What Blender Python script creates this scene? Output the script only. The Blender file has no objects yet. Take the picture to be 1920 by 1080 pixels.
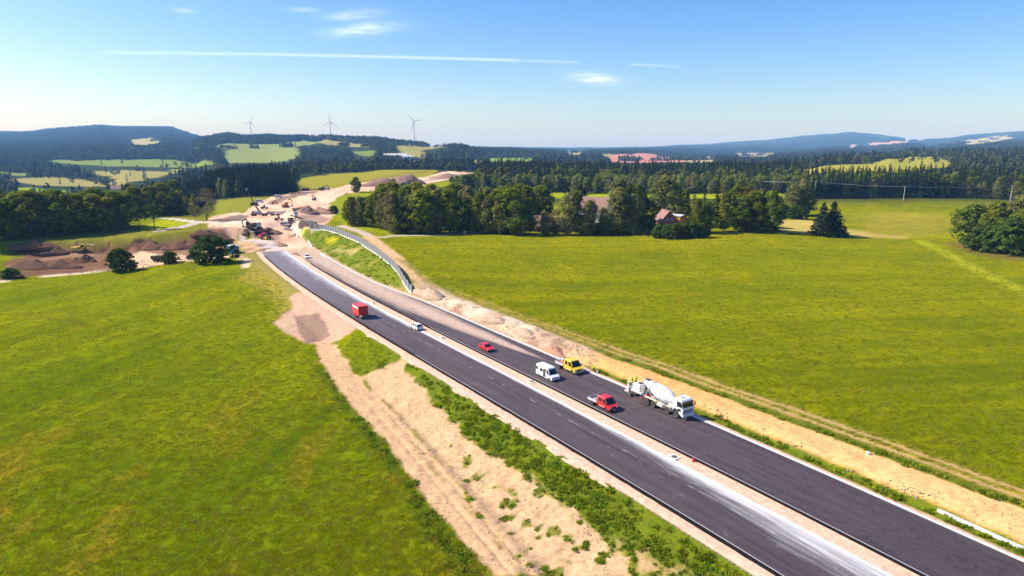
import bpy, bmesh, math, random
import numpy as np
from mathutils import Vector, Matrix

random.seed(7)
RNG = np.random.default_rng(7)
SC = bpy.context.scene
COL = SC.collection

# ------------------------------------------------------------------ camera
CAM_H = 40.0
FPX = 1280.0                       # focal length for a 1920 px wide frame
PITCH = math.atan((540 - 281) / FPX)
cam_d = bpy.data.cameras.new('camera')
cam_d.sensor_width = 36.0
cam_d.lens = 24.0
cam_d.clip_start = 0.5
cam_d.clip_end = 60000.0
cam = bpy.data.objects.new('camera', cam_d)
COL.objects.link(cam)
cam.location = (0, 0, CAM_H)
cam.rotation_euler = (math.pi / 2 - PITCH, 0, 0)
SC.camera = cam

# ------------------------------------------------------------------ sky and sun
SUN_AZ = math.radians(-82)         # left of the view direction, a little ahead
SUN_EL = math.radians(42)
world = bpy.data.worlds.new('World')
SC.world = world
world.use_nodes = True
wn = world.node_tree
wn.nodes.clear()
def wnode(t, **kw):
    n = wn.nodes.new(t)
    for k, v in kw.items():
        setattr(n, k, v)
    return n
sky = wnode('ShaderNodeTexSky', sky_type='NISHITA', sun_disc=False, sun_elevation=SUN_EL,
            sun_rotation=SUN_AZ, air_density=1.0, dust_density=1.5, ozone_density=4.0, altitude=300.0)
bg = wnode('ShaderNodeBackground')
bg.inputs['Strength'].default_value = 0.128
wo = wnode('ShaderNodeOutputWorld')
tc = wnode('ShaderNodeTexCoord')
# thin cirrus and a contrail, laid out by direction on the sky
sep = wnode('ShaderNodeSeparateXYZ')
wn.links.new(tc.outputs['Generated'], sep.inputs[0])
def wmath(op, a, b=None, c=None, clamp=False):
    n = wnode('ShaderNodeMath', operation=op)
    n.use_clamp = clamp
    for i, v in enumerate((a, b, c)):
        if v is None:
            continue
        if isinstance(v, (int, float)):
            n.inputs[i].default_value = v
        else:
            wn.links.new(v, n.inputs[i])
    return n.outputs[0]
AZ = wmath('ARCTAN2', sep.outputs['X'], sep.outputs['Y'])
ELV = wmath('ARCSINE', sep.outputs['Z'])
comb = wnode('ShaderNodeCombineXYZ')
wn.links.new(AZ, comb.inputs[0]); wn.links.new(ELV, comb.inputs[1])
def wnoise(scale, sx, sy, detail=5, rough=0.6):
    mp = wnode('ShaderNodeMapping')
    mp.inputs['Scale'].default_value = (sx, sy, 1)
    wn.links.new(comb.outputs[0], mp.inputs['Vector'])
    nz = wnode('ShaderNodeTexNoise')
    nz.inputs['Scale'].default_value = scale
    nz.inputs['Detail'].default_value = detail
    nz.inputs['Roughness'].default_value = rough
    wn.links.new(mp.outputs[0], nz.inputs['Vector'])
    return nz.outputs['Fac']
def blob(az, el, wa, we, tilt=0.0):
    # soft elliptical patch of cirrus around a direction
    da = wmath('SUBTRACT', AZ, az)
    de = wmath('SUBTRACT', wmath('SUBTRACT', ELV, el), wmath('MULTIPLY', da, tilt))
    q = wmath('ADD', wmath('POWER', wmath('ABSOLUTE', wmath('DIVIDE', da, wa)), 2.0),
              wmath('POWER', wmath('ABSOLUTE', wmath('DIVIDE', de, we)), 2.0))
    return wmath('POWER', 2.718, wmath('MULTIPLY', q, -1.0))
def skydir(px, py):
    u = (px - 960) / FPX; v = (540 - py) / FPX
    dy = math.cos(PITCH) + v * math.sin(PITCH); dz = -math.sin(PITCH) + v * math.cos(PITCH)
    return math.atan2(u, dy), math.asin(dz / math.sqrt(u * u + dy * dy + dz * dz))
mask = None
for px, py, wpx, hpx, tilt, amp in ((665, 29, 46, 8, .10, .55), (682, 55, 60, 9, .12, .75), (1115, 147, 40, 8, -.1, .9),
                                    (345, 20, 16, 4, 0, .35), (570, 18, 30, 4, 0, .3)):
    a, e = skydir(px, py)
    b_ = wmath('MULTIPLY', blob(a, e, wpx / FPX, hpx / FPX, tilt), amp * .8)
    mask = b_ if mask is None else wmath('MAXIMUM', mask, b_)
mask = wmath('MULTIPLY', mask, wmath('MULTIPLY_ADD', wnoise(9, 3, 24, 7, .7), 2.4, -0.72, clamp=True))
# contrail: a great-circle-like line across the sky, broken at its right end
a0, e0 = skydir(170, 98); a1, e1 = skydir(1280, 117)
slope = (e1 - e0) / (a1 - a0)
amid, emid = skydir(700, 106)
lin = wmath('MULTIPLY_ADD', wmath('SUBTRACT', AZ, amid), 1.0, 0.0)
sag = wmath('MULTIPLY', wmath('MULTIPLY', lin, lin), (e0 - emid - slope * (a0 - amid)) / ((a0 - amid) ** 2))
line_e = wmath('ADD', wmath('MULTIPLY_ADD', lin, slope, emid), sag)
dist = wmath('ABSOLUTE', wmath('SUBTRACT', ELV, line_e))
prof = wmath('POWER', 2.718, wmath('MULTIPLY', wmath('POWER', wmath('DIVIDE', dist, 2.3 / FPX), 2.0), -1.0))
ramp = wnode('ShaderNodeValToRGB')
ramp.color_ramp.interpolation = 'LINEAR'
tpos = wmath('DIVIDE', wmath('SUBTRACT', AZ, a0), a1 - a0, clamp=True)
wn.links.new(tpos, ramp.inputs[0])
els = ramp.color_ramp.elements
els[0].position = 0.0; els[0].color = (0, 0, 0, 1)
els[1].position = 1.0; els[1].color = (0, 0, 0, 1)
for p, v in ((.03, .45), (.2, .6), (.5, .8), (.65, .85), (.70, .8), (.715, .1), (.73, .4), (.81, .35), (.82, 0), (.905, 0), (.915, .45), (.97, .35), (.975, .1), (.985, .4)):
    el = els.new(p); el.color = (v, v, v, 1)
prof = wmath('MULTIPLY', prof, ramp.outputs[0])
mask = wmath('MAXIMUM', mask, wmath('MULTIPLY', wmath('MULTIPLY', prof, wmath('MULTIPLY_ADD', wnoise(30, 4, 30), 1.3, -.15, clamp=True)), 0.62))
hsv = wnode('ShaderNodeHueSaturation')
hsv.inputs['Saturation'].default_value = 1.35
hsv.inputs['Hue'].default_value = .512
wn.links.new(sky.outputs[0], hsv.inputs['Color'])
mix = wnode('ShaderNodeMixRGB')
wn.links.new(mask, mix.inputs[0])
wn.links.new(hsv.outputs[0], mix.inputs[1])
mix.inputs[2].default_value = (8.6, 9.0, 9.6, 1)
wn.links.new(mix.outputs[0], bg.inputs['Color'])
wn.links.new(bg.outputs[0], wo.inputs['Surface'])

sun_d = bpy.data.lights.new('sun', 'SUN')
sun_d.energy = 5.0
sun_d.angle = math.radians(0.53)
sun_d.color = (1.0, 0.93, 0.82)
sun = bpy.data.objects.new('sun', sun_d)
COL.objects.link(sun)
sdir = Vector((math.sin(SUN_AZ) * math.cos(SUN_EL), math.cos(SUN_AZ) * math.cos(SUN_EL), math.sin(SUN_EL)))
sun.rotation_euler = sdir.to_track_quat('Z', 'Y').to_euler()
sun.location = sdir * 500

SC.view_settings.view_transform = 'Standard'
SC.view_settings.look = 'None'
SC.view_settings.exposure = 0.66
SC.view_settings.gamma = 1.0
SC.render.engine = 'CYCLES'
SC.cycles.use_denoising = True
SC.cycles.max_bounces = 6
SC.cycles.diffuse_bounces = 2
SC.cycles.glossy_bounces = 2
SC.cycles.transmission_bounces = 3
SC.cycles.transparent_max_bounces = 6
SC.cycles.volume_bounces = 0
SC.cycles.caustics_reflective = False
SC.cycles.caustics_refractive = False

# ------------------------------------------------------------------ maths helpers
def sst(a, b, x):
    t = np.clip((np.asarray(x, float) - a) / (b - a), 0, 1)
    return t * t * (3 - 2 * t)

def vnoise(x, y, seed=0):
    x = np.asarray(x, float); y = np.asarray(y, float)
    xi = np.floor(x).astype(np.int64); yi = np.floor(y).astype(np.int64)
    fx = x - xi; fy = y - yi
    fx = fx * fx * (3 - 2 * fx); fy = fy * fy * (3 - 2 * fy)
    def hsh(a, b):
        n = (a * 374761393 + b * 668265263 + seed * 1274126177) & 0xffffffff
        n = ((n ^ (n >> 13)) * 1274126177) & 0xffffffff
        return ((n ^ (n >> 16)) & 0xffff) / 65535.0
    a = hsh(xi, yi); b = hsh(xi + 1, yi); c = hsh(xi, yi + 1); d = hsh(xi + 1, yi + 1)
    return (a + (b - a) * fx) * (1 - fy) + (c + (d - c) * fx) * fy

def fbm(x, y, scale, octaves=4, seed=0):
    s = np.zeros(np.broadcast(x, y).shape); amp = .5; tot = 0
    for o in range(octaves):
        s = s + amp * vnoise(np.asarray(x) / scale + 17.3 * o, np.asarray(y) / scale - 9.1 * o, seed + o)
        tot += amp; amp *= .5; scale *= .5
    return s / tot                     # 0..1

# ------------------------------------------------------------------ road axis: x = A(y), t = distance to the right of it
RC = [-6.70966574e-09, 6.66682894e-06, -1.83012015e-03, -4.41404687e-01, 6.74001461e+01]
def axis_x(y):
    y = np.asarray(y, float)
    yc = np.clip(y, 60, 300)
    d = np.polyval(np.polyder(RC), yc)
    return np.polyval(RC, yc) + d * (y - yc)
AY = np.concatenate([np.arange(-80, 60, 5.0), np.arange(60, 360, 1.0), np.arange(360, 460, 10.0)])
AP = np.stack([axis_x(AY), AY], 1)
AT = np.gradient(AP, axis=0)
AT /= np.linalg.norm(AT, axis=1)[:, None]
def road_coords(x, y):
    # Newton search for the foot of the perpendicular on the axis
    x = np.asarray(x, float); y = np.asarray(y, float)
    yf = y.copy()
    for _ in range(12):
        ax = axis_x(yf); yc = np.clip(yf, 60, 300)
        d = np.polyval(np.polyder(RC), yc)
        f = (x - ax) * d + (y - yf)
        yf = yf + f / (1 + d * d)
    ax = axis_x(yf); d = np.polyval(np.polyder(RC), np.clip(yf, 60, 300))
    L = np.sqrt(1 + d * d)
    # tangent (d,1)/L ; right-hand normal (1,-d)/L
    t = ((x - ax) - (y - yf) * d) / L
    return t, yf
def road_pt(y, t):
    y = np.asarray(y, float); t = np.asarray(t, float)
    d = np.polyval(np.polyder(RC), np.clip(y, 60, 300)); L = np.sqrt(1 + d * d)
    return axis_x(y) + t / L, y - t * d / L
def road_heading(y):
    # angle of the direction along the road towards the camera, for objects whose front is +X
    d = float(np.polyval(np.polyder(RC), min(max(y, 60), 300)))
    return math.atan2(-1.0, -d)

T_LL, T_LR, T_RL = -9.2, 0.0, 2.6
def t_rr(y):
    return 13.3 - 2.4 * sst(165, 205, y)
def wall_t(y):                                 # foot of the noise barrier
    return np.interp(y, [182, 187, 206, 227, 259, 290, 305, 310, 330], [14.3, 14.7, 18.7, 22.3, 25.7, 24.4, 21.4, 16.2, 15])

# ------------------------------------------------------------------ terrain heights
def z_at(py, y):                               # height seen at image row py at forward distance y
    v = (540 - py) / FPX
    return CAM_H + y * (-math.sin(PITCH) + v * math.cos(PITCH)) / (math.cos(PITCH) + v * math.sin(PITCH))
FARCOL = {
    -900: [(350, -3), (700, -18), (1500, -25), (2300, 0), (4500, 120), (7000, 150), (13000, 120)],
    0: [(350, -2), (420, -8), (600, -20), (1000, -27), (1500, -24), (1900, -8), (2300, 2), (3200, 62), (4500, z_at(252, 4500)), (5400, 110), (7500, z_at(249, 7500)), (13000, 120)],
    110: [(350, -1), (420, -7), (600, -19), (1000, -26), (1500, -23), (1900, -8), (2300, 2), (3200, 72), (4500, z_at(245, 4500)), (6000, 120), (13000, 100)],
    190: [(350, 0), (420, -5), (600, -17), (1000, -26), (1500, -22), (1900, -8), (2300, 3), (3200, 80), (4500, z_at(240, 4500)), (6000, 120), (13000, 100)],
    320: [(350, 0), (450, -3), (600, -12), (1000, -22), (1500, -15), (1900, -5), (2300, 4), (3200, 85), (4500, z_at(241, 4500)), (6000, 110), (13000, 100)],
    385: [(350, 0), (500, -2), (620, -3), (900, -12), (1500, -5), (1900, 3), (2700, 66), (3400, z_at(260, 3400)), (5000, 60), (13000, 60)],
    430: [(350, 0), (500, 0), (600, 0), (900, -6), (1500, 0), (1900, 6), (2700, 70), (3100, z_at(253, 3100)), (5000, 50), (13000, 60)],
    460: [(350, 0), (500, 0.5), (620, 1), (900, 0), (1500, 2), (1900, 8), (2700, 66), (3000, z_at(259, 3000)), (5000, 40), (13000, 60)],
    500: [(350, 0), (500, 0.5), (620, 1), (900, 0), (1500, 2), (1900, 8), (2700, 66), (3000, z_at(257, 3000)), (5000, 40), (13000, 60)],
    580: [(350, 0), (500, 1.5), (620, 3.5), (1000, 8), (1300, -4), (1700, 12), (2450, 54), (2800, z_at(260, 2800)), (5000, 40), (13000, 60)],
    594: [(350, 0), (500, 1.5), (620, 3.5), (1000, 8.5), (1300, -4), (1700, 12), (2450, z_at(267, 2450)), (2800, z_at(267, 2800)), (5000, 30), (13000, 60)],
    614: [(350, 0), (500, 1.5), (620, 3.5), (1000, 9), (1300, -3), (1700, 12), (2450, z_at(270, 2450)), (2800, z_at(261, 2800)), (5000, 30), (13000, 60)],
    660: [(350, 0.5), (500, 1.5), (620, 3.5), (1000, 10), (1300, -2), (1700, 14), (2400, 52), (2700, z_at(264, 2700)), (5000, 30), (13000, 60)],
    705: [(350, 1), (500, 2), (620, 3.5), (1000, 12), (1300, -1), (1700, 14), (2300, z_at(276, 2300)), (2700, z_at(265, 2700)), (5000, 30), (13000, 60)],
    740: [(350, 2), (500, 2), (620, 3.5), (1000, 12.5), (1300, 0), (1800, 14), (2250, z_at(273, 2250)), (2800, z_at(272, 2800)), (5000, 30), (13000, 60)],
    840: [(350, 3), (500, 2.5), (700, 5), (1000, 12), (1300, 2), (1800, 14), (2300, z_at(277, 2300)), (3200, 35), (5000, 30), (13000, 60)],
    920: [(350, 3), (600, 3), (1000, 8), (1500, 5), (2200, 14), (2900, z_at(284, 2900)), (4000, 30), (8000, z_at(279, 8000)), (13000, 60)],
    1060: [(350, 3), (600, 2), (1000, 3), (1500, 3), (2200, 6), (3200, z_at(286, 3200)), (4200, 24), (8500, z_at(279, 8500)), (13000, 60)],
    1200: [(350, 3), (600, 2), (1000, 2), (1700, 0), (2400, -1), (2900, z_at(289, 2900)), (3900, z_at(284, 3900)), (8500, z_at(280, 8500)), (13000, 60)],
    1300: [(350, 3), (600, 2), (1000, 2), (1700, 0), (2500, 0), (3000, 4), (4200, z_at(283, 4200)), (6000, z_at(274, 6000)), (13000, 60)],
    1430: [(350, 3), (600, 3), (1000, 2), (1700, 0), (2600, 2), (3400, 10), (4800, z_at(276, 4800)), (6200, z_at(266, 6200)), (13000, 60)],
    1520: [(350, 3), (600, 3), (900, 4), (1250, 10), (1700, 2), (2600, 2), (4200, 30), (6000, z_at(257, 6000)), (8000, 120), (13000, 60)],
    1590: [(350, 3), (600, 3), (900, 7), (1300, 19), (1800, 4), (2600, 5), (4200, 50), (6000, z_at(250, 6000)), (8000, 120), (13000, 60)],
    1670: [(350, 3), (600, 3), (900, 8), (1350, 25), (1900, 6), (2600, 8), (4200, 55), (6000, z_at(259, 6000)), (8000, 100), (13000, 60)],
    1740: [(350, 3), (600, 3.5), (900, 8), (1350, 24), (1700, 26), (2400, 10), (4200, 50), (6000, z_at(263, 6000)), (13000, 60)],
    1820: [(350, 2), (600, 3.5), (900, 7), (1400, 20), (1700, 28), (2500, 20), (4200, 80), (5600, z_at(256, 5600)), (8000, 100), (13000, 60)],
    1920: [(350, 1), (600, 3), (900, 6), (1400, 19), (1700, 29), (2500, 25), (4200, 90), (5600, z_at(249, 5600)), (8000, 110), (13000, 60)],
    2800: [(350, 0), (600, 3), (900, 6), (1400, 18), (1700, 26), (2500, 25), (4200, 90), (5600, 150), (8000, 110), (13000, 60)],
}
FARCOL.update({
    55: [(350, -1), (420, -7), (600, -19), (1000, -26), (1500, -23), (1900, -8), (2300, 2), (3200, 74), (4500, z_at(252, 4500)), (6000, 100), (13000, 80)],
    150: [(350, -1), (420, -7), (600, -19), (1000, -26), (1500, -23), (1900, -8), (2300, 2), (3200, 74), (4500, z_at(242.5, 4500)), (6000, 100), (13000, 80)],
    235: [(350, 0), (450, -3), (600, -12), (1000, -22), (1500, -15), (1900, -5), (2300, 4), (3200, 80), (4500, z_at(243, 4500)), (6000, 90), (13000, 80)],
    285: [(350, 0), (450, -3), (600, -12), (1000, -22), (1500, -15), (1900, -5), (2300, 4), (3200, 80), (4500, z_at(241, 4500)), (6000, 90), (13000, 80)],
    345: [(350, 0), (450, -3), (600, -12), (1000, -22), (1500, -15), (1900, -5), (2300, 4), (3200, 80), (4500, z_at(250, 4500)), (6000, 90), (13000, 80)],
    364: [(350, 0), (450, -3), (600, -12), (1000, -22), (1500, -15), (1900, -5), (2300, 4), (3200, 80), (4500, z_at(257, 4500)), (6000, 90), (13000, 80)],
    1555: [(350, 3), (600, 3), (900, 7), (1300, 18), (1800, 4), (2600, 5), (4200, 45), (6000, z_at(254, 6000)), (8000, 100), (13000, 60)],
    1625: [(350, 3), (600, 3), (900, 7), (1300, 18), (1800, 4), (2600, 5), (4200, 45), (6000, z_at(253, 6000)), (8000, 100), (13000, 60)],
    1705: [(350, 2), (600, 3.5), (900, 8), (1400, 22), (1700, 27), (2500, 15), (4200, 60), (5600, z_at(263, 5600)), (8000, 90), (13000, 60)],
    1722: [(350, 2), (600, 3.5), (900, 8), (1400, 22), (1700, 27), (2500, 15), (4200, 60), (5600, z_at(267, 5600)), (8000, 90), (13000, 60)],
    1775: [(350, 2), (600, 3.5), (900, 8), (1400, 22), (1700, 27), (2500, 15), (4200, 60), (5600, z_at(262, 5600)), (8000, 90), (13000, 60)],
})
FX = np.array(sorted(FARCOL)); FA = (FX - 960) / FPX * math.cos(PITCH)
LY = np.linspace(math.log(300), math.log(22000), 300)
FZ = []
for k in FX:
    p = np.array(FARCOL[k], float)
    far_ = p[:, 0] > 2600; y2 = np.where(far_, 2600 + (p[:, 0] - 2600) * 3.0, p[:, 0])     # the high hills stand well back
    p[:, 1] = np.where(far_, CAM_H + (p[:, 1] - CAM_H) * y2 / p[:, 0], p[:, 1]); p[:, 0] = y2
    zz = np.interp(LY, np.log(p[:, 0]), p[:, 1])
    ker = np.exp(-np.linspace(-2, 2, 13) ** 2); ker /= ker.sum()
    FZ.append(np.convolve(np.pad(zz, 6, mode='edge'), ker, 'valid'))
FZ = np.array(FZ)
def h_far(x, y):
    yy = np.maximum(y, 300.0)
    a = np.clip(x / yy, FA[0], FA[-1] - 1e-6)
    i = np.clip(np.searchsorted(FA, a, 'right') - 1, 0, len(FA) - 2)
    f = (a - FA[i]) / (FA[i + 1] - FA[i]); f = f * f * (3 - 2 * f) * .6 + f * .4
    q = np.clip((np.log(np.clip(yy, 300, 21999)) - LY[0]) / (LY[1] - LY[0]), 0, len(LY) - 1.001)
    j = q.astype(int); g = q - j
    z = (FZ[i, j] * (1 - g) + FZ[i, j + 1] * g) * (1 - f) + (FZ[i + 1, j] * (1 - g) + FZ[i + 1, j + 1] * g) * f
    w = sst(900, 3000, yy)
    return z + w * (fbm(x, y, 420, 4, 5) - .5) * (22 + 26 * sst(4000, 9000, yy)) + (1 - w) * (fbm(x, y, 120, 3, 9) - .5) * 1.2
SCARP = np.array([(-330, 275), (-260, 285), (-210, 294), (-192, 299), (-157, 301), (-144, 309), (-120, 330)], float)
def h_near(x, y):
    t, yc = road_coords(x, np.minimum(y, 420))
    # left of the road: embankment, toe, meadow
    drop = np.interp(yc, [60, 110, 150, 185, 230, 300], [4.8, 4.2, 2.6, 1.3, .7, .4])
    wid = np.interp(yc, [60, 110, 150, 230], [13.5, 9.5, 8.0, 6.0])
    s = np.clip((-11.2 - t) / wid, 0, 1.4)
    zl = -drop * np.clip(s * 1.0, 0, 1) + .25 * drop * (sst(0, .12, s) - np.clip(s * 1.0, 0, 1) * 0 - 1 + 1) * 0
    zl = zl - .12 * sst(-9.2, -11, t)
    zl = zl - 2.6 * sst(185, 235, yc) * sst(-30, -75, t) * (1 - sst(300, 340, y))
    # uneven surface of the bare slope and tracks
    near = sst(-11.4, -13, t) * (1 - sst(-32, -36, t))
    zl = zl + near * ((fbm(x, y, 2.2, 3, 3) - .5) * .42 + (fbm(x * .5, y, .9, 2, 4) - .5) * .14)
    gul = fbm(yc, t * .16, 1.5, 3, 13)
    zl = zl + sst(-13, -15, t) * (1 - sst(-24, -27, t)) * (1 - sst(120, 140, yc)) * (gul - .5) * .55
    cen = np.interp(yc, [60, 80, 110, 125], [-28.2, -26.6, -23.5, -22.5])
    for rr_ in (-.95, .95):
        zl = zl - .13 * np.exp(-((t - cen - rr_) / .28) ** 2) * (1 - sst(118, 135, yc))
    # right of the road
    rise = .7 + 3.0 * sst(168, 205, yc)
    wt = np.maximum(wall_t(yc), 15.6)
    t1 = np.where(yc > 168, wt, 19.0)
    s0 = t_rr(yc) + 1.6
    zr = rise * sst(0, 1, (t - s0) / np.maximum(t1 - s0, 3)) - .35 * np.exp(-((t - s0 - .8) / .9) ** 2) * (1 - sst(150, 175, yc))
    spoil = sst(110, 135, yc) * (1 - sst(178, 192, yc)) * sst(14.5, 16, t) * (1 - sst(20, 24, t))
    zr = zr + spoil * (fbm(x, y, 5.5, 4, 21) - .38) * 1.3
    zr = zr + sst(16, 17, t) * (1 - sst(21, 22.5, t)) * (fbm(x, y, 2.0, 3, 23) - .5) * .35 * (1 - spoil)
    zr = zr + sst(60, 160, t) * 1.2 * (fbm(x, y, 90, 2, 31) - .3)
    z = np.where(t < -9.2, zl, np.where(t > t_rr(yc), zr, 0))
    # the terrain dips under the paved strips so that the road sheets lie on top of it
    pave = sst(-11.3, -10.9, t) * (1 - sst(1.2, 1.6, t - t_rr(yc))) * (1 - sst(272, 280, yc))
    z = z - .22 * pave
    # excavation at the left: a scarp with a grassy shelf behind it
    ys = np.interp(x, SCARP[:, 0], SCARP[:, 1])
    inx = sst(-112, -128, x) * sst(-290, -250, x)
    sd = y - ys + (fbm(x, y, 7, 3, 41) - .5) * 5
    shelf = 3.8 * sst(-1.6, .3, sd) - 1.1 * sst(-26, -20, sd) * (1 - sst(-3.5, -1, sd))
    z = z + inx * shelf + inx * sst(-42, -30, sd) * (1 - sst(-2, 1, sd)) * (fbm(x, y, 6, 4, 43) - .5) * 2.4 * sst(-155, -190, x + (fbm(x, y, 20, 2, 45) - .5) * 40)
    # rutted earthworks ahead
    ew = sst(285, 310, y) * sst(-210, -150, x) * (1 - sst(-60, -40, x))
    z = z + ew * (fbm(x, y, 14, 4, 47) - .5) * 1.1
    z = z + sst(20, 60, np.abs(t)) * (fbm(x, y, 45, 3, 51) - .5) * .9
    return z
def height(x, y):
    x = np.asarray(x, float); y = np.asarray(y, float)
    w = sst(345, 470, y)
    zn = h_near(x, y)
    return zn * (1 - w) + h_far(x, y) * w

RAYD = np.concatenate([np.linspace(30, 600, 1600), np.geomspace(600, 21500, 2000)[1:]])
def ground(px, py, lift=0.0):
    """World point on the terrain that the given image position looks at."""
    u = (px - 960) / FPX; v = (540 - py) / FPX
    dy = math.cos(PITCH) + v * math.sin(PITCH); dz = -math.sin(PITCH) + v * math.cos(PITCH)
    X = RAYD * (u / dy); Z = CAM_H + RAYD * (dz / dy)
    g = Z - (height(X, RAYD) + lift)
    k = np.nonzero(g < 0)[0]
    if len(k) == 0:
        k = [int(np.argmin(g / RAYD))]
    i = int(k[0])
    if i > 0 and g[i] < 0:
        f = g[i - 1] / (g[i - 1] - g[i])
        d = RAYD[i - 1] + f * (RAYD[i] - RAYD[i - 1])
    else:
        d = RAYD[i]
    x = d * (u / dy)
    return np.array([x, d, float(height(np.array([x]), np.array([d]))[0])])
def zg(x, y):
    return float(height(np.array([x], float), np.array([y], float))[0])
def gpoly(pts):
    return np.array([ground(*p)[:2] for p in pts])

# ------------------------------------------------------------------ objects: naming, materials, mesh building
def tag(o, label=None, cat=None, group=None, kind=None):
    if label: o['label'] = label
    if cat: o['category'] = cat
    if group: o['group'] = group
    if kind: o['kind'] = kind
    return o
def new_obj(name, me, parent=None, mat=None):
    o = bpy.data.objects.new(name, me)
    COL.objects.link(o)
    if parent is not None:
        o.parent = parent
    if mat is not None and me is not None and len(me.materials) == 0:
        me.materials.append(mat)
    return o
def thing(name, label, cat, loc=(0, 0, 0), rz=0.0, group=None, scale=1.0):
    o = new_obj(name, None)
    o.empty_display_size = .3
    o.location = loc; o.rotation_euler = (0, 0, rz); o.scale = (scale,) * 3
    return tag(o, label, cat, group)
def copy_tree(o, parent=None):
    c = o.copy(); COL.objects.link(c); c.parent = parent
    for ch in list(o.children):
        copy_tree(ch, c)
    return c

class NT:
    """small node-tree writer"""
    def __init__(self, name):
        self.m = bpy.data.materials.new(name); self.m.use_nodes = True
        self.t = self.m.node_tree; self.t.nodes.clear()
        self.out = self.n('ShaderNodeOutputMaterial')
    def n(self, typ, **kw):
        x = self.t.nodes.new(typ)
        for k, v in kw.items(): setattr(x, k, v)
        return x
    def set(self, sock, v):
        if isinstance(v, bpy.types.NodeSocket): self.t.links.new(v, sock)
        elif isinstance(v, (tuple, list)) and len(v) == 3 and sock.type == 'RGBA': sock.default_value = (*v, 1)
        else: sock.default_value = v
    def math(self, op, a, b=None, c=None, clamp=False):
        x = self.n('ShaderNodeMath', operation=op); x.use_clamp = clamp
        for i, v in enumerate((a, b, c)):
            if v is not None: self.set(x.inputs[i], v)
        return x.outputs[0]
    def mix(self, f, a, b, mode='MIX'):
        x = self.n('ShaderNodeMixRGB', blend_type=mode)
        self.set(x.inputs[0], f); self.set(x.inputs[1], a); self.set(x.inputs[2], b)
        return x.outputs[0]
    def coord(self, which='Object', scale=(1, 1, 1), rot=(0, 0, 0)):
        c = self.n('ShaderNodeTexCoord'); mp = self.n('ShaderNodeMapping')
        mp.inputs['Scale'].default_value = scale; mp.inputs['Rotation'].default_value = rot
        self.t.links.new(c.outputs[which], mp.inputs['Vector'])
        return mp.outputs[0]
    def noise(self, vec, scale, detail=4, rough=.55, dist=0.0):
        x = self.n('ShaderNodeTexNoise')
        self.set(x.inputs['Vector'], vec)
        x.inputs['Scale'].default_value = scale; x.inputs['Detail'].default_value = detail
        x.inputs['Roughness'].default_value = rough; x.inputs['Distortion'].default_value = dist
        return x.outputs['Fac']
    def ramp(self, f, stops):
        x = self.n('ShaderNodeValToRGB'); self.set(x.inputs[0], f)
        e = x.color_ramp.elements
        while len(e) < len(stops): e.new(.5)
        for i, (p, c) in enumerate(stops):
            e[i].position = p; e[i].color = (c, c, c, 1) if isinstance(c, (int, float)) else (*c, 1)
        return x.outputs[0]
    def bump(self, h, strength, dist):
        x = self.n('ShaderNodeBump'); x.inputs['Strength'].default_value = strength; x.inputs['Distance'].default_value = dist
        self.set(x.inputs['Height'], h)
        return x.outputs[0]
    def bsdf(self, col, rough=.7, metal=0.0, spec=.3, normal=None, emis=None, coat=0):
        x = self.n('ShaderNodeBsdfPrincipled')
        self.set(x.inputs['Base Color'], col); self.set(x.inputs['Roughness'], rough); self.set(x.inputs['Metallic'], metal)
        x.inputs['Specular IOR Level'].default_value = spec
        if coat: x.inputs['Coat Weight'].default_value = coat
        if normal is not None: self.set(x.inputs['Normal'], normal)
        self.t.links.new(x.outputs[0], self.out.inputs['Surface'])
        return self.m
    def attr(self, name, out='Color'):
        x = self.n('ShaderNodeAttribute', attribute_name=name)
        return x.outputs[out]
MATS = {}
def paint(name, col, rough=.45, metal=0.0, spec=.4, dirt=.25, coat=0.0, dirt_col=(.33, .25, .18), scale=1.6):
    """painted or plain surface with uneven dust and wear"""
    if name in MATS: return MATS[name]
    t = NT(name)
    v = t.coord('Object')
    n1 = t.noise(v, scale, 5, .6); n2 = t.noise(v, scale * 9, 3, .6)
    f = t.math('MULTIPLY', t.math('MULTIPLY_ADD', n1, 2.2, -.75, clamp=True), dirt)
    c = t.mix(f, col, dirt_col)
    c = t.mix(t.math('MULTIPLY', n2, .22), c, (col[0] * .55, col[1] * .55, col[2] * .55))
    r = t.math('MULTIPLY_ADD', n1, .25, rough - .1, clamp=True)
    MATS[name] = t.bsdf(c, r, metal, spec, coat=coat)
    return MATS[name]

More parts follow.
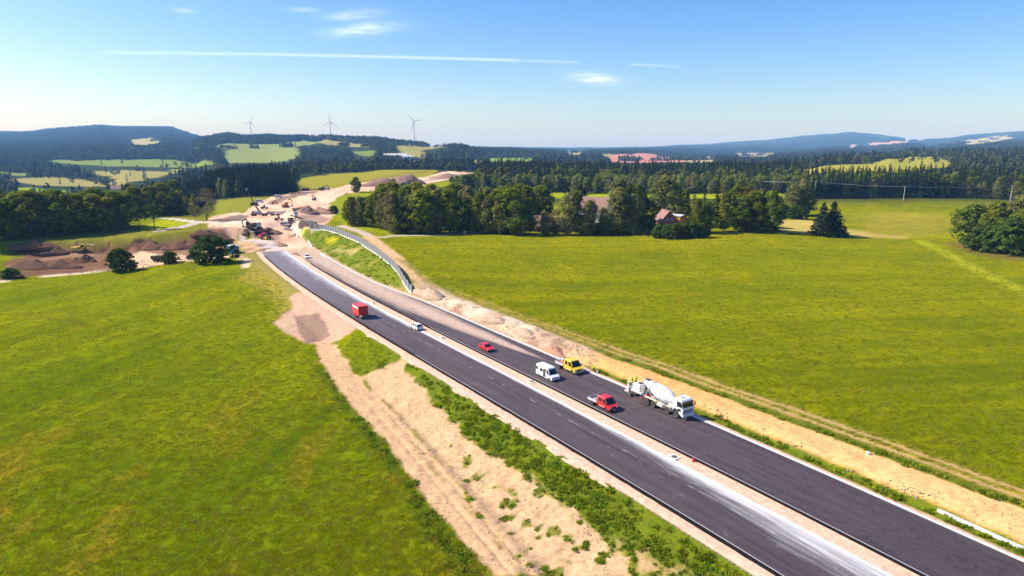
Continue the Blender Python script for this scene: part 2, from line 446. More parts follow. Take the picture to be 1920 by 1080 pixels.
class MB:
    """collects faces; build() links them as one mesh object"""
    def __init__(self): self.v = []; self.f = []
    def add(self, vs, fs):
        b = len(self.v); self.v += [tuple(map(float, p)) for p in vs]; self.f += [tuple(i + b for i in q) for q in fs]
        return self
    def box(self, x0, x1, y0, y1, z0, z1, bev=0.0):
        if bev <= 0:
            vs = [(x0, y0, z0), (x1, y0, z0), (x1, y1, z0), (x0, y1, z0), (x0, y0, z1), (x1, y0, z1), (x1, y1, z1), (x0, y1, z1)]
            return self.add(vs, [(0, 3, 2, 1), (4, 5, 6, 7), (0, 1, 5, 4), (1, 2, 6, 5), (2, 3, 7, 6), (3, 0, 4, 7)])
        bm = bmesh.new()
        bmesh.ops.create_cube(bm, size=1)
        for q in bm.verts:
            q.co = Vector(((x0 + x1) / 2 + q.co.x * (x1 - x0), (y0 + y1) / 2 + q.co.y * (y1 - y0), (z0 + z1) / 2 + q.co.z * (z1 - z0)))
        bmesh.ops.bevel(bm, geom=list(bm.edges), offset=bev, segments=2, affect='EDGES', profile=.5)
        bm.verts.index_update()
        self.add([q.co for q in bm.verts], [[q.index for q in f.verts] for f in bm.faces]); bm.free()
        return self
    def prism(self, prof, y0, y1, axis='y', taper=None):
        """profile in (x,z) extruded along y (axis='y'), in (y,z) along x (axis='x') or in (x,y) along z (axis='z')"""
        n = len(prof)
        def P(p, w):
            return (p[0], w, p[1]) if axis == 'y' else ((w, p[0], p[1]) if axis == 'x' else (p[0], p[1], w))
        p2 = taper if taper is not None else prof
        vs = [P(p, y0) for p in prof] + [P(p, y1) for p in p2]
        fs = [tuple(range(n)), tuple(range(2 * n - 1, n - 1, -1))] + [(i, i + n, (i + 1) % n + n, (i + 1) % n) for i in range(n)]
        return self.add(vs, fs)
    def tube(self, pts, r, seg=8, cap=True):
        rs = r if isinstance(r, (list, tuple)) else [r] * len(pts)
        P = [Vector(p) for p in pts]; vs = []; n = len(P)
        for i, p in enumerate(P):
            d = (P[min(i + 1, n - 1)] - P[max(i - 1, 0)]).normalized()
            a = d.orthogonal().normalized() if i == 0 else (a - d * a.dot(d)).normalized()
            b = d.cross(a)
            for k in range(seg):
                w = 2 * math.pi * k / seg
                vs.append(p + (a * math.cos(w) + b * math.sin(w)) * rs[i])
        fs = [(i * seg + k, i * seg + (k + 1) % seg, (i + 1) * seg + (k + 1) % seg, (i + 1) * seg + k) for i in range(n - 1) for k in range(seg)]
        if cap: fs += [tuple(range(seg - 1, -1, -1)), tuple(range((n - 1) * seg, n * seg))]
        return self.add(vs, fs)
    def lathe(self, prof, origin=(0, 0, 0), axis=(0, 0, 1), seg=20):
        """profile (r, h) turned about an axis"""
        ax = Vector(axis).normalized(); a = ax.orthogonal().normalized(); b = ax.cross(a); o = Vector(origin); vs = []
        for r, h in prof:
            for k in range(seg):
                w = 2 * math.pi * k / seg
                vs.append(o + ax * h + (a * math.cos(w) + b * math.sin(w)) * r)
        n = len(prof)
        fs = [(i * seg + k, i * seg + (k + 1) % seg, (i + 1) * seg + (k + 1) % seg, (i + 1) * seg + k) for i in range(n - 1) for k in range(seg)]
        fs += [tuple(range(seg - 1, -1, -1)), tuple(range((n - 1) * seg, n * seg))]
        return self.add(vs, fs)
    def mesh(self, name, smooth=False):
        me = bpy.data.meshes.new(name); me.from_pydata(self.v, [], self.f)
        bm = bmesh.new(); bm.from_mesh(me); bmesh.ops.recalc_face_normals(bm, faces=bm.faces); bm.to_mesh(me); bm.free()
        if smooth:
            me.polygons.foreach_set('use_smooth', [True] * len(me.polygons))
            try: me.set_sharp_from_angle(angle=math.radians(38))
            except Exception: pass
        me.update()
        return me
    def build(self, name, mat, parent=None, smooth=False):
        return new_obj(name, self.mesh(name, smooth), parent, mat)
# ------------------------------------------------------------------ land cover
C_MEADOW_L = (.128, .160, .002)
C_MEADOW_R = (.150, .168, .002)
C_FOREST = (.026, .040, .014)
C_PINK = (.66, .41, .28)
C_TAN = (.58, .37, .20)
C_ORANGE = (.68, .36, .13)
C_EARTH = (.74, .43, .28)
C_PALE = (.78, .54, .37)
C_BROWN = (.18, .095, .052)
C_DARKSOIL = (.13, .07, .04)
C_WEED = (.095, .130, .009)
C_OLIVE = (.205, .185, .05)
C_DRY = (.43, .33, .10)

def poly_sd(P, x, y):
    """signed distance to polygon, positive inside"""
    d2 = np.full(x.shape, 1e18); ins = np.zeros(x.shape, bool)
    n = len(P)
    for i in range(n):
        ax, ay = P[i]; bx, by = P[(i + 1) % n]
        ex, ey = bx - ax, by - ay
        L = ex * ex + ey * ey + 1e-9
        u = np.clip(((x - ax) * ex + (y - ay) * ey) / L, 0, 1)
        d2 = np.minimum(d2, (x - ax - u * ex) ** 2 + (y - ay - u * ey) ** 2)
        c = ((ay > y) != (by > y)) & (x < ex * (y - ay) / (ey if abs(ey) > 1e-9 else 1e-9) + ax)
        ins ^= c
    return np.where(ins, 1, -1) * np.sqrt(d2)
def line_d(P, x, y):
    d2 = np.full(x.shape, 1e18)
    for i in range(len(P) - 1):
        ax, ay = P[i]; ex, ey = P[i + 1][0] - ax, P[i + 1][1] - ay
        u = np.clip(((x - ax) * ex + (y - ay) * ey) / (ex * ex + ey * ey + 1e-9), 0, 1)
        d2 = np.minimum(d2, (x - ax - u * ex) ** 2 + (y - ay - u * ey) ** 2)
    return np.sqrt(d2)

FIELDS = []
class Cover:
    def __init__(s, x, y):
        s.x, s.y = x, y
        s.col = np.zeros((len(x), 3)); s.veg = np.ones(len(x)); s.cls = np.zeros(len(x), int)
    def put(s, idx, w, c, veg, cls):
        w = np.clip(w, 0, 1)
        s.col[idx] += (np.array(c) - s.col[idx]) * w[:, None]
        s.veg[idx] += (veg - s.veg[idx]) * w
        if cls is not None:
            s.cls[idx[w > .5]] = cls
    def poly(s, P, c, veg, cls=None, soft=.5, amp=1.0, scale=3.0, op=1.0, seed=1):
        P = np.asarray(P); m = soft + amp + 1
        b = (s.x > P[:, 0].min() - m) & (s.x < P[:, 0].max() + m) & (s.y > P[:, 1].min() - m) & (s.y < P[:, 1].max() + m)
        idx = np.nonzero(b)[0]
        if len(idx) == 0: return
        x, y = s.x[idx], s.y[idx]
        sd = poly_sd(P, x, y) + (fbm(x, y, scale, 4, seed) - .5) * 2 * amp
        s.put(idx, sst(-soft, soft, sd) * op, c, veg, cls)
    def line(s, P, w, c, veg, cls=None, soft=.4, amp=.5, scale=2.5, op=1.0, seed=2):
        P = np.asarray(P); m = w + soft + amp + 1
        b = (s.x > P[:, 0].min() - m) & (s.x < P[:, 0].max() + m) & (s.y > P[:, 1].min() - m) & (s.y < P[:, 1].max() + m)
        idx = np.nonzero(b)[0]
        if len(idx) == 0: return
        x, y = s.x[idx], s.y[idx]
        sd = w / 2 - line_d(P, x, y) + (fbm(x, y, scale, 4, seed) - .5) * 2 * amp
        s.put(idx, sst(-soft, soft, sd) * op, c, veg, cls)

# outlines surveyed on the ground
G = {}
G['earth'] = gpoly([(400, 405), (430, 399), (457, 399), (483, 380), (503, 372), (538, 362), (560, 359), (600, 357), (633, 352), (655, 346), (700, 340), (760, 338), (800, 331), (830, 322), (868, 322), (900, 325), (885, 331), (845, 336), (800, 345), (760, 351), (716, 355), (650, 362), (630, 372), (618, 382), (617, 392), (625, 403), (617, 417), (586, 431), (560, 437), (572, 452), (592, 466), (640, 497), (700, 528), (600, 520), (560, 490), (535, 470), (520, 455), (490, 445), (450, 440), (430, 440), (400, 432), (385, 418)])
G['track_l'] = gpoly([(586, 641), (624, 722), (666, 769), (730, 833), (798, 927), (837, 982), (925, 1079), (1000, 1079), (965, 1046), (879, 944), (815, 858), (730, 765), (671, 705), (628, 645)])
G['bare_l'] = gpoly([(671, 705), (709, 692), (769, 671), (760, 692), (792, 735), (824, 765), (879, 824), (965, 871), (1024, 927), (1130, 1000), (1180, 1079), (985, 1079), (965, 1046), (879, 944), (815, 858), (730, 765)])
G['fill'] = gpoly([(540, 555), (580, 545), (620, 572), (680, 610), (655, 625), (632, 640), (600, 645), (575, 645), (545, 628), (515, 605), (530, 590), (548, 578)])
G['fill_dark'] = gpoly([(550, 592), (598, 588), (612, 608), (618, 630), (572, 644), (560, 625)])
G['olive_l'] = gpoly([(440, 444), (470, 450), (490, 471), (545, 525), (615, 572), (590, 600), (545, 575), (520, 530), (470, 495), (452, 482)])
G['path_l'] = gpoly([(462, 452), (476, 455), (492, 472), (515, 497), (545, 521), (605, 562), (570, 552), (535, 522), (500, 490), (478, 468)])
G['pit'] = gpoly([(0, 524), (12, 492), (48, 464), (65, 455), (110, 462), (145, 455), (200, 452), (300, 452), (345, 452), (372, 440), (405, 428), (432, 442), (442, 458), (430, 470), (380, 480), (330, 492), (250, 503), (215, 507), (100, 517), (40, 521)])
G['pit_floor'] = gpoly([(245, 478), (270, 470), (300, 478), (372, 480), (402, 485), (330, 493), (255, 504)])

def land_cover(x, y):
    c = Cover(x, y)
    t, yc = road_coords(x, np.minimum(y, 420))
    n1 = fbm(x, y, 40, 4, 61); n2 = fbm(x, y, 9, 4, 62); n3 = fbm(x, y, 140, 3, 63)
    left = (t < -9.2)
    L = np.array(C_MEADOW_L); R = np.array(C_MEADOW_R)
    base = np.where(left[:, None], L * (1 + (n1 - .5)[:, None] * np.array([.55, .25, 0])), R * (1 + (n1 - .5)[:, None] * np.array([.4, .22, 0])))
    base = base * (1 + (n2 - .5)[:, None] * np.array([.5, .3, .2]))
    # mowing swaths: long faint streaks, one direction per meadow
    ang = np.where(left, 1.35, .10); us, vs_ = x * np.cos(ang) + y * np.sin(ang), -x * np.sin(ang) + y * np.cos(ang)
    sw = fbm(us * .06, vs_, 2.6, 4, 66) - .5; sw2 = fbm(us * .03, vs_, 9.0, 3, 67) - .5
    base = base * (1 + (sw * .62 + sw2 * .5)[:, None] * np.array([1.1, .75, .4]))
    # the near corner of the left meadow is older grass with dry patches
    dry = np.clip((fbm(x, y * .55, 6, 4, 64) - .57) * 7, 0, 1) * left * (1 - sst(75, 150, y)) * .7
    base = base + (np.array([.24, .165, .012]) - base) * dry[:, None]
    oldr = np.where(left, (1 - sst(60, 160, y)) * .12, (1 - sst(80, 220, y)) * .12)
    base = base * (1 - oldr[:, None] * np.array([1.15, .8, .5]))
    far = sst(430, 560, y)
    base = base + (np.array(C_FOREST) - base) * far[:, None]
    c.col[:] = base
    c.cls[:] = np.where(y > 470, 0, np.where(left, 1, 2))
    allp = np.arange(len(x))
    # ---- fields on the far slopes
    FIELDS.clear()
    def field(pts, col, soft=6, amp=8, scale=60):
        FIELDS.append(pts)
        c.poly(gpoly(pts), col, .55, 0, soft, amp * 1.6, scale)
    gr = (.15, .21, .035); yl = (.25, .235, .07); pl = (.33, .31, .13)
    field([(62, 296), (130, 300), (250, 299), (330, 299), (392, 302), (415, 308), (330, 314), (200, 312), (120, 306)], gr, 8, 6)
    field([(152, 321), (230, 319), (340, 323), (262, 340), (222, 347), (208, 330)], yl)
    field([(5, 336), (90, 331), (150, 336), (255, 346), (190, 350), (60, 347)], yl)
    field([(20, 353), (60, 352), (135, 359), (40, 363)], (.2, .27, .02))
    field([(238, 262), (285, 257), (312, 265), (276, 272), (245, 271)], pl, 8, 8)
    field([(345, 273), (378, 270), (395, 274), (360, 277)], yl, 8, 6)
    field([(320, 318), (345, 317), (340, 321), (322, 321)], yl, 6, 4)
    field([(0, 322), (60, 326), (50, 330), (0, 328)], gr, 6, 4)
    field([(600, 262), (640, 265), (700, 272), (690, 276), (620, 272), (600, 268)], yl, 6, 6)
    field([(660, 284), (700, 282), (706, 290), (690, 294), (668, 290)], gr, 6, 6)
    field([(880, 300), (905, 300), (902, 318), (882, 318)], yl, 5, 4)
    field([(230, 283), (248, 283), (245, 288), (230, 288)], pl, 8, 5)
    field([(385, 272), (455, 268), (480, 271), (600, 264), (606, 268), (552, 275), (562, 285), (548, 300), (432, 306), (420, 296), (430, 281)], (.19, .23, .06), 8, 8)
    field([(742, 267), (775, 271), (850, 273), (840, 276), (792, 281), (797, 297), (752, 291)], yl, 8, 8)
    field([(640, 309), (700, 303), (790, 301), (760, 305), (680, 309)], (.22, .24, .06), 6, 4)
    field([(562, 336), (620, 326), (700, 321), (760, 318), (835, 317), (812, 330), (770, 338), (720, 345), (640, 352), (563, 357)], (.235, .225, .022), 3, 3, 30)
    field([(402, 406), (404, 376), (450, 371), (556, 361), (503, 373), (480, 383), (456, 398), (430, 399)], (.19, .20, .022), 2, 2, 20)
    field([(612, 386), (632, 370), (655, 361), (716, 356), (760, 352), (800, 345), (850, 337), (866, 345), (850, 358), (740, 372), (690, 385), (660, 410), (700, 428), (760, 440), (650, 430), (622, 405)], (.20, .235, .006), 2, 2, 20)
    field([(1020, 356), (1062, 355), (1056, 374), (1028, 370)], (.24, .28, .006), 2, 2, 20)
    field([(1100, 356), (1460, 352), (1470, 372), (1100, 372)], (.24, .28, .006), 2, 2, 20)
    field([(1500, 318), (1560, 310), (1640, 305), (1690, 296), (1760, 294), (1792, 312), (1700, 324), (1600, 328), (1500, 328)], (.27, .265, .03), 3, 4, 40)
    field([(1140, 291), (1200, 287), (1270, 297), (1292, 304), (1150, 304)], (.42, .19, .13), 6, 8)
    field([(1255, 297), (1342, 297), (1347, 304), (1292, 305)], pl, 6, 8)
    field([(1060, 284), (1100, 284), (1100, 290), (1055, 290)], yl, 8, 8)
    field([(1120, 289), (1145, 288), (1150, 293), (1122, 293)], yl, 8, 8)
    field([(1372, 286), (1462, 286), (1445, 293), (1382, 294)], yl, 8, 8)
    field([(910, 296), (1000, 296), (1000, 303), (915, 303)], (.17, .25, .04), 6, 6)
    field([(1588, 274), (1606, 268), (1616, 270), (1605, 278), (1590, 278)], (.45, .33, .22), 10, 8)
    field([(1625, 266), (1665, 266), (1712, 259), (1706, 268), (1640, 273), (1622, 272)], (.50, .31, .22), 10, 8)
    field([(1804, 264), (1850, 256), (1890, 251), (1906, 261), (1850, 268), (1804, 273)], (.34, .33, .16), 10, 8)
    # ---- open ground round the near trees
    c.poly(gpoly([(20, 480), (0, 440), (100, 432), (250, 425), (300, 410), (345, 404), (385, 405), (440, 432), (430, 440), (380, 445), (340, 455), (150, 458), (60, 460)]), (.16, .165, .02), 1, 1, 2, 2, 12)
    c.poly(gpoly([(265, 428), (300, 412), (380, 416), (300, 430)]), (.24, .28, .006), 1, 1, 1, 1, 8)
    c.poly(gpoly([(1460, 412), (1530, 414), (1560, 428), (1640, 437), (1700, 443), (1690, 447), (1600, 443), (1460, 436)]), C_DRY, .4, 2, 3, 4, 12, .85)
    c.poly(gpoly([(1580, 410), (1660, 398), (1780, 402), (1800, 425), (1740, 440), (1640, 436)]), (.30, .25, .04), .8, 2, 12, 12, 40, .45)
    c.poly(gpoly([(1020, 425), (1060, 423), (1060, 432), (1020, 434)]), C_OLIVE, .6, 2, 2, 2, 10)
    c.line(gpoly([(1720, 450), (1760, 468), (1840, 510), (1920, 545)]), 5, (.30, .32, .02), 1, None, 1.5, 1.5, 6, .55)
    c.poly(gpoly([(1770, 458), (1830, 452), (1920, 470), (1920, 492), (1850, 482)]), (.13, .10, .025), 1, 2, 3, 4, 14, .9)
    # wheel marks in the meadows
    c.line(gpoly([(42, 585), (90, 598), (150, 606), (160, 612)]), 1.4, (.10, .085, .012), 1, None, 1, 1, 3, .7)
    c.line(gpoly([(60, 590), (140, 575), (130, 600), (165, 610)]), 1.2, (.10, .085, .012), 1, None, 1, 1, 3, .6)
    for k in range(7):
        xx = -60 + k * 9
        c.line([(xx, 60), (xx + 4, 100), (xx + 3, 150)], .5, (.10, .13, .006), 1, None, .6, .7, 3, .35, seed=k)
    # ---- earthworks
    c.poly(G['earth'], C_EARTH, 0, 3, .8, 2.0, 9)
    idx = np.nonzero(c.cls == 3)[0]
    k1 = fbm(x[idx], y[idx], 16, 4, 71); k2 = fbm(x[idx], y[idx], 5, 3, 72)
    c.put(idx, np.clip((k1 - .47) * 5, 0, .8), C_PALE, 0, 3)
    c.put(idx, np.clip((.42 - k1) * 6, 0, .6), (.58, .29, .18), 0, 3)
    c.put(idx, np.clip((k2 - .62) * 5, 0, .5), (.46, .27, .18), 0, 3)
    k3 = fbm(x[idx], y[idx], 2.4, 4, 73); k4 = fbm(x[idx] * 1.0, y[idx] * .35, 4.0, 3, 74)
    c.put(idx, np.clip((k3 - .60) * 6, 0, .42), (.36, .20, .13), 0, 3)
    c.put(idx, np.clip((k4 - .60) * 7, 0, .6), (.74, .54, .40), 0, 3)
    c.poly(gpoly([(503, 383), (508, 377), (533, 367), (558, 360), (597, 359), (570, 367), (542, 373), (527, 379)]), (.24, .165, .125), 0, 3, 1.5, 1.5, 8)
    c.poly(gpoly([(455, 434), (516, 436), (532, 448), (520, 455), (490, 445), (458, 443)]), (.36, .25, .19), 0, 3, 1.5, 1.5, 8)
    c.poly(gpoly([(400, 418), (455, 414), (468, 404), (452, 402), (400, 411)]), (.16, .11, .085), 0, 3, 1.5, 2, 8, .85)
    c.poly(gpoly([(555, 405), (590, 402), (622, 410), (612, 417), (590, 418), (560, 412)]), (.36, .23, .17), 0, 3, 1.5, 2, 8)
    c.poly(gpoly([(700, 348), (735, 344), (790, 342), (740, 352)]), (.25, .15, .11), 0, 3, 2, 2, 10)
    c.poly(gpoly([(790, 340), (840, 328), (888, 326), (860, 334), (820, 337)]), (.33, .19, .15), 0, 3, 2, 2, 10)
    for k in range(5):
        c.line(gpoly([(665 + k * 16, 343 - k * 1.2), (720 + k * 16, 331 - k * .9), (778 + k * 10, 321 - k * .3)]), 3.0, (.12, .11, .03), 1, None, 1, 1.0, 8, .75)
    c.line(gpoly([(785, 337), (815, 331), (840, 323)]), 7, (.62, .50, .38), 0, 3, 1.5, 1, 8)
    for off in (0, 9):
        c.line(gpoly([(548 + off, 405), (548 + off, 425), (560 + off, 445), (585 + off, 470), (630 + off, 502)]), 2.2, C_PALE, 0, None, 1.0, .8, 4, .5)
    # ---- left verge of the motorway further on
    c.poly(G['olive_l'], C_OLIVE, .7, 4, 1.5, 2.0, 6)
    c.poly(gpoly([(470, 495), (520, 530), (545, 575), (535, 600), (520, 570), (500, 545), (450, 520), (455, 490)]), (.30, .24, .05), .8, 1, 4, 3, 8, .75)
    c.poly(gpoly([(405, 438), (450, 441), (500, 450), (522, 456), (535, 471), (490, 472), (472, 453), (445, 447), (415, 446)]), (.56, .47, .42), 0, 3, .8, .8, 5)
    c.poly(G['path_l'], C_TAN, 0, 3, .4, .6, 3)
    c.line(gpoly([(402, 486), (440, 478), (462, 488), (460, 500)]), 3.0, C_PALE, 0, 3, .8, .8, 4)
    c.line(gpoly([(430, 440), (455, 455), (470, 470)]), 5.0, C_TAN, 0, 3, .8, .8, 4)
    # ---- embankment left of the near road
    slope = (t < -11.2) & (t > -34) & (yc < 200)
    idx = np.nonzero(slope)[0]
    toe = np.interp(yc[idx], [60, 110, 150, 200], [-26, -21, -19.5, -18])
    wn_ = (fbm(x[idx], y[idx], 3.5, 4, 81) - .5) * 2.5
    c.put(idx, sst(-.4, .6, t[idx] - toe + wn_) * (1 - sst(128, 150, yc[idx])), C_WEED, 1, 4)
    c.poly(G['bare_l'], (.50, .325, .18), 0, 3, .5, 1.6, 3.2)
    c.poly(gpoly([(1000, 985), (1130, 1010), (1320, 1079), (1000, 1079), (980, 1040)]), (.50, .325, .18), 0, 3, 1.0, 2.0, 3.0, .75)
    k2 = fbm(x, y, 1.6, 3, 83)
    idx = np.nonzero((t < -14) & (t > -30) & (yc < 108))[0]
    c.put(idx, np.clip((k2[idx] - .52 - .0026 * (yc[idx] - 60)) * 7, 0, .9), C_WEED, 1, None)
    c.poly(G['track_l'], (.57, .36, .195), 0, 3, .4, .9, 3)
    idx = np.nonzero((t < -17) & (t > -34) & (yc < 125))[0]
    cen = np.interp(yc[idx], [60, 80, 110, 125], [-28.2, -26.6, -23.5, -22.5])
    d = t[idx] - cen
    c.put(idx, np.exp(-((d - .1) / .35) ** 2) * np.clip((fbm(x[idx], y[idx], 3, 3, 85) - .42) * 5, 0, .8) * (1 - sst(100, 118, yc[idx])), (.25, .20, .08), .6, None)
    c.put(idx, np.exp(-((d - 2.2) / .5) ** 2) * .5, (.30, .20, .13), 0, None)
    c.line(gpoly([(600, 690), (650, 765), (712, 835), (775, 925), (815, 990), (880, 1079)]), 1.7, (.06, .105, .01), 1, 1, .7, 1.1, 4, .8)
    # ---- fill ramp
    c.poly(G['fill'], (.56, .33, .22), 0, 3, .5, .8, 4)
    c.poly(gpoly([(515, 605), (548, 592), (562, 628), (540, 628)]), (.52, .37, .23), 0, 3, .6, .6, 3, .8)
    c.poly(G['fill_dark'], (.27, .175, .125), 0, 3, .3, .4, 2, .95)
    # ---- excavation
    c.poly(G['pit'], C_BROWN, 0, 3, 1.0, 2.5, 9)
    idx = np.nonzero((x < -100) & (y < 330) & (y > 230) & (c.cls == 3))[0]
    k1 = fbm(x[idx], y[idx], 10, 4, 91)
    c.put(idx, np.clip((k1 - .5) * 6, 0, .8), (.30, .18, .11), 0, None)
    c.put(idx, np.clip((.40 - k1) * 6, 0, .8), C_DARKSOIL, 0, None)
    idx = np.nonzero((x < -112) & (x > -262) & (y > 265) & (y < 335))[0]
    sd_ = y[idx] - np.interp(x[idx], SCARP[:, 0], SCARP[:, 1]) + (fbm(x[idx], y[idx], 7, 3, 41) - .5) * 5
    c.put(idx, sst(-3.4, -2.4, sd_) * (1 - sst(.1, .6, sd_)) * .95, (.075, .042, .028), 0, 3)  # scarp face: shade under the shelf edge painted in as a dark brown band
    c.poly(gpoly([(0, 515), (15, 500), (40, 500), (35, 515)]), C_WEED, 1, 1, 1.5, 2, 6)
    c.poly(G['pit_floor'], (.60, .42, .26), 0, 3, .8, 1.0, 5)
    c.line(gpoly([(-60, 533), (0, 527.5), (60, 521), (130, 513.5), (215, 506)]), 2.0, (.62, .52, .36), 0, 3, .3, .3, 3)
    # ---- side roads
    gp = (.60, .52, .44)
    c.line(gpoly([(290, 408), (330, 411), (362, 415.5), (400, 417), (452, 416.5)]), 5.5, gp, 0, 3, .6, .5, 4)
    c.line(gpoly([(300, 432), (338, 426.5), (358, 421), (372, 416.5)]), 5.0, (.48, .42, .37), 0, 3, .6, .4, 4)
    c.line(gpoly([(690, 446), (740, 442.5), (800, 441.5), (860, 438.5), (905, 436)]), 4.2, (.50, .42, .34), 0, 3, .6, .4, 4)
    c.line(gpoly([(640, 424), (680, 436), (700, 446)]), 4.2, (.50, .40, .32), 0, 3, .6, .4, 4)
    c.line(gpoly([(690, 444), (712, 458), (735, 478), (762, 503), (785, 522), (820, 545), (850, 560)]), 4.6, C_TAN, 0, 3, 1, 1.0, 5)
    c.poly(gpoly([(735, 478), (800, 520), (880, 560), (960, 590), (955, 600), (860, 565), (790, 530)]), C_WEED, 1, 4, 1, 2, 5, .8)
    # ---- bank below the noise barrier
    idx = np.nonzero((yc > 168) & (yc < 312) & (t > t_rr(yc) + 1.2) & (t < wall_t(yc) + .3))[0]
    k1 = fbm(x[idx], y[idx], 6, 4, 95)
    c.put(idx, np.ones(len(idx)), (.105, .145, .013), 1, 4)
    c.put(idx, np.clip((k1 - .56) * 5, 0, .55), (.26, .22, .07), .8, None)
    c.poly(gpoly([(612, 447), (632, 445), (628, 455), (612, 457)]), (.32, .30, .01), 1, None, 1.5, 1.5, 4, .9)
    c.line(gpoly([(655, 480), (675, 466), (662, 470), (625, 470)]), 2.0, (.40, .33, .14), .5, None, 1, 1, 3, .7)
    # ---- right shoulder: gravel, grass strip, haul road, grass, farm track
    w = (yc < 330)
    idx = np.nonzero(w & (t > t_rr(yc) - .3) & (t < t_rr(yc) + 1.9))[0]
    c.put(idx, 1 - sst(-.3, .3, t[idx] - t_rr(yc[idx]) - 1.4 + (fbm(x[idx], y[idx], 2.5, 3, 96) - .5)), C_PINK, 0, 3)
    idx = np.nonzero((yc < 205) & (t > t_rr(yc) + 1) & (t < 34))[0]
    tt = t[idx] + (fbm(x[idx], y[idx], 5, 4, 97) - .5) * 1.3; yy = yc[idx]
    e0 = np.interp(yy, [60, 112, 120, 205], [16.9, 16.6, 15.2, 15.2])
    e1 = np.interp(yy, [60, 100, 135, 160, 205], [23.2, 21.8, 20.6, 20, 19.0])
    def band(a, b, col, veg, cls, op=1.0, s=.35):
        c.put(idx, sst(-s, s, tt - a) * (1 - sst(-s, s, tt - b)) * op * (1 - sst(165, 185, yy)), col, veg, cls)
    band(t_rr(yy) + 1.3, e0, C_WEED, 1, 4)
    band(e0, e1, C_ORANGE, 0, 3)
    band(e0 + .2, e1, (.70, .47, .21), 0, 3, .5 * (1 - sst(70, 100, yy)))
    band(e1, e1 + 2.0, (.10, .125, .012), 1, 4)
    band(e1 + 2.0, e1 + 6.4, (.215, .19, .03), 1, 2, .8, .8)
    for a in (2.5, 4.6):
        band(e1 + a, e1 + a + .8, (.42, .28, .12), .2, 2, .85 * (1 - sst(100, 150, yy)) + .25)
    k1 = fbm(x[idx], y[idx], 5, 4, 98)
    sp = sst(112, 128, yy) * (1 - sst(175, 190, yy)) * sst(14, 14.6, t[idx]) * (1 - sst(20, 23, tt))
    c.put(idx, sp, (.56, .38, .25), 0, 3)
    c.put(idx, sp * np.clip((k1 - .5) * 5, 0, .9), (.66, .54, .38), 0, 3)
    c.put(idx, sp * np.clip((.42 - k1) * 6, 0, .8), (.30, .18, .115), 0, 3)
    # ---- bed of the paved strips
    idx = np.nonzero((t > -11.3) & (t < t_rr(yc) + .6) & (yc < 276))[0]
    c.put(idx, np.ones(len(idx)), (.5, .36, .26), 0, 3)
    return c

# ------------------------------------------------------------------ terrain mesh
def ground_material():
    t = NT('ground')
    col = t.attr('cover'); veg = t.attr('veg', 'Fac')
    v = t.coord('Object')
    fine = t.noise(v, 2.6, 6, .68); mid = t.noise(v, .33, 6, .66, .5); clod = t.noise(v, 1.1, 6, .72)
    big = t.noise(t.coord('Object', (1, .45, 1), (0, 0, .5)), .05, 5, .6)
    g = t.math('ADD', t.math('MULTIPLY', fine, .85), t.math('MULTIPLY', mid, .95))
    g = t.math('MULTIPLY_ADD', g, 1.0, .10)                              # about 1 on average
    gcol = t.mix(1.0, col, t.ramp(g, [(.55, (.62, .68, .7)), (.98, (1, 1, 1)), (1.35, (1.30, 1.2, 1.05))]), 'MULTIPLY')
    gcol = t.mix(t.ramp(big, [(.40, 0.0), (.66, .4)]), gcol, t.mix(1.0, gcol, (1.25, 1.05, .9), 'MULTIPLY'))
    s = t.math('ADD', t.math('MULTIPLY', clod, .7), t.math('MULTIPLY', fine, .45))
    scol = t.mix(1.0, col, t.ramp(s, [(.36, (.50, .47, .45)), (.60, (1, 1, 1)), (.82, (1.22, 1.2, 1.17))]), 'MULTIPLY')
    c = t.mix(veg, scol, gcol)
    hgt = t.math('ADD', t.math('MULTIPLY', fine, .30), t.math('MULTIPLY', mid, .55))
    hs = t.math('ADD', t.math('MULTIPLY', clod, .30), t.math('MULTIPLY', fine, .10))
    h = t.n('ShaderNodeMixRGB'); t.set(h.inputs[0], veg); t.set(h.inputs[1], hs); t.set(h.inputs[2], hgt)
    return t.bsdf(c, 1.0, 0, 0.0, t.bump(h.outputs[0], .55, .7))
MAT_GROUND = ground_material()

front = np.radians(np.arange(-58, 58.01, .14))
back = np.radians(np.linspace(58, 302, 42)[1:-1])
ANG = np.concatenate([front, back])
rn = CAM_H / np.arange(CAM_H / 46, CAM_H / 620, -.00195)
rf = np.geomspace(620, 22000, 262)[1:]
RAD = np.concatenate([[2, 8, 16, 26, 36, 42], rn, rf])
NA, NR = len(ANG), len(RAD)
AA, RR = np.meshgrid(ANG, RAD)
GX = (np.sin(AA) * RR).ravel(); GY = (np.cos(AA) * RR).ravel()
GZ = height(GX, GY)
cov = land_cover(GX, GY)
ii, jj = np.meshgrid(np.arange(NR - 1), np.arange(NA), indexing='ij')
q = np.stack([ii * NA + jj, ii * NA + (jj + 1) % NA, (ii + 1) * NA + (jj + 1) % NA, (ii + 1) * NA + jj], -1).reshape(-1, 4)
q = q[:, ::-1]
Pn = np.stack([GX, GY, GZ], 1)
fn = np.cross(Pn[q[:, 2]] - Pn[q[:, 0]], Pn[q[:, 3]] - Pn[q[:, 1]])
if fn[:, 2].mean() < 0:
    q = q[:, ::-1]; fn = -fn
VN = np.zeros_like(Pn)
for k in range(4):
    np.add.at(VN, q[:, k], fn)
VN /= np.linalg.norm(VN, axis=1)[:, None] + 1e-12
fcls = cov.cls[q[:, 0]]
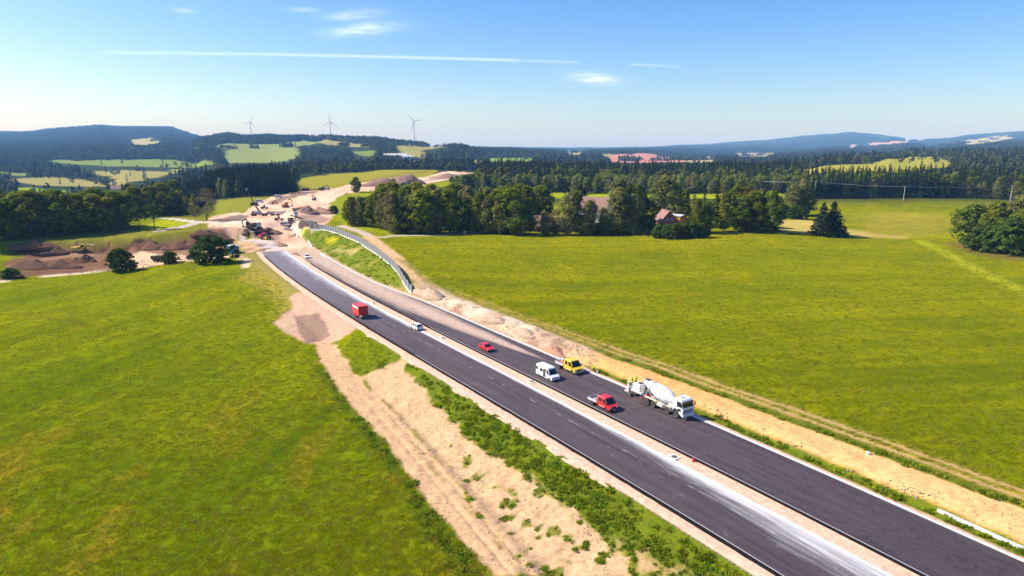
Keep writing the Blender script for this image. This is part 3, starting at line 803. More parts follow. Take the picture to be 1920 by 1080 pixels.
def sheet(name, faces, label):
    vid, inv = np.unique(faces, return_inverse=True)
    me = bpy.data.meshes.new(name)
    nf = len(faces)
    me.vertices.add(len(vid)); me.loops.add(nf * 4); me.polygons.add(nf)
    me.vertices.foreach_set('co', Pn[vid].astype(np.float32).ravel())
    me.loops.foreach_set('vertex_index', inv.astype(np.int32).ravel())
    me.polygons.foreach_set('loop_start', np.arange(0, nf * 4, 4, dtype=np.int32))
    me.polygons.foreach_set('use_smooth', np.ones(nf, bool))
    me.update(calc_edges=True)
    a = me.attributes.new('cover', 'FLOAT_COLOR', 'POINT')
    a.data.foreach_set('color', np.concatenate([cov.col[vid], np.ones((len(vid), 1))], 1).astype(np.float32).ravel())
    a = me.attributes.new('veg', 'FLOAT', 'POINT'); a.data.foreach_set('value', cov.veg[vid].astype(np.float32))
    me.normals_split_custom_set_from_vertices(VN[vid].tolist())
    o = new_obj(name, me, None, MAT_GROUND)
    return tag(o, label, None, None, 'structure')
sheet('hills', q[fcls == 0], 'rolling wooded hills and pale fields out to the horizon')
sheet('meadow', q[fcls == 1], 'bright green meadow left of the new motorway')
sheet('meadow', q[fcls == 2], 'wide yellow-green meadow right of the new motorway')
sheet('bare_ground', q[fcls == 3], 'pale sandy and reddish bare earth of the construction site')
sheet('grass_bank', q[fcls == 4], 'weedy green banks and verges along the motorway')

# ------------------------------------------------------------------ paved strips
def ribbon(name, y0, y1, ta, tb, z, mat, label, ncol=20, step=.8, dz=None, kind='structure'):
    ys = np.arange(y0, y1 + step / 2, step)
    u = np.linspace(0, 1, ncol + 1)
    fa = ta if callable(ta) else (lambda y: np.full(np.shape(y), float(ta)))
    fb = tb if callable(tb) else (lambda y: np.full(np.shape(y), float(tb)))
    Y, U = np.meshgrid(ys, u, indexing='ij')
    T = fa(Y) * (1 - U) + fb(Y) * U
    X, YW = road_pt(Y, T)
    Z = np.full(X.shape, float(z))
    if dz is not None: Z = Z + dz(X, YW, U)
    n, m = X.shape
    I, J = np.meshgrid(np.arange(n - 1), np.arange(m - 1), indexing='ij')
    f = np.stack([I * m + J, I * m + J + 1, (I + 1) * m + J + 1, (I + 1) * m + J], -1).reshape(-1, 4)
    me = bpy.data.meshes.new(name)
    me.from_pydata(np.stack([X, YW, Z], -1).reshape(-1, 3).tolist(), [], f.tolist())
    a = me.attributes.new('road_t', 'FLOAT', 'POINT'); a.data.foreach_set('value', T.astype(np.float32).ravel())
    a = me.attributes.new('road_s', 'FLOAT', 'POINT'); a.data.foreach_set('value', (Y * 1.16).astype(np.float32).ravel())
    me.polygons.foreach_set('use_smooth', [True] * len(me.polygons))
    o = new_obj(name, me, None, mat)
    return tag(o, label, None, None, kind)

def asphalt(name, which):
    t = NT(name)
    tt = t.attr('road_t', 'Fac'); ss = t.attr('road_s', 'Fac')
    cx = t.n('ShaderNodeCombineXYZ'); t.set(cx.inputs[0], ss); t.set(cx.inputs[1], tt)
    def st(sx, sy, scale, detail=5, rough=.6, dist=0):
        mp = t.n('ShaderNodeMapping'); mp.inputs['Scale'].default_value = (sx, sy, 1); t.set(mp.inputs[0], cx.outputs[0])
        return t.noise(mp.outputs[0], scale, detail, rough, dist)
    streak = st(.035, 1.1, 1.0, 5, .62); streak2 = st(.02, 3.4, 1.0, 4, .6); grain = t.noise(t.coord('Object'), 9, 4, .7); blotch = st(.22, .35, .5, 6, .68, 1.5)
    lane = t.math('ABSOLUTE', t.math('SUBTRACT', t.math('FRACT', t.math('DIVIDE', t.math('ADD', tt, 20.35), 3.6)), .5))
    base = t.mix(t.ramp(streak, [(.3, 0.0), (.7, 1.0)]), (.046, .032, .037), (.112, .078, .086))
    base = t.mix(t.math('MULTIPLY', t.ramp(streak2, [(.5, 0.0), (.72, 1.0)]), .5), base, (.15, .115, .105))
    base = t.mix(t.math('MULTIPLY', t.ramp(blotch, [(.5, 0.0), (.78, 1.0)]), .55), base, (.15, .115, .098))
    base = t.mix(t.math('MULTIPLY', t.ramp(lane, [(0, 1.0), (.012, 0.0)]), .55), base, (.012, .011, .012))
    base = t.mix(t.math('MULTIPLY', grain, .35), base, (.024, .022, .024))
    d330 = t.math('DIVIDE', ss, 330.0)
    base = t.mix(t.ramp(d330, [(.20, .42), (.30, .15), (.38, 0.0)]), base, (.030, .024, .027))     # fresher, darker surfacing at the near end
    if which == 'left':
        # pale cement dust along the right edge, wide near the camera and again further up the road
        wide = t.ramp(d330, [(.0, 1.0), (.22, .95), (.255, .75), (.30, .40), (.345, .10), (.48, .07), (.56, .22), (.68, .50), (.86, .75), (1, .9)])
        k = t.math('ADD', t.math('DIVIDE', t.math('ADD', tt, .45), t.math('MULTIPLY_ADD', wide, 6.0, .05)), 1.0)
        k = t.math('ADD', k, t.math('MULTIPLY_ADD', st(.07, .8, 1.0, 6, .65, 1.2), 1.7, -1.0))
        dust = t.ramp(k, [(.05, 0.0), (.45, .30), (.95, 1.0)])
        base = t.mix(t.math('MULTIPLY', dust, .9), base, (.64, .62, .62))
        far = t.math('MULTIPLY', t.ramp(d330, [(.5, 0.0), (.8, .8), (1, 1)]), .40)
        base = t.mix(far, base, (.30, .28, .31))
        scr = st(.3, .5, .7, 6, .7, 3)
        base = t.mix(t.math('MULTIPLY', t.ramp(scr, [(.62, 0.0), (.68, 1.0), (.70, 0.0)]), .2), base, (.5, .45, .42))
        cl_ = t.math('MULTIPLY', t.ramp(t.math('ABSOLUTE', t.math('ADD', tt, 3.55)), [(.05, 1.0), (.13, 0.0)]), t.ramp(st(.5, 3, 1.0, 4, .7), [(.52, 0.0), (.62, .7)]))
        base = t.mix(cl_, base, (.5, .46, .42))
    else:
        # sandy film where lorries carried earth onto the new surface
        n = st(.03, .55, 1.0, 6, .62)
        hw = t.ramp(d330, [(.42, 0.0), (.47, .30), (.54, .62), (.62, .80), (.80, .95), (1, 1)])
        cen = t.ramp(d330, [(.42, 1.0), (.56, .78), (.8, .74)])
        c_ = t.math('ABSOLUTE', t.math('SUBTRACT', tt, t.math('MULTIPLY', cen, 11.0)))
        k = t.math('SUBTRACT', 1.0, t.math('DIVIDE', c_, t.math('MULTIPLY_ADD', hw, 5.6, .05)))
        k = t.math('ADD', k, t.math('MULTIPLY_ADD', n, 1.1, -.5))
        film = t.ramp(k, [(.0, 0.0), (.4, .75), (.8, 1.0)])
        film = t.math('MULTIPLY', film, t.ramp(hw, [(0, 0.0), (.2, 1.0)]))
        base = t.mix(t.math('MULTIPLY', film, .88), base, t.mix(st(.1, .5, 1, 4), (.46, .33, .26), (.60, .42, .29)))
        sk = st(.12, .16, 1.0, 3, .5, 4)
        base = t.mix(t.math('MULTIPLY', t.ramp(sk, [(.48, 0.0), (.50, 1.0), (.52, 0.0)]), .55), base, (.010, .009, .010))
    rg = t.math('MULTIPLY_ADD', grain, .25, .62)
    return t.bsdf(base, rg, 0, .3, t.bump(grain, .25, .03))
def soil_mat(name, col, bump=.06):
    t = NT(name); v = t.coord('Object')
    a = t.noise(v, 1.3, 6, .7); b = t.noise(v, 7, 4, .7)
    c = t.mix(1.0, col, t.ramp(a, [(.3, (.66, .63, .6)), (.55, (1, 1, 1)), (.8, (1.15, 1.13, 1.1))]), 'MULTIPLY')
    c = t.mix(t.math('MULTIPLY', t.ramp(b, [(.60, 0.0), (.72, 1.0)]), .5), c, (col[0] * .5, col[1] * .46, col[2] * .42))
    return t.bsdf(c, .95, 0, .08, t.bump(t.math('ADD', a, b), .7, bump))
M_SAND = soil_mat('median_sand', (.70, .445, .31))
M_VERGE = soil_mat('verge_gravel', (.66, .42, .30))
def concrete(name, col, dirt=.5):
    t = NT(name); v = t.coord('Object')
    a = t.noise(v, .5, 6, .7); b = t.noise(v, 6, 4, .7)
    c = t.mix(t.math('MULTIPLY', t.ramp(a, [(.4, 0.0), (.7, 1.0)]), dirt), col, (.55, .40, .29))
    c = t.mix(t.math('MULTIPLY', b, .3), c, (col[0] * .6, col[1] * .6, col[2] * .6))
    return t.bsdf(c, .85, 0, .2, t.bump(b, .3, .02))
M_CONC = concrete('kerb_concrete', (.74, .71, .68))
M_KERB = paint('bitumen_kerb', (.008, .007, .008), .9, spec=.1, dirt=.04)
un = lambda s, a: (lambda X, Y, U: (fbm(X, Y, s, 3, 7) - .5) * a * np.sin(np.pi * U) ** .5)
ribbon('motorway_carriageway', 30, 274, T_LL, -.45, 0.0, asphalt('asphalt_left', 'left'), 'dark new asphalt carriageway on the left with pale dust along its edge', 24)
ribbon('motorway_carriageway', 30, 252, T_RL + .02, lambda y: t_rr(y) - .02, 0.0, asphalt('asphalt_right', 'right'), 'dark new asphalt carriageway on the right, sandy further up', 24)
ribbon('median_strip', 30, 262, .02, T_RL - .42, .02, M_SAND, 'sandy median strip between the two carriageways', 8, .8, un(1.5, .16))
ribbon('verge', 30, 276, lambda y: -11.7 + (fbm(y, y * 0, 4.0, 4, 33) - .5) * 1.5, T_LL - .46, -.05, M_VERGE, 'pale gravel verge along the left carriageway', 8, .8, lambda X, Y, U: (fbm(X, Y, 1.2, 3, 8) - .5) * .16 - .30 * (1 - U) ** 3)
ribbon('verge', 30, 262, lambda y: t_rr(y) + .44, lambda y: t_rr(y) + 1.55 + (fbm(y, y * 0, 3.5, 4, 34) - .5) * 1.3, .0, M_VERGE, 'pale gravel verge along the right carriageway', 6, .8, lambda X, Y, U: (fbm(X, Y, 1.2, 3, 8) - .5) * .14 - .28 * U ** 3)
def kerb_run(name, y0, y1, t0, w, z0, z1, mat, label, piece=None):
    """a kerb with a real step; laid in lengths"""
    def one(a, b, parent):
        ys = np.arange(a, b + .01, max((b - a) / max(1, round((b - a) / 2.0)), .5))
        vs = []
        for yv in ys:
            tc_ = float(t0(np.array(yv))) if callable(t0) else t0
            for (dt, zz) in ((0, z0), (0, z1), (w, z1), (w, z0)):
                X, Y = road_pt(yv, tc_ + dt); vs.append((float(X), float(Y), zz))
        n = len(ys)
        fs = [(i * 4 + k, i * 4 + (k + 1) % 4, (i + 1) * 4 + (k + 1) % 4, (i + 1) * 4 + k) for i in range(n - 1) for k in range(4)] + [(0, 1, 2, 3), ((n - 1) * 4 + 3, (n - 1) * 4 + 2, (n - 1) * 4 + 1, (n - 1) * 4)]
        return MB().add(vs, fs).build(name, mat, parent)
    o = one(y0, y1, None)
    return tag(o, label, 'kerb')
kerb_run('drainage_gutter', 30, 274, -.43, .42, -.2, .035, M_CONC, 'white concrete edge strip along the right side of the left carriageway')
kerb_run('drainage_gutter', 30, 262, lambda y: t_rr(y), .42, -.2, .03, M_CONC, 'white concrete edge strip along the far side of the right carriageway')
kerb_run('bitumen_kerb', 30, 240, T_RL - .41, .33, -.2, .20, M_KERB, 'black kerb between the sandy median and the right carriageway')
kerb_run('bitumen_kerb', 30, 264, T_LL - .45, .34, -.2, .20, M_KERB, 'black kerb along the outer edge of the left carriageway')
M_STEEL = paint('bright_edge', (.55, .54, .55), .4, .2, dirt=.2)
kerb_run('slot_channel', 30, 150, T_RL - .078, .09, -.1, .225, M_STEEL, 'thin bright drain slot beside the black median kerb')
kerb_run('slot_channel', 30, 135, T_LL - .105, .09, -.1, .225, M_STEEL, 'thin bright drain slot beside the outer black kerb')
# ------------------------------------------------------------------ trees
def leaf_mat(name, a, b, trans=.32, rnd=.35):
    t = NT(name)
    tone = t.attr('tone', 'Fac'); oi = t.n('ShaderNodeObjectInfo')
    v = t.coord('Object')
    c = t.mix(tone, a, b)
    r = t.math('MULTIPLY_ADD', oi.outputs['Random'], rnd, 1 - rnd / 2)
    hs = t.n('ShaderNodeHueSaturation')
    t.set(hs.inputs['Color'], c); t.set(hs.inputs['Value'], r)
    t.set(hs.inputs['Hue'], t.math('MULTIPLY_ADD', t.math('FRACT', t.math('MULTIPLY', oi.outputs['Random'], 7.31)), .05, .478))
    d = t.n('ShaderNodeBsdfDiffuse'); t.set(d.inputs['Color'], hs.outputs[0])
    tr = t.n('ShaderNodeBsdfTranslucent')
    t.set(tr.inputs['Color'], t.mix(1.0, hs.outputs[0], (1.5, 1.6, .6), 'MULTIPLY'))
    m = t.n('ShaderNodeMixShader'); m.inputs[0].default_value = trans
    t.t.links.new(d.outputs[0], m.inputs[1]); t.t.links.new(tr.outputs[0], m.inputs[2])
    t.t.links.new(m.outputs[0], t.out.inputs['Surface'])
    return t.m
LEAF = {
    'broad': leaf_mat('leaf_broad', (.055, .070, .009), (.230, .255, .026)),
    'birch': leaf_mat('leaf_birch', (.090, .096, .026), (.290, .280, .085)),
    'yellow': leaf_mat('leaf_yellow', (.075, .085, .012), (.22, .21, .02)),
    'grey': leaf_mat('leaf_grey', (.10, .085, .06), (.20, .165, .12)),
    'spruce': leaf_mat('needles', (.014, .024, .010), (.042, .060, .020), .08),
    'bush': leaf_mat('leaf_bush', (.040, .066, .012), (.11, .145, .02)),
    'far': leaf_mat('leaf_far', (.042, .054, .012), (.165, .180, .040), .15, .8),
    'farspruce': leaf_mat('needles_far', (.016, .026, .010), (.050, .066, .022), .05, .6),
}
M_BARK = paint('bark', (.10, .075, .055), .9, dirt=.3)
M_BIRCHBARK = paint('birch_bark', (.42, .39, .35), .8, dirt=.5, dirt_col=(.05, .045, .04))

def quads_mesh(name, C, N, S, tone, asp=1.0, rng=RNG):
    """leaf-sized quads: centres C, normals N, sizes S"""
    n = len(C)
    N = N / (np.linalg.norm(N, axis=1)[:, None] + 1e-9)
    r = rng.normal(size=(n, 3)); U = np.cross(N, r); U /= np.linalg.norm(U, axis=1)[:, None] + 1e-9
    V = np.cross(N, U)
    su = (S * .5)[:, None]; sv = (S * .5 * asp)[:, None]
    P = np.stack([C - U * su - V * sv * .7, C + U * su * .6 - V * sv, C + U * su + V * sv * .8, C - U * su * .7 + V * sv], 1).reshape(-1, 3)
    me = bpy.data.meshes.new(name)
    me.vertices.add(n * 4); me.loops.add(n * 4); me.polygons.add(n)
    me.vertices.foreach_set('co', P.astype(np.float32).ravel())
    me.loops.foreach_set('vertex_index', np.arange(n * 4, dtype=np.int32))
    me.polygons.foreach_set('loop_start', np.arange(0, n * 4, 4, dtype=np.int32))
    me.update(calc_edges=True)
    a = me.attributes.new('tone', 'FLOAT', 'POINT'); a.data.foreach_set('value', np.repeat(tone, 4).astype(np.float32))
    return me
def env_radius(kind, u):
    u = np.clip(u, 0, 1)
    if kind == 'slim': return np.interp(u, [0, .08, .25, .55, .8, 1], [.55, .9, 1, .72, .36, .04])
    if kind == 'birch': return np.interp(u, [0, .12, .35, .65, .88, 1], [.35, .8, 1, .82, .45, .12])
    if kind == 'bush': return np.interp(u, [0, .2, .5, .8, 1], [.85, 1, .95, .65, .2])
    if kind == 'slim': return np.interp(u, [0, .1, .3, .6, 1], [.5, .9, 1, .75, .08])
    return np.interp(u, [0, .15, .4, .65, .85, 1], [.45, .85, 1, .92, .62, .2])
def crown_data(kind, H, R, base, ncl, per, size, seed):
    rng = np.random.default_rng(seed)
    C, N, T = [], [], []
    lean = rng.normal(0, .03, 2)
    lob = rng.uniform(0, 6.28, 3); la = rng.uniform(.08, .22, 3)
    for k in range(ncl):
        u = rng.random() ** .85
        th = rng.uniform(0, 2 * math.pi)
        er = R * float(env_radius(kind, u)) * (1 + sum(la[j] * math.cos((j + 1) * th + lob[j]) for j in range(3)))
        rr = er * math.sqrt(rng.uniform(.16, 1.0))
        z = base + u * (H - base)
        c = np.array([math.cos(th) * rr + lean[0] * z, math.sin(th) * rr + lean[1] * z, z])
        cr = (H - base) * .075 * rng.uniform(.7, 1.35) * (1.1 if kind != 'birch' else .9)
        d = rng.normal(size=(per, 3)); d /= np.linalg.norm(d, axis=1)[:, None]
        rad = cr * rng.uniform(.45, 1.0, per) ** .6
        p = c + d * rad[:, None] * np.array([1.15, 1.15, .8])
        if kind == 'birch': p[:, 2] -= np.abs(rng.normal(0, cr * .7, per))
        out = c - np.array([lean[0] * z, lean[1] * z, base + .42 * (H - base)])
        nn = d * .9 + out / (np.linalg.norm(out) + .1) * .5 + np.array([0, 0, .35]) + rng.normal(0, .45, (per, 3))
        C.append(p); N.append(nn)
        t0 = np.clip(rng.normal(.5, .2), 0, 1)
        T.append(np.clip(t0 + rng.normal(0, .14, per), 0, 1))
    C = np.concatenate(C)
    return C, np.concatenate(N), size * rng.uniform(.65, 1.3, len(C)), np.concatenate(T)
def spruce_data(H, R, base, tiers, per, size, seed):
    rng = np.random.default_rng(seed)
    C, N, S, T = [], [], [], []
    for k in range(tiers):
        u = (k + rng.uniform(-.3, .3)) / tiers
        z0 = base + u * (H - base)
        rt = R * (1 - u) ** .85 + .12
        nb = max(5, int(per * (1 - u) ** .6))
        for b in range(nb):
            th = rng.uniform(0, 2 * math.pi); L = rt * rng.uniform(.7, 1.1)
            m = max(2, int(L / size * 1.15))
            f = (np.arange(m) + rng.uniform(.3, .9, m)) / m
            p = np.stack([np.cos(th) * L * f, np.sin(th) * L * f, z0 - L * f * .42 + .25 * L * f ** 2 + rng.normal(0, .06, m)], 1)
            p[:, :2] += rng.normal(0, .1 * size, (m, 2))
            C.append(p)
            N.append(np.array([math.cos(th) * .55, math.sin(th) * .55, .8]) + rng.normal(0, .38, (m, 3)))
            S.append(np.full(m, size) * rng.uniform(.7, 1.3, m)); T.append(np.clip(rng.normal(.45, .2) + f * .2, 0, 1))
    C.append(np.array([[0, 0, H], [0, 0, H - .5], [.1, 0, H - .9]])); N.append(np.array([[1, 0, .2], [0, 1, .2], [1, 1, .2]]))
    S.append(np.array([.5, .6, .6]) * size); T.append(np.array([.6, .6, .6]))
    return np.concatenate(C), np.concatenate(N), np.concatenate(S), np.concatenate(T)
def trunk_mesh(name, H, r0, limbs, seed, spread=.3):
    rng = random.Random(seed); mb = MB()
    pts = [(0, 0, -.4)]; rs = [r0 * 1.25]
    for i in range(1, 7):
        pts.append((rng.uniform(-.02, .02) * H * i / 6, rng.uniform(-.02, .02) * H * i / 6, H * i / 6)); rs.append(r0 * (1 - i / 6.6))
    mb.tube(pts, rs, 7)
    for k in range(limbs):
        i = 2 + k % 4; p = Vector(pts[i]); th = rng.uniform(0, 6.28); L = H * spread * rng.uniform(.5, 1) * (1 - i / 9)
        e = p + Vector((math.cos(th) * L, math.sin(th) * L, L * rng.uniform(.4, .9))); m_ = (p + e) / 2 + Vector((0, 0, -.06 * L))
        mb.tube([p, m_, e], [rs[i] * .55, rs[i] * .35, rs[i] * .12], 5)
    return mb.mesh(name, True)

PROTO = {}      # kind -> list of (trunk mesh, crown mesh, height)
def add_proto(kind, H, data, leaf, trunk, bark):
    me = quads_mesh('crown', *data, rng=np.random.default_rng(len(PROTO) * 31 + int(H * 10)))
    me.materials.append(leaf)
    if trunk is not None and len(trunk.materials) == 0: trunk.materials.append(bark)
    PROTO.setdefault(kind, []).append((trunk, me, H))
for k in range(4):
    add_proto('birch', 18, crown_data('birch', 18, 3.6, 1.2, 130, 34, .50, 100 + k), LEAF['birch'], trunk_mesh('trunk', 15, .20, 8, k), M_BIRCHBARK)
    add_proto('broad', 16, crown_data('broad', 16, 5.0, 1.0, 150, 34, .58, 200 + k), LEAF['broad'], trunk_mesh('trunk', 12, .32, 9, 20 + k), M_BARK)
    add_proto('spruce', 22, spruce_data(22, 3.7, 1.2, 30, 15, .62, 300 + k), LEAF['spruce'], trunk_mesh('trunk', 20, .26, 0, 40 + k), M_BARK)
for k in range(2):
    add_proto('slim', 17, crown_data('slim', 17, 3.2, 1.5, 80, 34, .52, 400 + k), LEAF['broad'], trunk_mesh('trunk', 13, .2, 7, 60 + k), M_BARK)
    add_proto('bush', 5, crown_data('bush', 5, 3.1, .1, 190, 30, .30, 500 + k), LEAF['bush'], trunk_mesh('trunk', 3, .12, 8, 80 + k, .6), M_BARK)
add_proto('yellow', 16, crown_data('broad', 16, 4.6, 1.8, 90, 34, .55, 600), LEAF['yellow'], trunk_mesh('trunk', 12, .28, 8, 90), M_BARK)
add_proto('willow', 19, crown_data('birch', 19, 6.2, 1.5, 130, 36, .52, 610), LEAF['birch'], trunk_mesh('trunk', 14, .34, 10, 91), M_BARK)
add_proto('grey', 13, crown_data('broad', 13, 4.4, 1.6, 60, 22, .34, 620), LEAF['grey'], trunk_mesh('trunk', 12, .24, 26, 92, .55), M_BARK)
add_proto('bare', 9, crown_data('broad', 9, 3.0, 4.2, 46, 30, .36, 630), LEAF['bush'], trunk_mesh('trunk', 7.5, .17, 9, 93), M_BARK)
add_proto('fir', 17, spruce_data(17, 5.2, .3, 34, 30, .80, 640), LEAF['spruce'], trunk_mesh('trunk', 15, .3, 0, 94), M_BARK)

TREE_RND = random.Random(11)
def tree(kind, px, py, h, label, group=None, name=None, xy=None, wide=1.0, cat='tree'):
    tr, cr, H = TREE_RND.choice(PROTO[kind])
    if xy is None: p = ground(px, py)
    else: p = np.array([xy[0], xy[1], zg(*xy)])
    nm = name or {'birch': 'birch_tree', 'spruce': 'spruce_tree', 'fir': 'fir_tree', 'bush': 'shrub', 'willow': 'willow_tree'}.get(kind, 'leafy_tree')
    o = thing(nm, label, cat, p, TREE_RND.uniform(0, 6.28), group)
    s = h / H; w = s * wide * TREE_RND.uniform(.92, 1.1)
    o.scale = (w, w, s)
    if tr is not None: new_obj('trunk', tr, o)
    new_obj('crown', cr, o)
    return o
def top_h(px, py_base, py_top):
    """height of something standing at the ground point of py_base and reaching image row py_top"""
    p = ground(px, py_base)
    return z_at(py_top, p[1]) - p[2]

ORD = 'first second third fourth fifth sixth seventh eighth ninth tenth eleventh twelfth thirteenth fourteenth fifteenth sixteenth seventeenth eighteenth nineteenth twentieth'.split()
def nth(i):
    if i < 20: return ORD[i]
    tens = ('twenty', 'thirty', 'forty', 'fifty', 'sixty')[(i + 1) // 10 - 2]
    return tens[:-1] + 'ieth' if (i + 1) % 10 == 0 else tens + '-' + ORD[(i + 1) % 10 - 1]
# ---- belt of trees beyond the right-hand meadow
BG = 'tree belt beyond the right-hand meadow'
R_ = random.Random(5)
for cnt, (px, py, top, k) in enumerate([(650, 413, 379, 'slim'), (661, 424, 371, 'broad'), (674, 425, 368, 'birch'), (684, 425, 372, 'broad'), (697, 426, 369, 'slim'), (709, 426, 364, 'broad'), (719, 427, 366, 'slim')]):
    tree(k, px, py, top_h(px, py, top), nth(cnt) + ' tree from the left in the small clump behind the noise barrier', 'small clump left of the tree belt', wide=1.05)
tree('grey', 731, 437, top_h(731, 437, 360), 'greyish-green tree at the left end of the tree belt')
px = 742; cnt = 0
while px < 962:
    k = R_.choice(['slim', 'broad', 'slim', 'birch', 'birch', 'spruce'])
    py = 438.5 - R_.uniform(0, 2.5)
    tree(k, px, py, top_h(px, py, R_.uniform(353, 372)), nth(cnt) + ' tree from the left in the front row of the dark belt', BG, wide=1.1)
    cnt += 1; px += R_.uniform(11, 16)
px = 717; cnt = 0
while px < 1000:
    k = R_.choice(['slim', 'broad', 'birch', 'slim', 'spruce'])
    tree(k, px, 430 + R_.uniform(-2, 2), top_h(px, 430, R_.uniform(348, 360)), nth(cnt) + ' tree from the left in the second row of the dark belt', BG, wide=1.1)
    cnt += 1; px += R_.uniform(15, 22)
for px, py, top, k, lab in [
    (920, 438, 368, 'birch', 'pale birch at the right end of the belt, left of the lamp post gap'),
    (938, 439, 374, 'birch', 'low birch standing out in front of the belt'),
    (958, 440, 356, 'broad', 'rounded dark tree just left of the brown-roofed house'),
    (975, 440, 368, 'birch', 'slim pale birch just left of the brown-roofed house'),
    (992, 439, 372, 'slim', 'small tree against the left corner of the brown-roofed house'),
    (1010, 418, 350, 'broad', 'dark tree behind the brown-roofed house'),
    (1021, 441, 396, 'birch', 'small pale birch in front of the left end of the brown-roofed house'),
    (1133, 439, 389, 'birch', 'slim birch in front of the right corner of the white house'),
    (1042, 440, 393, 'birch', 'pale birch in front of the right end of the brown-roofed house'),
    (1063, 441, 361, 'birch', 'tall pale birch right of the brown-roofed house'),
    (1080, 440, 361, 'slim', 'tall slim tree right of the pale birch'),
    (1103, 441, 374, 'birch', 'birch just left of the white house'),
    (1108, 440, 381, 'spruce', 'dark spruce covering the left wall of the white house'),
    (1088, 424, 344, 'fir', 'broad dark conifer behind the white house roof'),
    (1064, 420, 345, 'spruce', 'dark spruce left behind the white house'),
    (1100, 438, 408, 'bush', 'small bright green shrub below the white house'),
    (1128, 438, 417, 'bush', 'small bright shrub right below the white house'),
    (1152, 438, 352, 'birch', 'pale birch just right of the white house'),
    (1172, 438, 361, 'birch', 'tall pale birch between the two houses'),
    (1188, 439, 365, 'birch', 'pale birch with drooping crown left of the red house'),
    (1162, 425, 330, 'birch', 'very tall birch behind the gap between the houses'),
    (1190, 424, 348, 'broad', 'dark tree behind the drooping birch'),
    (1205, 430, 352, 'spruce', 'dark spruce left of the red house'),
    (1223, 437, 400, 'slim', 'small dark tree at the left wall of the red house'),
    (1213, 438, 404, 'bush', 'dark rounded shrub left of the red house'),
    (1236, 424, 331, 'willow', 'large pale willow behind the red house'),
    (1262, 423, 337, 'willow', 'large yellowish willow behind the orange wall'),
    (1282, 426, 358, 'slim', 'slim tree right of the yellowish willow'),
    (1304, 438, 374, 'slim', 'pointed tree right of the orange wall'),
    (1322, 436, 380, 'broad', 'rounded tree between the orange wall and the spruces'),
    (1318, 424, 343, 'spruce', 'dark spruce left of the tallest spruce'),
    (1300, 422, 352, 'spruce', 'shorter dark spruce behind the orange wall'),
    (1343, 424, 330, 'spruce', 'tallest dark spruce in the belt right of the houses'),
    (1356, 434, 362, 'slim', 'dark slim tree below the tallest spruce'),
    (1377, 430, 352, 'yellow', 'yellow-green tree right of the tallest spruce'),
    (1388, 434, 372, 'broad', 'dark tree in front of the yellow-green tree'),
    (1396, 426, 352, 'yellow', 'second yellow-green tree, partly behind the first'),
    (1410, 434, 361, 'broad', 'dark rounded tree in the right part of the belt'),
    (1426, 433, 357, 'slim', 'dark tree with a pointed top near the right end of the belt'),
    (1440, 434, 360, 'broad', 'dark tree second from the right end of the belt'),
    (1452, 433, 364, 'spruce', 'dark tree closing the right end of the belt'),
    (1541, 439.5, 379, 'fir', 'left one of the two lone dark firs in the right meadow'),
    (1560, 440, 377, 'fir', 'right one of the two lone dark firs in the right meadow'),
    (1486, 405, 343, 'birch', 'pale birch on the dry patch behind the lone firs'),
    (1499, 404, 337, 'birch', 'taller pale birch right beside another on the dry patch'),
    (1512, 403, 351, 'broad', 'dark tree right of the two pale birches'),
    (1494, 411, 385, 'bush', 'yellow-green shrub below the pale birches'),
    (1468, 408, 384, 'bush', 'grey-green shrub left of the pale birches'),
]:
    tree(k, px, py, top_h(px, py, top), lab, wide={'bush': 1.0, 'birch': 1.15, 'fir': 1.5}.get(k, 1.1))
for cnt, (px, py, top) in enumerate([(1236, 446, 421), (1252, 447, 421), (1268, 447, 419), (1284, 446, 418), (1300, 446, 417), (1316, 445, 418)]):
    tree('bush', px, py, top_h(px, py, top), nth(cnt) + ' shrub from the left in the bright hedge below the orange wall', 'hedge below the orange wall', wide=.95)
for cnt, px in enumerate(range(1120, 1225, 13)):
    tree('bush', px, 441, top_h(px, 441, 430 + R_.uniform(-2, 3)), nth(cnt) + ' low shrub from the left in the overgrown strip at the meadow edge', 'overgrown strip at the meadow edge', wide=1.2)
# ---- clump at the right edge
for cnt, (px, py, top, k) in enumerate(sorted([(1822, 461, 385, 'broad'), (1836, 466, 402, 'slim'), (1850, 470, 412, 'bush'), (1862, 468, 381, 'slim'), (1872, 474, 420, 'bush'), (1882, 466, 388, 'birch'), (1892, 474, 410, 'bush'), (1904, 464, 367, 'birch'), (1912, 472, 395, 'broad'), (1935, 472, 385, 'broad'), (1925, 462, 376, 'birch'), (1850, 458, 384, 'slim')])):
    tree(k, px, py, top_h(px, py, top), nth(cnt) + (' shrub' if k == 'bush' else ' tree') + ' from the left in the clump at the right edge of the meadow', 'clump at the right edge of the meadow', wide=1.25 if k != 'bush' else 1.1)
# ---- row of conifers behind the right meadow
px = 1512; cnt = 0
while px < 1985:
    f = (px - 1512) / 400
    k = 'spruce' if R_.random() < (.86 if px < 1810 else .35) else R_.choice(['broad', 'birch'])
    top = R_.uniform(311, 328) if k == 'spruce' else R_.uniform(335, 346)
    py = 372.5 - 1.5 * math.sin(f * 3) + (3.5 * max(0, f - .8) / .2)
    tree(k, px, py, top_h(px, py, top), (nth(cnt) + ' tree from the left in the spruce row behind the right meadow'), 'long row of trees behind the right meadow', wide=1.15)
    cnt += 1; px += R_.uniform(7, 11)
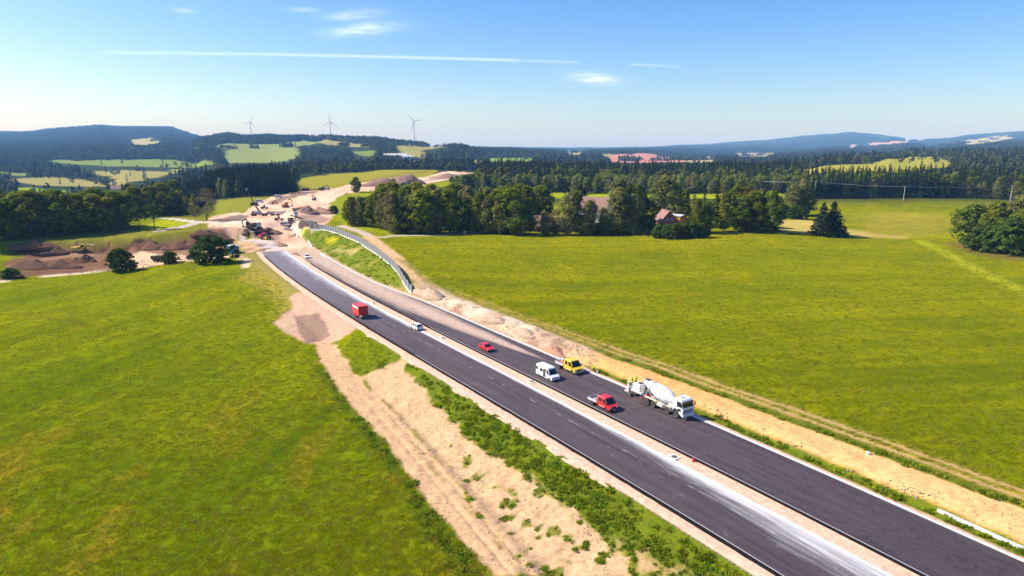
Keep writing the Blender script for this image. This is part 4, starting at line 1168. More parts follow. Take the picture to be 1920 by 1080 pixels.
# ---- left side
for cnt, (px, py, top, k) in enumerate([(-20, 452, 372, 'broad'), (5, 448, 380, 'broad'), (22, 446, 375, 'broad'), (42, 444, 366, 'broad'), (60, 443, 360, 'broad'), (78, 441, 362, 'broad'), (96, 440, 368, 'broad'), (112, 438, 358, 'broad'), (130, 437, 364, 'broad'), (148, 436, 366, 'broad'), (165, 436, 370, 'slim'), (182, 434, 366, 'broad'), (200, 433, 372, 'broad'), (216, 432, 386, 'broad'), (234, 431, 385, 'slim')]):
    tree(k, px, py, top_h(px, py, top), nth(cnt) + ' tree from the left along the front of the wood above the excavation', 'dark wood above the excavation', wide=1.25)
for cnt, px in enumerate(range(-40, 250, 20)):
    py = 434 - (px + 40) * .03
    tree(R_.choice(['broad', 'broad', 'slim']), px, py, top_h(px, py, R_.uniform(350, 368)), nth(cnt) + ' tree from the left along the back of the wood above the excavation', 'dark wood above the excavation', wide=1.25)
tree('bare', 262, 432, top_h(262, 432, 391), 'small tree with bare trunk left of its neighbour at the side road', wide=1.2)
tree('bare', 290, 431, top_h(290, 431, 384), 'small tree with bare trunk nearest the side road fork', wide=1.2)
for cnt, (px, py, top, k) in enumerate(sorted([(255, 408, 352, 'broad'), (272, 408, 360, 'yellow'), (288, 406, 350, 'broad'), (305, 406, 345, 'broad'), (322, 406, 358, 'broad'), (338, 405, 362, 'slim'), (352, 406, 370, 'yellow'), (366, 408, 366, 'slim'), (245, 400, 345, 'slim'), (330, 398, 340, 'broad')])):
    tree(k, px, py, top_h(px, py, top), nth(cnt) + ' leafy tree from the left in the row behind the side road', 'row of trees behind the side road', wide=1.2)
tree('grey', 388, 413, top_h(388, 413, 355), 'greyish half-bare tree beside the side road', wide=1.25)
tree('bush', 225, 509, top_h(225, 509, 467), 'round shrub at the edge of the left meadow below the excavator', wide=.95)
tree('bush', 316, 494, top_h(316, 494, 472), 'small shrub in front of the dump truck', wide=1.2)
tree('bush', 394, 492, top_h(394, 492, 443), 'large dark round shrub left of the blue container', wide=1.15)
tree('bush', 20, 522, top_h(20, 522, 503), 'low shrub at the left end of the pale path', wide=1.4)
tree('broad', 668, 361, top_h(668, 361, 333), 'lone dark tree left of the earth heaps on the hill', wide=1.1)
tree('bush', 627, 401, top_h(627, 401, 386), 'lone round shrub beside the haul road')
tree('broad', 738, 354, top_h(738, 354, 336), 'small tree in front of the earth heaps on the hill')
tree('bush', 757, 353, top_h(757, 353, 343), 'small grey shrub right of the earth heaps')
for cnt, (px, py, top) in enumerate(sorted([(848, 345, 331), (858, 350, 330), (870, 352, 328), (885, 352, 326), (900, 350, 324), (915, 352, 328), (862, 341, 330), (880, 343, 326), (895, 341, 324)])):
    tree('broad', px, py, top_h(px, py, top), nth(cnt) + ' rounded tree from the left in the group beside the upper haul road', 'group of trees beside the upper haul road', wide=1.3)
# ---- front of the spruce wood on the left hill
px = 334; cnt = 0
while px < 562:
    py = 377 - (px - 334) * .068
    tree('spruce', px, py, top_h(px, py, R_.uniform(305, 320) - (0 if px < 540 else -4)), nth(cnt) + ' spruce from the left in the front row of the wood behind the crane', 'front row of the wood behind the crane', wide=.95)
    cnt += 1; px += R_.uniform(6.5, 10)
for cnt, (px, py, top) in enumerate([(418, 371, 333), (425, 371, 338), (450, 369, 330)]):
    tree('birch', px, py, top_h(px, py, top), nth(cnt) + ' pale leafy tree from the left at the foot of the spruce wood', 'pale trees at the foot of the spruce wood')

# ---- woods that read as one mass
HID = bpy.data.collections.new('tree_models')
def lod_mesh(kind, seed):
    rng = np.random.default_rng(seed)
    if kind == 'far':
        d = crown_data('broad', 15, 5.6, .5, 22, 9, 2.1, seed)
    elif kind == 'farspruce':
        d = spruce_data(22, 3.6, .8, 11, 6, 1.7, seed)
    elif kind == 'clump':
        parts = []
        for k in range(9):
            a = rng.uniform(-14, 14, 2); sp = rng.random() < .5
            q_ = spruce_data(20 * rng.uniform(.8, 1.15), 4.2, .5, 6, 5, 3.2, seed + k) if sp else crown_data('broad', 15 * rng.uniform(.8, 1.2), 6.5, .3, 9, 6, 4.2, seed + k)
            parts.append((q_[0] + np.array([a[0], a[1], -1.5]), q_[1], q_[2], q_[3] * (.45 if sp else 1)))
        d = tuple(np.concatenate([p_[i] for p_ in parts]) for i in range(4))
    me = quads_mesh('wood_' + kind, *d, rng=rng)
    me.materials.append(LEAF['farspruce' if kind == 'farspruce' else 'far'])
    return me
LODS = []
for kind, n in (('far', 3), ('farspruce', 3), ('clump', 3), ('birch', 2), ('broad', 2), ('spruce', 2)):
    for k in range(n):
        if kind in PROTO: me = PROTO[kind][k][1]
        else: me = lod_mesh(kind, 700 + 10 * len(LODS))
        o = bpy.data.objects.new('m%02d' % len(LODS), me); HID.objects.link(o)
        LODS.append(kind)
LIDX = {k: [i for i, n in enumerate(LODS) if n == k] for k in set(LODS)}
def scatter_tree():
    ng = bpy.data.node_groups.new('wood_scatter', 'GeometryNodeTree')
    ng.interface.new_socket('Geometry', in_out='INPUT', socket_type='NodeSocketGeometry')
    ng.interface.new_socket('Geometry', in_out='OUTPUT', socket_type='NodeSocketGeometry')
    N = ng.nodes.new
    gi = N('NodeGroupInput'); go = N('NodeGroupOutput'); iop = N('GeometryNodeInstanceOnPoints'); ci = N('GeometryNodeCollectionInfo')
    ci.inputs['Collection'].default_value = HID
    ci.inputs['Separate Children'].default_value = True
    ci.inputs['Reset Children'].default_value = True
    iop.inputs['Pick Instance'].default_value = True
    def at(nm, typ):
        a = N('GeometryNodeInputNamedAttribute'); a.data_type = typ; a.inputs['Name'].default_value = nm
        return a.outputs['Attribute']
    ng.links.new(gi.outputs[0], iop.inputs['Points']); ng.links.new(ci.outputs[0], iop.inputs['Instance'])
    ng.links.new(at('model', 'INT'), iop.inputs['Instance Index'])
    cx = N('ShaderNodeCombineXYZ'); ng.links.new(at('turn', 'FLOAT'), cx.inputs[2])
    ng.links.new(cx.outputs[0], iop.inputs['Rotation'])
    ng.links.new(at('size', 'FLOAT_VECTOR'), iop.inputs['Scale'])
    ng.links.new(iop.outputs[0], go.inputs[0])
    return ng
SCATTER = scatter_tree()
def wood(name, P, model, size, label, cat='wood'):
    n = len(P)
    me = bpy.data.meshes.new(name); me.vertices.add(n)
    me.vertices.foreach_set('co', np.asarray(P, np.float32).ravel())
    a = me.attributes.new('model', 'INT', 'POINT'); a.data.foreach_set('value', np.asarray(model, np.int32))
    a = me.attributes.new('turn', 'FLOAT', 'POINT'); a.data.foreach_set('value', RNG.uniform(0, 6.28, n).astype(np.float32))
    a = me.attributes.new('size', 'FLOAT_VECTOR', 'POINT'); a.data.foreach_set('vector', np.asarray(size, np.float32).ravel())
    o = new_obj(name, me)
    md = o.modifiers.new('scatter', 'NODES'); md.node_group = SCATTER
    return tag(o, label, cat, None, 'stuff')
def wp(px, d):
    return (d * (px - 960) / FPX * math.cos(PITCH), d)
def jitter_fill(poly, step):
    P = np.array(poly); x0, y0 = P.min(0); x1, y1 = P.max(0)
    X, Y = np.meshgrid(np.arange(x0, x1, step), np.arange(y0, y1, step))
    X = X.ravel() + RNG.uniform(-.45, .45, X.size) * step; Y = Y.ravel() + RNG.uniform(-.45, .45, Y.size) * step
    k = poly_sd(P, X, Y) > 0
    return X[k], Y[k]
def pick(kinds, n):
    return np.array([RNG.choice(LIDX[k]) for k in RNG.choice(kinds, n)])
def sizes(n, lo, hi, wide=1.1):
    s = RNG.uniform(lo, hi, n); return np.stack([s * wide, s * wide, s], 1)
# spruce wood behind its front row
X, Y = jitter_fill([wp(338, 600), wp(548, 640), wp(520, 780), wp(350, 760)], 6.0)
wood('spruce_wood', np.stack([X, Y, height(X, Y)], 1), pick(['spruce'], len(X)), sizes(len(X), .95, 1.2, .95), 'dark spruce wood on the slope behind the crane')
# the inside of the dark belt
BP = np.array([ground(px_ + RNG.uniform(-5, 5), py_ + RNG.uniform(-2, 2)) for py_ in (424, 418) for px_ in range(716, 1000, 17)])
bs = np.array([z_at(RNG.uniform(345, 356), p_[1]) - p_[2] for p_ in BP]); bm_ = pick(['broad', 'birch', 'spruce', 'broad'], len(BP))
bh = np.array([PROTO[LODS[i]][0][2] for i in bm_]); bs = bs / bh
wood('leafy_wood', BP, bm_, np.stack([bs * 1.1, bs * 1.1, bs], 1), 'treetops showing behind the front rows of the dark belt')
# woods in the middle distance behind the houses
X, Y = jitter_fill([wp(905, 640), wp(1010, 625), wp(1075, 600), wp(1300, 600), wp(1500, 590), wp(1505, 980), wp(1380, 990), wp(1100, 960), wp(960, 960), wp(890, 860)], 8.5)
n = len(X); front_ = (Y < 690)
mod = np.where(front_, pick(['broad', 'birch', 'birch', 'broad', 'spruce'], n), pick(['spruce', 'spruce', 'spruce', 'broad'], n))
sz = sizes(n, .85, 1.15, 1.1); sz[front_] *= .78
wood('mixed_wood', np.stack([X, Y, height(X, Y) - .3], 1), mod, sz, 'wide mixed wood of leafy trees and spruces behind the houses')
# wood to the rear of the conifer row on the right
X, Y = jitter_fill([wp(1512, 604), wp(2100, 596), wp(2100, 680), wp(1512, 690)], 7.5)
wood('mixed_wood', np.stack([X, Y, height(X, Y) - .3], 1), pick(['spruce', 'spruce', 'spruce', 'broad'], len(X)), sizes(len(X), .80, 1.05), 'wood behind the long row of spruces on the right')
# valley wood on the left
X, Y = jitter_fill([wp(-250, 420), wp(120, 400), wp(330, 430), wp(345, 620), wp(250, 800), wp(-250, 800)], 10)
k = RNG.random(len(X)) < .8; X, Y = X[k], Y[k]
wood('leafy_wood', np.stack([X, Y, height(X, Y) - .3], 1), pick(['broad', 'broad', 'birch', 'spruce'], len(X)), sizes(len(X), .7, 1.05, 1.2), 'leafy valley wood behind the trees above the excavation')
# wood rows behind the hill field
X, Y = jitter_fill([wp(560, 1120), wp(680, 1130), wp(800, 1120), wp(890, 1100), wp(890, 1260), wp(660, 1330), wp(560, 1300)], 9)
wood('spruce_wood', np.stack([X, Y, height(X, Y)], 1), pick(['farspruce', 'farspruce', 'far'], len(X)), sizes(len(X), .7, .95, 1.3), 'dark strip of wood behind the hill field with tyre tracks')

# ---- wooded hills, wherever the far ground is not field
gz = GZ.reshape(NR, NA); gx = GX.reshape(NR, NA); gy = GY.reshape(NR, NA); gc = cov.col.reshape(NR, NA, 3)
isf = (np.abs(gc - np.array(C_FOREST)).sum(-1) < .012) & (gy > 800)
lone = ~isf & (gy > 1100)
ra = np.sqrt(gx ** 2 + gy ** 2)
top_el = (gz + np.where(isf, 14, 0) - CAM_H) / ra
cm = np.maximum.accumulate(top_el, axis=0)
vis = np.zeros_like(isf); vis[1:] = (gz[1:] + 24 - CAM_H) / ra[1:] > cm[:-1] - .0008
n_try = 900000
ra_ = np.sqrt(RNG.uniform(800 ** 2, 15500 ** 2, n_try)); aa_ = RNG.uniform(math.radians(-46), math.radians(46), n_try)
ri = np.clip(np.searchsorted(RAD, ra_), 0, NR - 1); ci_ = np.clip(((aa_ - ANG[0]) / math.radians(.14)).round().astype(int), 0, len(front) - 1)
lone_t = lone[ri, ci_] & (RNG.random(n_try) < .05) & (fbm(np.sin(aa_) * ra_, np.cos(aa_) * ra_, 130, 3, 78) > .57)
ok = (isf[ri, ci_] | lone_t) & vis[ri, ci_]
hx, hy = np.sin(aa_) * ra_, np.cos(aa_) * ra_
near_m = hy < 2300
# thin woods with clearings in the valley, closed woods on the slopes
gap = fbm(hx, hy, 260, 3, 77)
dens_near = np.where(gap > .40, 1.0, .12)
area = math.radians(92) / 2 * (15500 ** 2 - 800 ** 2)
per = area / n_try
pr = np.where(near_m, dens_near * per / 85.0, per / (np.clip(hy / 150.0, 21, 46) ** 2))
reject = ~((hy < 1010) & (hx > wp(860, 1)[0] * hy) & (hx < wp(1515, 1)[0] * hy))
reject &= ~((hy < 820) & (hx < wp(350, 1)[0] * hy))
reject &= ~((hy > 1080) & (hy < 1340) & (hx > wp(555, 1)[0] * hy) & (hx < wp(895, 1)[0] * hy))
def proj(x, y, z):
    dz_ = z - CAM_H; w_ = y * math.cos(PITCH) - dz_ * math.sin(PITCH)
    return 960 + FPX * x / w_, 540 - FPX * (y * math.sin(PITCH) + dz_ * math.cos(PITCH)) / w_
hz0 = np.where(ok, 0.0, 0.0); sel_ = np.nonzero(ok)[0]; hz0[sel_] = height(hx[sel_], hy[sel_])
hides = np.zeros(n_try, bool)
for e_ in (16.0, 8.0):
    u_, v_ = proj(hx[sel_], hy[sel_], hz0[sel_] + e_)
    for pts_ in FIELDS:
        P_ = np.array(pts_, float)
        b_ = (u_ > P_[:, 0].min()) & (u_ < P_[:, 0].max()) & (v_ > P_[:, 1].min()) & (v_ < P_[:, 1].max())
        k_ = np.nonzero(b_)[0]
        if len(k_): hides[sel_[k_[poly_sd(P_, u_[k_], v_[k_]) > -.3]]] = True
hides &= ~lone_t
keep = ok & reject & ~hides & (RNG.random(n_try) < pr)
hx, hy, nm = hx[keep], hy[keep], near_m[keep]
hz = height(hx, hy)
for sel, nmz, lab, kinds, lo, hi in ((nm, 'leafy_wood', 'scattered woods and hedgerows across the valley', ['far', 'far', 'farspruce'], .6, 1.05), (~nm, 'hill_forest', 'blue-green forest covering the distant hills', ['clump'], .75, 1.15)):
    n = int(sel.sum())
    sz_ = sizes(n, lo, hi, 1.15) * (1 if nmz == 'leafy_wood' else np.clip(hy[sel] / 4200, 1, 1.7)[:, None] * np.array([1.25, 1.25, .9]))
    wood(nmz, np.stack([hx[sel], hy[sel], hz[sel] - .5], 1), pick(kinds, n), sz_, lab)
    print('wood', nmz, n)
# ------------------------------------------------------------------ grass, weeds, clods (nobody could count them)
HID2 = bpy.data.collections.new('ground_models')
def scatter_copy(coll, nm):
    ng = SCATTER.copy(); ng.name = nm
    for n in ng.nodes:
        if n.bl_idname == 'GeometryNodeCollectionInfo': n.inputs['Collection'].default_value = coll
    return ng
def grass_mat(name, a, b, trans=.3):
    return leaf_mat(name, a, b, trans, .45)
G_LEFT = grass_mat('grass_left', (.17, .19, .002), (.34, .33, .004))
G_RIGHT = grass_mat('grass_right', (.15, .175, .002), (.29, .30, .004))
G_WEED = grass_mat('weed_leaf', (.095, .140, .008), (.28, .33, .02))
G_DRY = grass_mat('dry_grass', (.16, .125, .02), (.34, .27, .06))
def tuft_mesh(n, h, spread, w, mat, seed, leafy=False):
    rng = np.random.default_rng(seed); V, F, T = [], [], []
    for k in range(n):
        a = rng.uniform(0, 6.28); r = spread * math.sqrt(rng.random()); b = np.array([math.cos(a) * r, math.sin(a) * r, -.03])
        hh = h * rng.uniform(.5, 1.1); ln = rng.normal(0, .38, 2) * hh
        tip = b + np.array([ln[0], ln[1], hh])
        s = np.array([-math.sin(a + 1), math.cos(a + 1), 0]) * w * rng.uniform(.6, 1.3)
        i = len(V)
        if leafy:
            m = b * .4 + tip * .6
            V += [b, m - s, tip, m + s]; F.append((i, i + 1, i + 2, i + 3)); T += [rng.random()] * 4
        else:
            V += [b - s, b + s, tip]; F.append((i, i + 1, i + 2)); T += [rng.random()] * 3
    me = bpy.data.meshes.new('tuft'); me.from_pydata([tuple(map(float, v)) for v in V], [], F)
    at_ = me.attributes.new('tone', 'FLOAT', 'POINT'); at_.data.foreach_set('value', np.array(T, np.float32))
    me.materials.append(mat)
    return me
def clod_mesh(seed, mat):
    bm = bmesh.new(); bmesh.ops.create_icosphere(bm, subdivisions=1, radius=.5)
    r = random.Random(seed)
    for v in bm.verts: v.co = v.co * r.uniform(.65, 1.15); v.co.z *= .7
    me = bpy.data.meshes.new('clod'); bm.to_mesh(me); bm.free(); me.materials.append(mat)
    return me
M_CLOD = soil_mat('clods', (.46, .33, .22)); M_CLODB = soil_mat('brown_clods', (.24, .15, .10)); M_ROCK = soil_mat('pale_stones', (.58, .50, .41))
MODELS = {}
def add_model(kind, me):
    MODELS.setdefault(kind, []).append(len(HID2.objects)); HID2.objects.link(bpy.data.objects.new('g%02d' % len(HID2.objects), me))
for k in range(3):
    add_model('left', tuft_mesh(26, .22, .45, .045, G_LEFT, 900 + k))
    add_model('right', tuft_mesh(26, .22, .48, .05, G_RIGHT, 910 + k))
    add_model('weed', tuft_mesh(46, .50, .60, .10, G_WEED, 920 + k, True))
    add_model('dry', tuft_mesh(22, .40, .35, .03, G_DRY, 930 + k))
    add_model('clod', clod_mesh(940 + k, M_CLOD)); add_model('brown', clod_mesh(950 + k, M_CLODB)); add_model('rock', clod_mesh(960 + k, M_ROCK))
SCATTER2 = scatter_copy(HID2, 'ground_scatter')
def strew(name, X, Y, kinds, lo, hi, label, cat, sink=0.0):
    n = len(X); s = RNG.uniform(lo, hi, n)
    mod = np.array([RNG.choice(MODELS[k]) for k in RNG.choice(kinds, n)]) if n else []
    o = wood(name, np.stack([X, Y, height(X, Y) - sink * s], 1), mod, np.stack([s, s, s * RNG.uniform(.8, 1.2, n)], 1), label, cat)
    o.modifiers[0].node_group = SCATTER2
    return o
def sample(n, a0, a1, r0, r1, power=1.0):
    """points in a fan, denser close by"""
    u = RNG.random(n); r = r0 * (r1 / r0) ** (u ** power); a = np.radians(RNG.uniform(a0, a1, n))
    ri = np.clip(np.searchsorted(RAD, r), 0, NR - 1); ci = np.clip(((a - ANG[0]) / math.radians(.14)).round().astype(int), 0, len(front) - 1)
    vi = ri * NA + ci
    return np.sin(a) * r, np.cos(a) * r, vi
X, Y, vi = sample(105000, -42, 44, 52, 330)
cl, vg = cov.cls[vi], cov.veg[vi]
t_, yc_ = road_coords(X, Y)
off_road = (t_ < -12) | (t_ > t_rr(yc_) + 1.6)
k = (cl == 1) & (vg > .8) & off_road & (X < -3)
strew('grass', X[k], Y[k], ['left', 'left', 'left', 'left', 'left', 'left', 'left', 'dry'], .55, 1.25, 'uneven meadow grass left of the motorway', 'grass')
k = (cl == 2) & (vg > .8) & off_road
strew('grass', X[k], Y[k], ['right', 'right', 'right', 'right', 'right', 'right', 'dry'], .5, 1.1, 'yellow-green meadow grass right of the motorway', 'grass')
X, Y, vi = sample(150000, -40, 44, 52, 330, .9)
cl, vg = cov.cls[vi], cov.veg[vi]
t_, yc_ = road_coords(X, Y)
green = cov.col[vi, 1] > cov.col[vi, 0] * 1.2
pat = fbm(X, Y, 4.5, 4, 19)
k = (cl == 4) & (vg > .6) & green & (RNG.random(len(X)) < np.clip((pat - .36) * 5, .06, .8)) & ((t_ < -11.9) | (t_ > t_rr(yc_) + 1.7))
strew('weeds', X[k], Y[k], ['weed', 'weed', 'left', 'left', 'right', 'dry'], .4, 1.05, 'dense green weeds on the motorway banks', 'weeds')
k = (t_ < -14) & (t_ > -27) & (yc_ < 112) & (vg > .45) & (RNG.random(len(X)) < .5)
strew('weeds', X[k], Y[k], ['weed', 'left', 'dry'], .3, .75, 'sparse weeds scattered over the bare embankment', 'weeds')
dl = line_d(gpoly([(590, 668), (600, 690), (650, 765), (712, 835), (775, 925), (815, 990), (880, 1079)]), X, Y)
k = (dl < 1.1 + (fbm(X, Y, 5, 3, 15) - .5) * 2.6) & (vg > .5) & (RNG.random(len(X)) < .38)
strew('weeds', X[k], Y[k], ['weed', 'left', 'left', 'dry'], .5, 1.1, 'dark weeds between the left meadow and the dirt track', 'weeds')
X, Y, vi = sample(170000, -40, 44, 52, 300, .8)
cl, vg = cov.cls[vi], cov.veg[vi]; t_, yc_ = road_coords(X, Y)
nz = fbm(X, Y, 3, 3, 16)
bare = (cl == 3) & (vg < .3) & ((t_ < -12.2) | (t_ > t_rr(yc_) + 1.9)) & (nz > .5)
k = bare & (RNG.random(len(X)) < .30) & ~((t_ < -30) & (yc_ > 200))
strew('clods', X[k], Y[k], ['clod', 'clod', 'clod', 'brown', 'rock'], .06, .26, 'earth clods and stones strewn over the bare ground', 'clods', -.1)
k = (yc_ > 112) & (yc_ < 188) & (t_ > 14.4) & (t_ < 21) & (nz > .56) & (RNG.random(len(X)) < .6)
strew('rubble', X[k], Y[k], ['clod', 'brown', 'brown', 'clod', 'rock'], .10, .5, 'rubble and broken stones heaped right of the carriageway', 'rubble', -.1)
k = (t_ > 16.4) & (t_ < 17.9) & (yc_ > 64) & (yc_ < 104) & (nz > .55) & (RNG.random(len(X)) < .6)
strew('clods', X[k], Y[k], ['brown', 'brown', 'clod'], .12, .42, 'row of dark clods along the edge of the orange haul road', 'clods', -.1)
k = (cl == 3) & (vg < .3) & (X < -110) & (Y > 240)
strew('clods', X[k], Y[k], ['brown', 'brown', 'brown', 'clod'], .12, .5, 'dark earth clods in the excavation', 'clods', -.1)
k = (t_ > .2) & (t_ < 2.1) & (RNG.random(len(X)) < .2)
Xm, Ym = X[k], Y[k]
o = strew('pebbles', Xm, Ym, ['brown', 'rock', 'clod'], .04, .13, 'small stones lying on the sandy median', 'pebbles'); o.location.z = .25
# ------------------------------------------------------------------ vehicles and machines (front is +X, ground is z = 0)
M_WHITE = paint('white_paint', (.80, .80, .79), .35, dirt=.10, coat=.3)
M_WHITED = paint('dusty_white_paint', (.74, .72, .69), .5, dirt=.35)
M_RED = paint('red_paint', (.62, .012, .014), .32, dirt=.08, coat=.4)
M_YELLOW = paint('yellow_paint', (.80, .52, .015), .35, dirt=.10, coat=.3)
M_BLACK = paint('black_plastic', (.018, .018, .02), .6, dirt=.2)
M_RUBBER = paint('rubber', (.022, .021, .021), .85, dirt=.55, dirt_col=(.28, .22, .17))
M_RIM = paint('wheel_rim', (.55, .52, .48), .45, .3, dirt=.5, dirt_col=(.42, .35, .28))
M_GREY = paint('grey_steel', (.38, .38, .38), .5, .3, dirt=.35)
M_LGREY = paint('light_grey_steel', (.60, .60, .59), .5, .1, dirt=.3)
M_CREAM = paint('dusty_cream_paint', (.66, .60, .52), .55, dirt=.4)
M_DARK = paint('dark_steel', (.06, .058, .056), .6, dirt=.4)
M_GLASS = paint('tinted_glass', (.012, .014, .017), .08, 0, .6, dirt=.04)
M_LAMP = paint('lamp_glass', (.75, .76, .78), .15, 0, .5, dirt=.05)
M_TAIL = paint('tail_lamp', (.35, .01, .01), .25, dirt=.05)
M_ORANGE = paint('orange_paint', (.75, .17, .015), .45, dirt=.2)
M_PLATE = paint('number_plate', (.75, .75, .72), .5, dirt=.1)
M_EXYEL = paint('machine_yellow', (.62, .40, .05), .55, dirt=.3)
M_EXORG = paint('machine_orange', (.50, .20, .08), .6, dirt=.55)

def slab(name, pts, mat, parent, t=.02):
    """thin panel from an ordered polygon in space, t thick along its normal"""
    P = [Vector(p) for p in pts]; n = Vector((0, 0, 0))
    for i in range(len(P)):
        a, b = P[i], P[(i + 1) % len(P)]; n += a.cross(b)
    n.normalize(); k = len(P)
    vs = [p - n * t / 2 for p in P] + [p + n * t / 2 for p in P]
    fs = [tuple(range(k - 1, -1, -1)), tuple(range(k, 2 * k))] + [(i, (i + 1) % k, (i + 1) % k + k, i + k) for i in range(k)]
    return MB().add(vs, fs).build(name, mat, parent)
WHEEL_MESH = {}
def wheel(parent, x, y, r, w, side, dual=False, rim=None):
    """tyre with rim; side = +1 for the left (+Y) flank"""
    key = (round(r, 3), round(w, 3), dual)
    if key not in WHEEL_MESH:
        ty = MB().lathe([(r * .56, -w / 2), (r * .90, -w / 2), (r, -w * .34), (r, w * .34), (r * .90, w / 2), (r * .56, w / 2)], axis=(0, 1, 0), seg=20).mesh('tyre', True)
        rm = MB().lathe([(0.02, w * .10), (r * .16, w * .36 if not dual else w * .12), (r * .22, w * .30 if not dual else -.02), (r * .50, w * .22 if not dual else -.04), (r * .575, w * .47), (r * .575, w * .05), (.02, w * .05)], axis=(0, 1, 0), seg=20).mesh('rim', True)
        WHEEL_MESH[key] = (ty, rm)
    ty, rm = WHEEL_MESH[key]
    t_ = new_obj('wheel', ty, parent, M_RUBBER); t_.location = (x, y, r)
    if side < 0: t_.rotation_euler = (0, 0, math.pi)
    r_ = new_obj('rim', rm, t_, rim or M_RIM)
    return t_
def mirror(parent, x, y, z, s=.22):
    m_ = MB().box(x - .05, x + .05, y - .09, y + .09, z - s / 2, z + s / 2, .02).tube([(x, y, z - s / 2), (x - .06, y * .93, z - s / 2 - .08)], .015, 6)
    return m_.build('mirror', M_BLACK, parent)

def arch(x, r, z0, n=7):
    return [(x + r * math.cos(math.pi * k / n), z0 + r * math.sin(math.pi * k / n)) for k in range(n + 1)]
def hull(bot, top):
    """closed shell between two rings of the same count"""
    n = len(bot)
    return list(bot) + list(top), [tuple(range(n - 1, -1, -1)), tuple(range(n, 2 * n))] + [(i, (i + 1) % n, (i + 1) % n + n, i + n) for i in range(n)]

def make_car(name, label, loc, rz, mat, style='hatch', group=None):
    suv = style == 'suv'; L, W, H = (4.5, 1.84, 1.66) if suv else (4.35, 1.78, 1.47)
    b = 1.02 if suv else .92; wb = 1.32; r = .34 if suv else .31; g_ = .22
    o = thing(name, label, 'car', loc, rz, group)
    xf, xr = L / 2, -L / 2
    prof = [(xr, .42), (xr + .05, g_ + .1)] + [(x_, z_) for x_, z_ in reversed(arch(-wb, r + .05, g_ + .06))] + [(-wb + r + .12, g_)] + [(wb - r - .12, g_)] + [(x_, z_) for x_, z_ in reversed(arch(wb, r + .05, g_ + .06))] + [(xf - .06, g_ + .1), (xf, .45), (xf - .03, .70), (xf - .22, .80), (1.02, b), (xr + .10, b), (xr, .82)]
    # arches listed from rear to front
    prof = [(xr, .42), (xr + .05, g_ + .1)] + list(reversed(arch(-wb, r + .05, g_ + .06))) + list(reversed(arch(wb, r + .05, g_ + .06))) + [(xf - .06, g_ + .1), (xf, .45), (xf - .03, .70), (xf - .22, .80), (1.02, b), (xr + .10, b), (xr, .82)]
    bm = MB().prism(prof, -W / 2 + .03, W / 2 - .03)
    bm.build('body', mat, o)
    wv, wr = W / 2 - .05, W / 2 - .24
    x0, x1, x2, x3 = 1.02, .30, (-1.35 if not suv else -1.75), (-1.95 if not suv else -2.12)
    bot = [(x0, -wv, b - .01), (x0, wv, b - .01), (x3, wv, b - .01), (x3, -wv, b - .01)]
    top = [(x1, -wr, H - .03), (x1, wr, H - .03), (x2, wr, H - .04), (x2, -wr, H - .04)]
    vs, fs = hull(bot, top); MB().add(vs, fs).build('cabin', mat, o)
    tp2 = [(p[0] * .96, p[1] * .92, H) for p in top]
    vs, fs = hull([(p[0], p[1], p[2] + .003) for p in top], tp2); MB().add(vs, fs).build('roof', mat, o)
    def lerp(a, b_, f): return tuple(a[i] + (b_[i] - a[i]) * f for i in range(3))
    def win(nm, a, b_, c, d, m=.10, t=.03):
        # inset quad on the face a-b (bottom) / d-c (top)
        q_ = [lerp(lerp(a, b_, m), lerp(d, c, m), .10), lerp(lerp(a, b_, 1 - m), lerp(d, c, 1 - m), .10), lerp(lerp(a, b_, 1 - m), lerp(d, c, 1 - m), .90), lerp(lerp(a, b_, m), lerp(d, c, m), .90)]
        return slab(nm, q_, M_GLASS, o, t)
    win('windscreen', bot[0], bot[1], top[1], top[0], .06)
    win('rear_window', bot[2], bot[3], top[3], top[2], .09)
    for s in (0, 1):
        A, B, C_, D = (bot[0], bot[3], top[3], top[0]) if s == 0 else (bot[2], bot[1], top[1], top[2])
        M0, M1 = lerp(A, B, .5), lerp(D, C_, .5)
        win('side_window', A, M0, M1, D, .10); win('side_window', M0, B, C_, M1, .10)
    for s in (-1, 1):
        MB().box(xf - .22, xf - .015, s * .70 - .17, s * .70 + .17, .60, .74, .03).build('headlight', M_LAMP, o)
        MB().box(xr - .005, xr + .09, s * .74 - .12, s * .74 + .12, .72, .92, .02).build('tail_light', M_TAIL, o)
        for x in (-wb, wb): wheel(o, x, s * (W / 2 - .11), r, .22, s)
        mirror(o, .72, s * (W / 2 + .08), b + .08, .14)
    MB().box(xf - .04, xf + .035, -.78, .78, .26, .44, .03).build('bumper', M_BLACK, o)
    MB().box(xr - .04, xr + .03, -.78, .78, .30, .48, .03).build('bumper', M_BLACK, o)
    MB().box(xf + .001, xf + .05, -.26, .26, .46, .57).build('number_plate', M_PLATE, o)
    return o

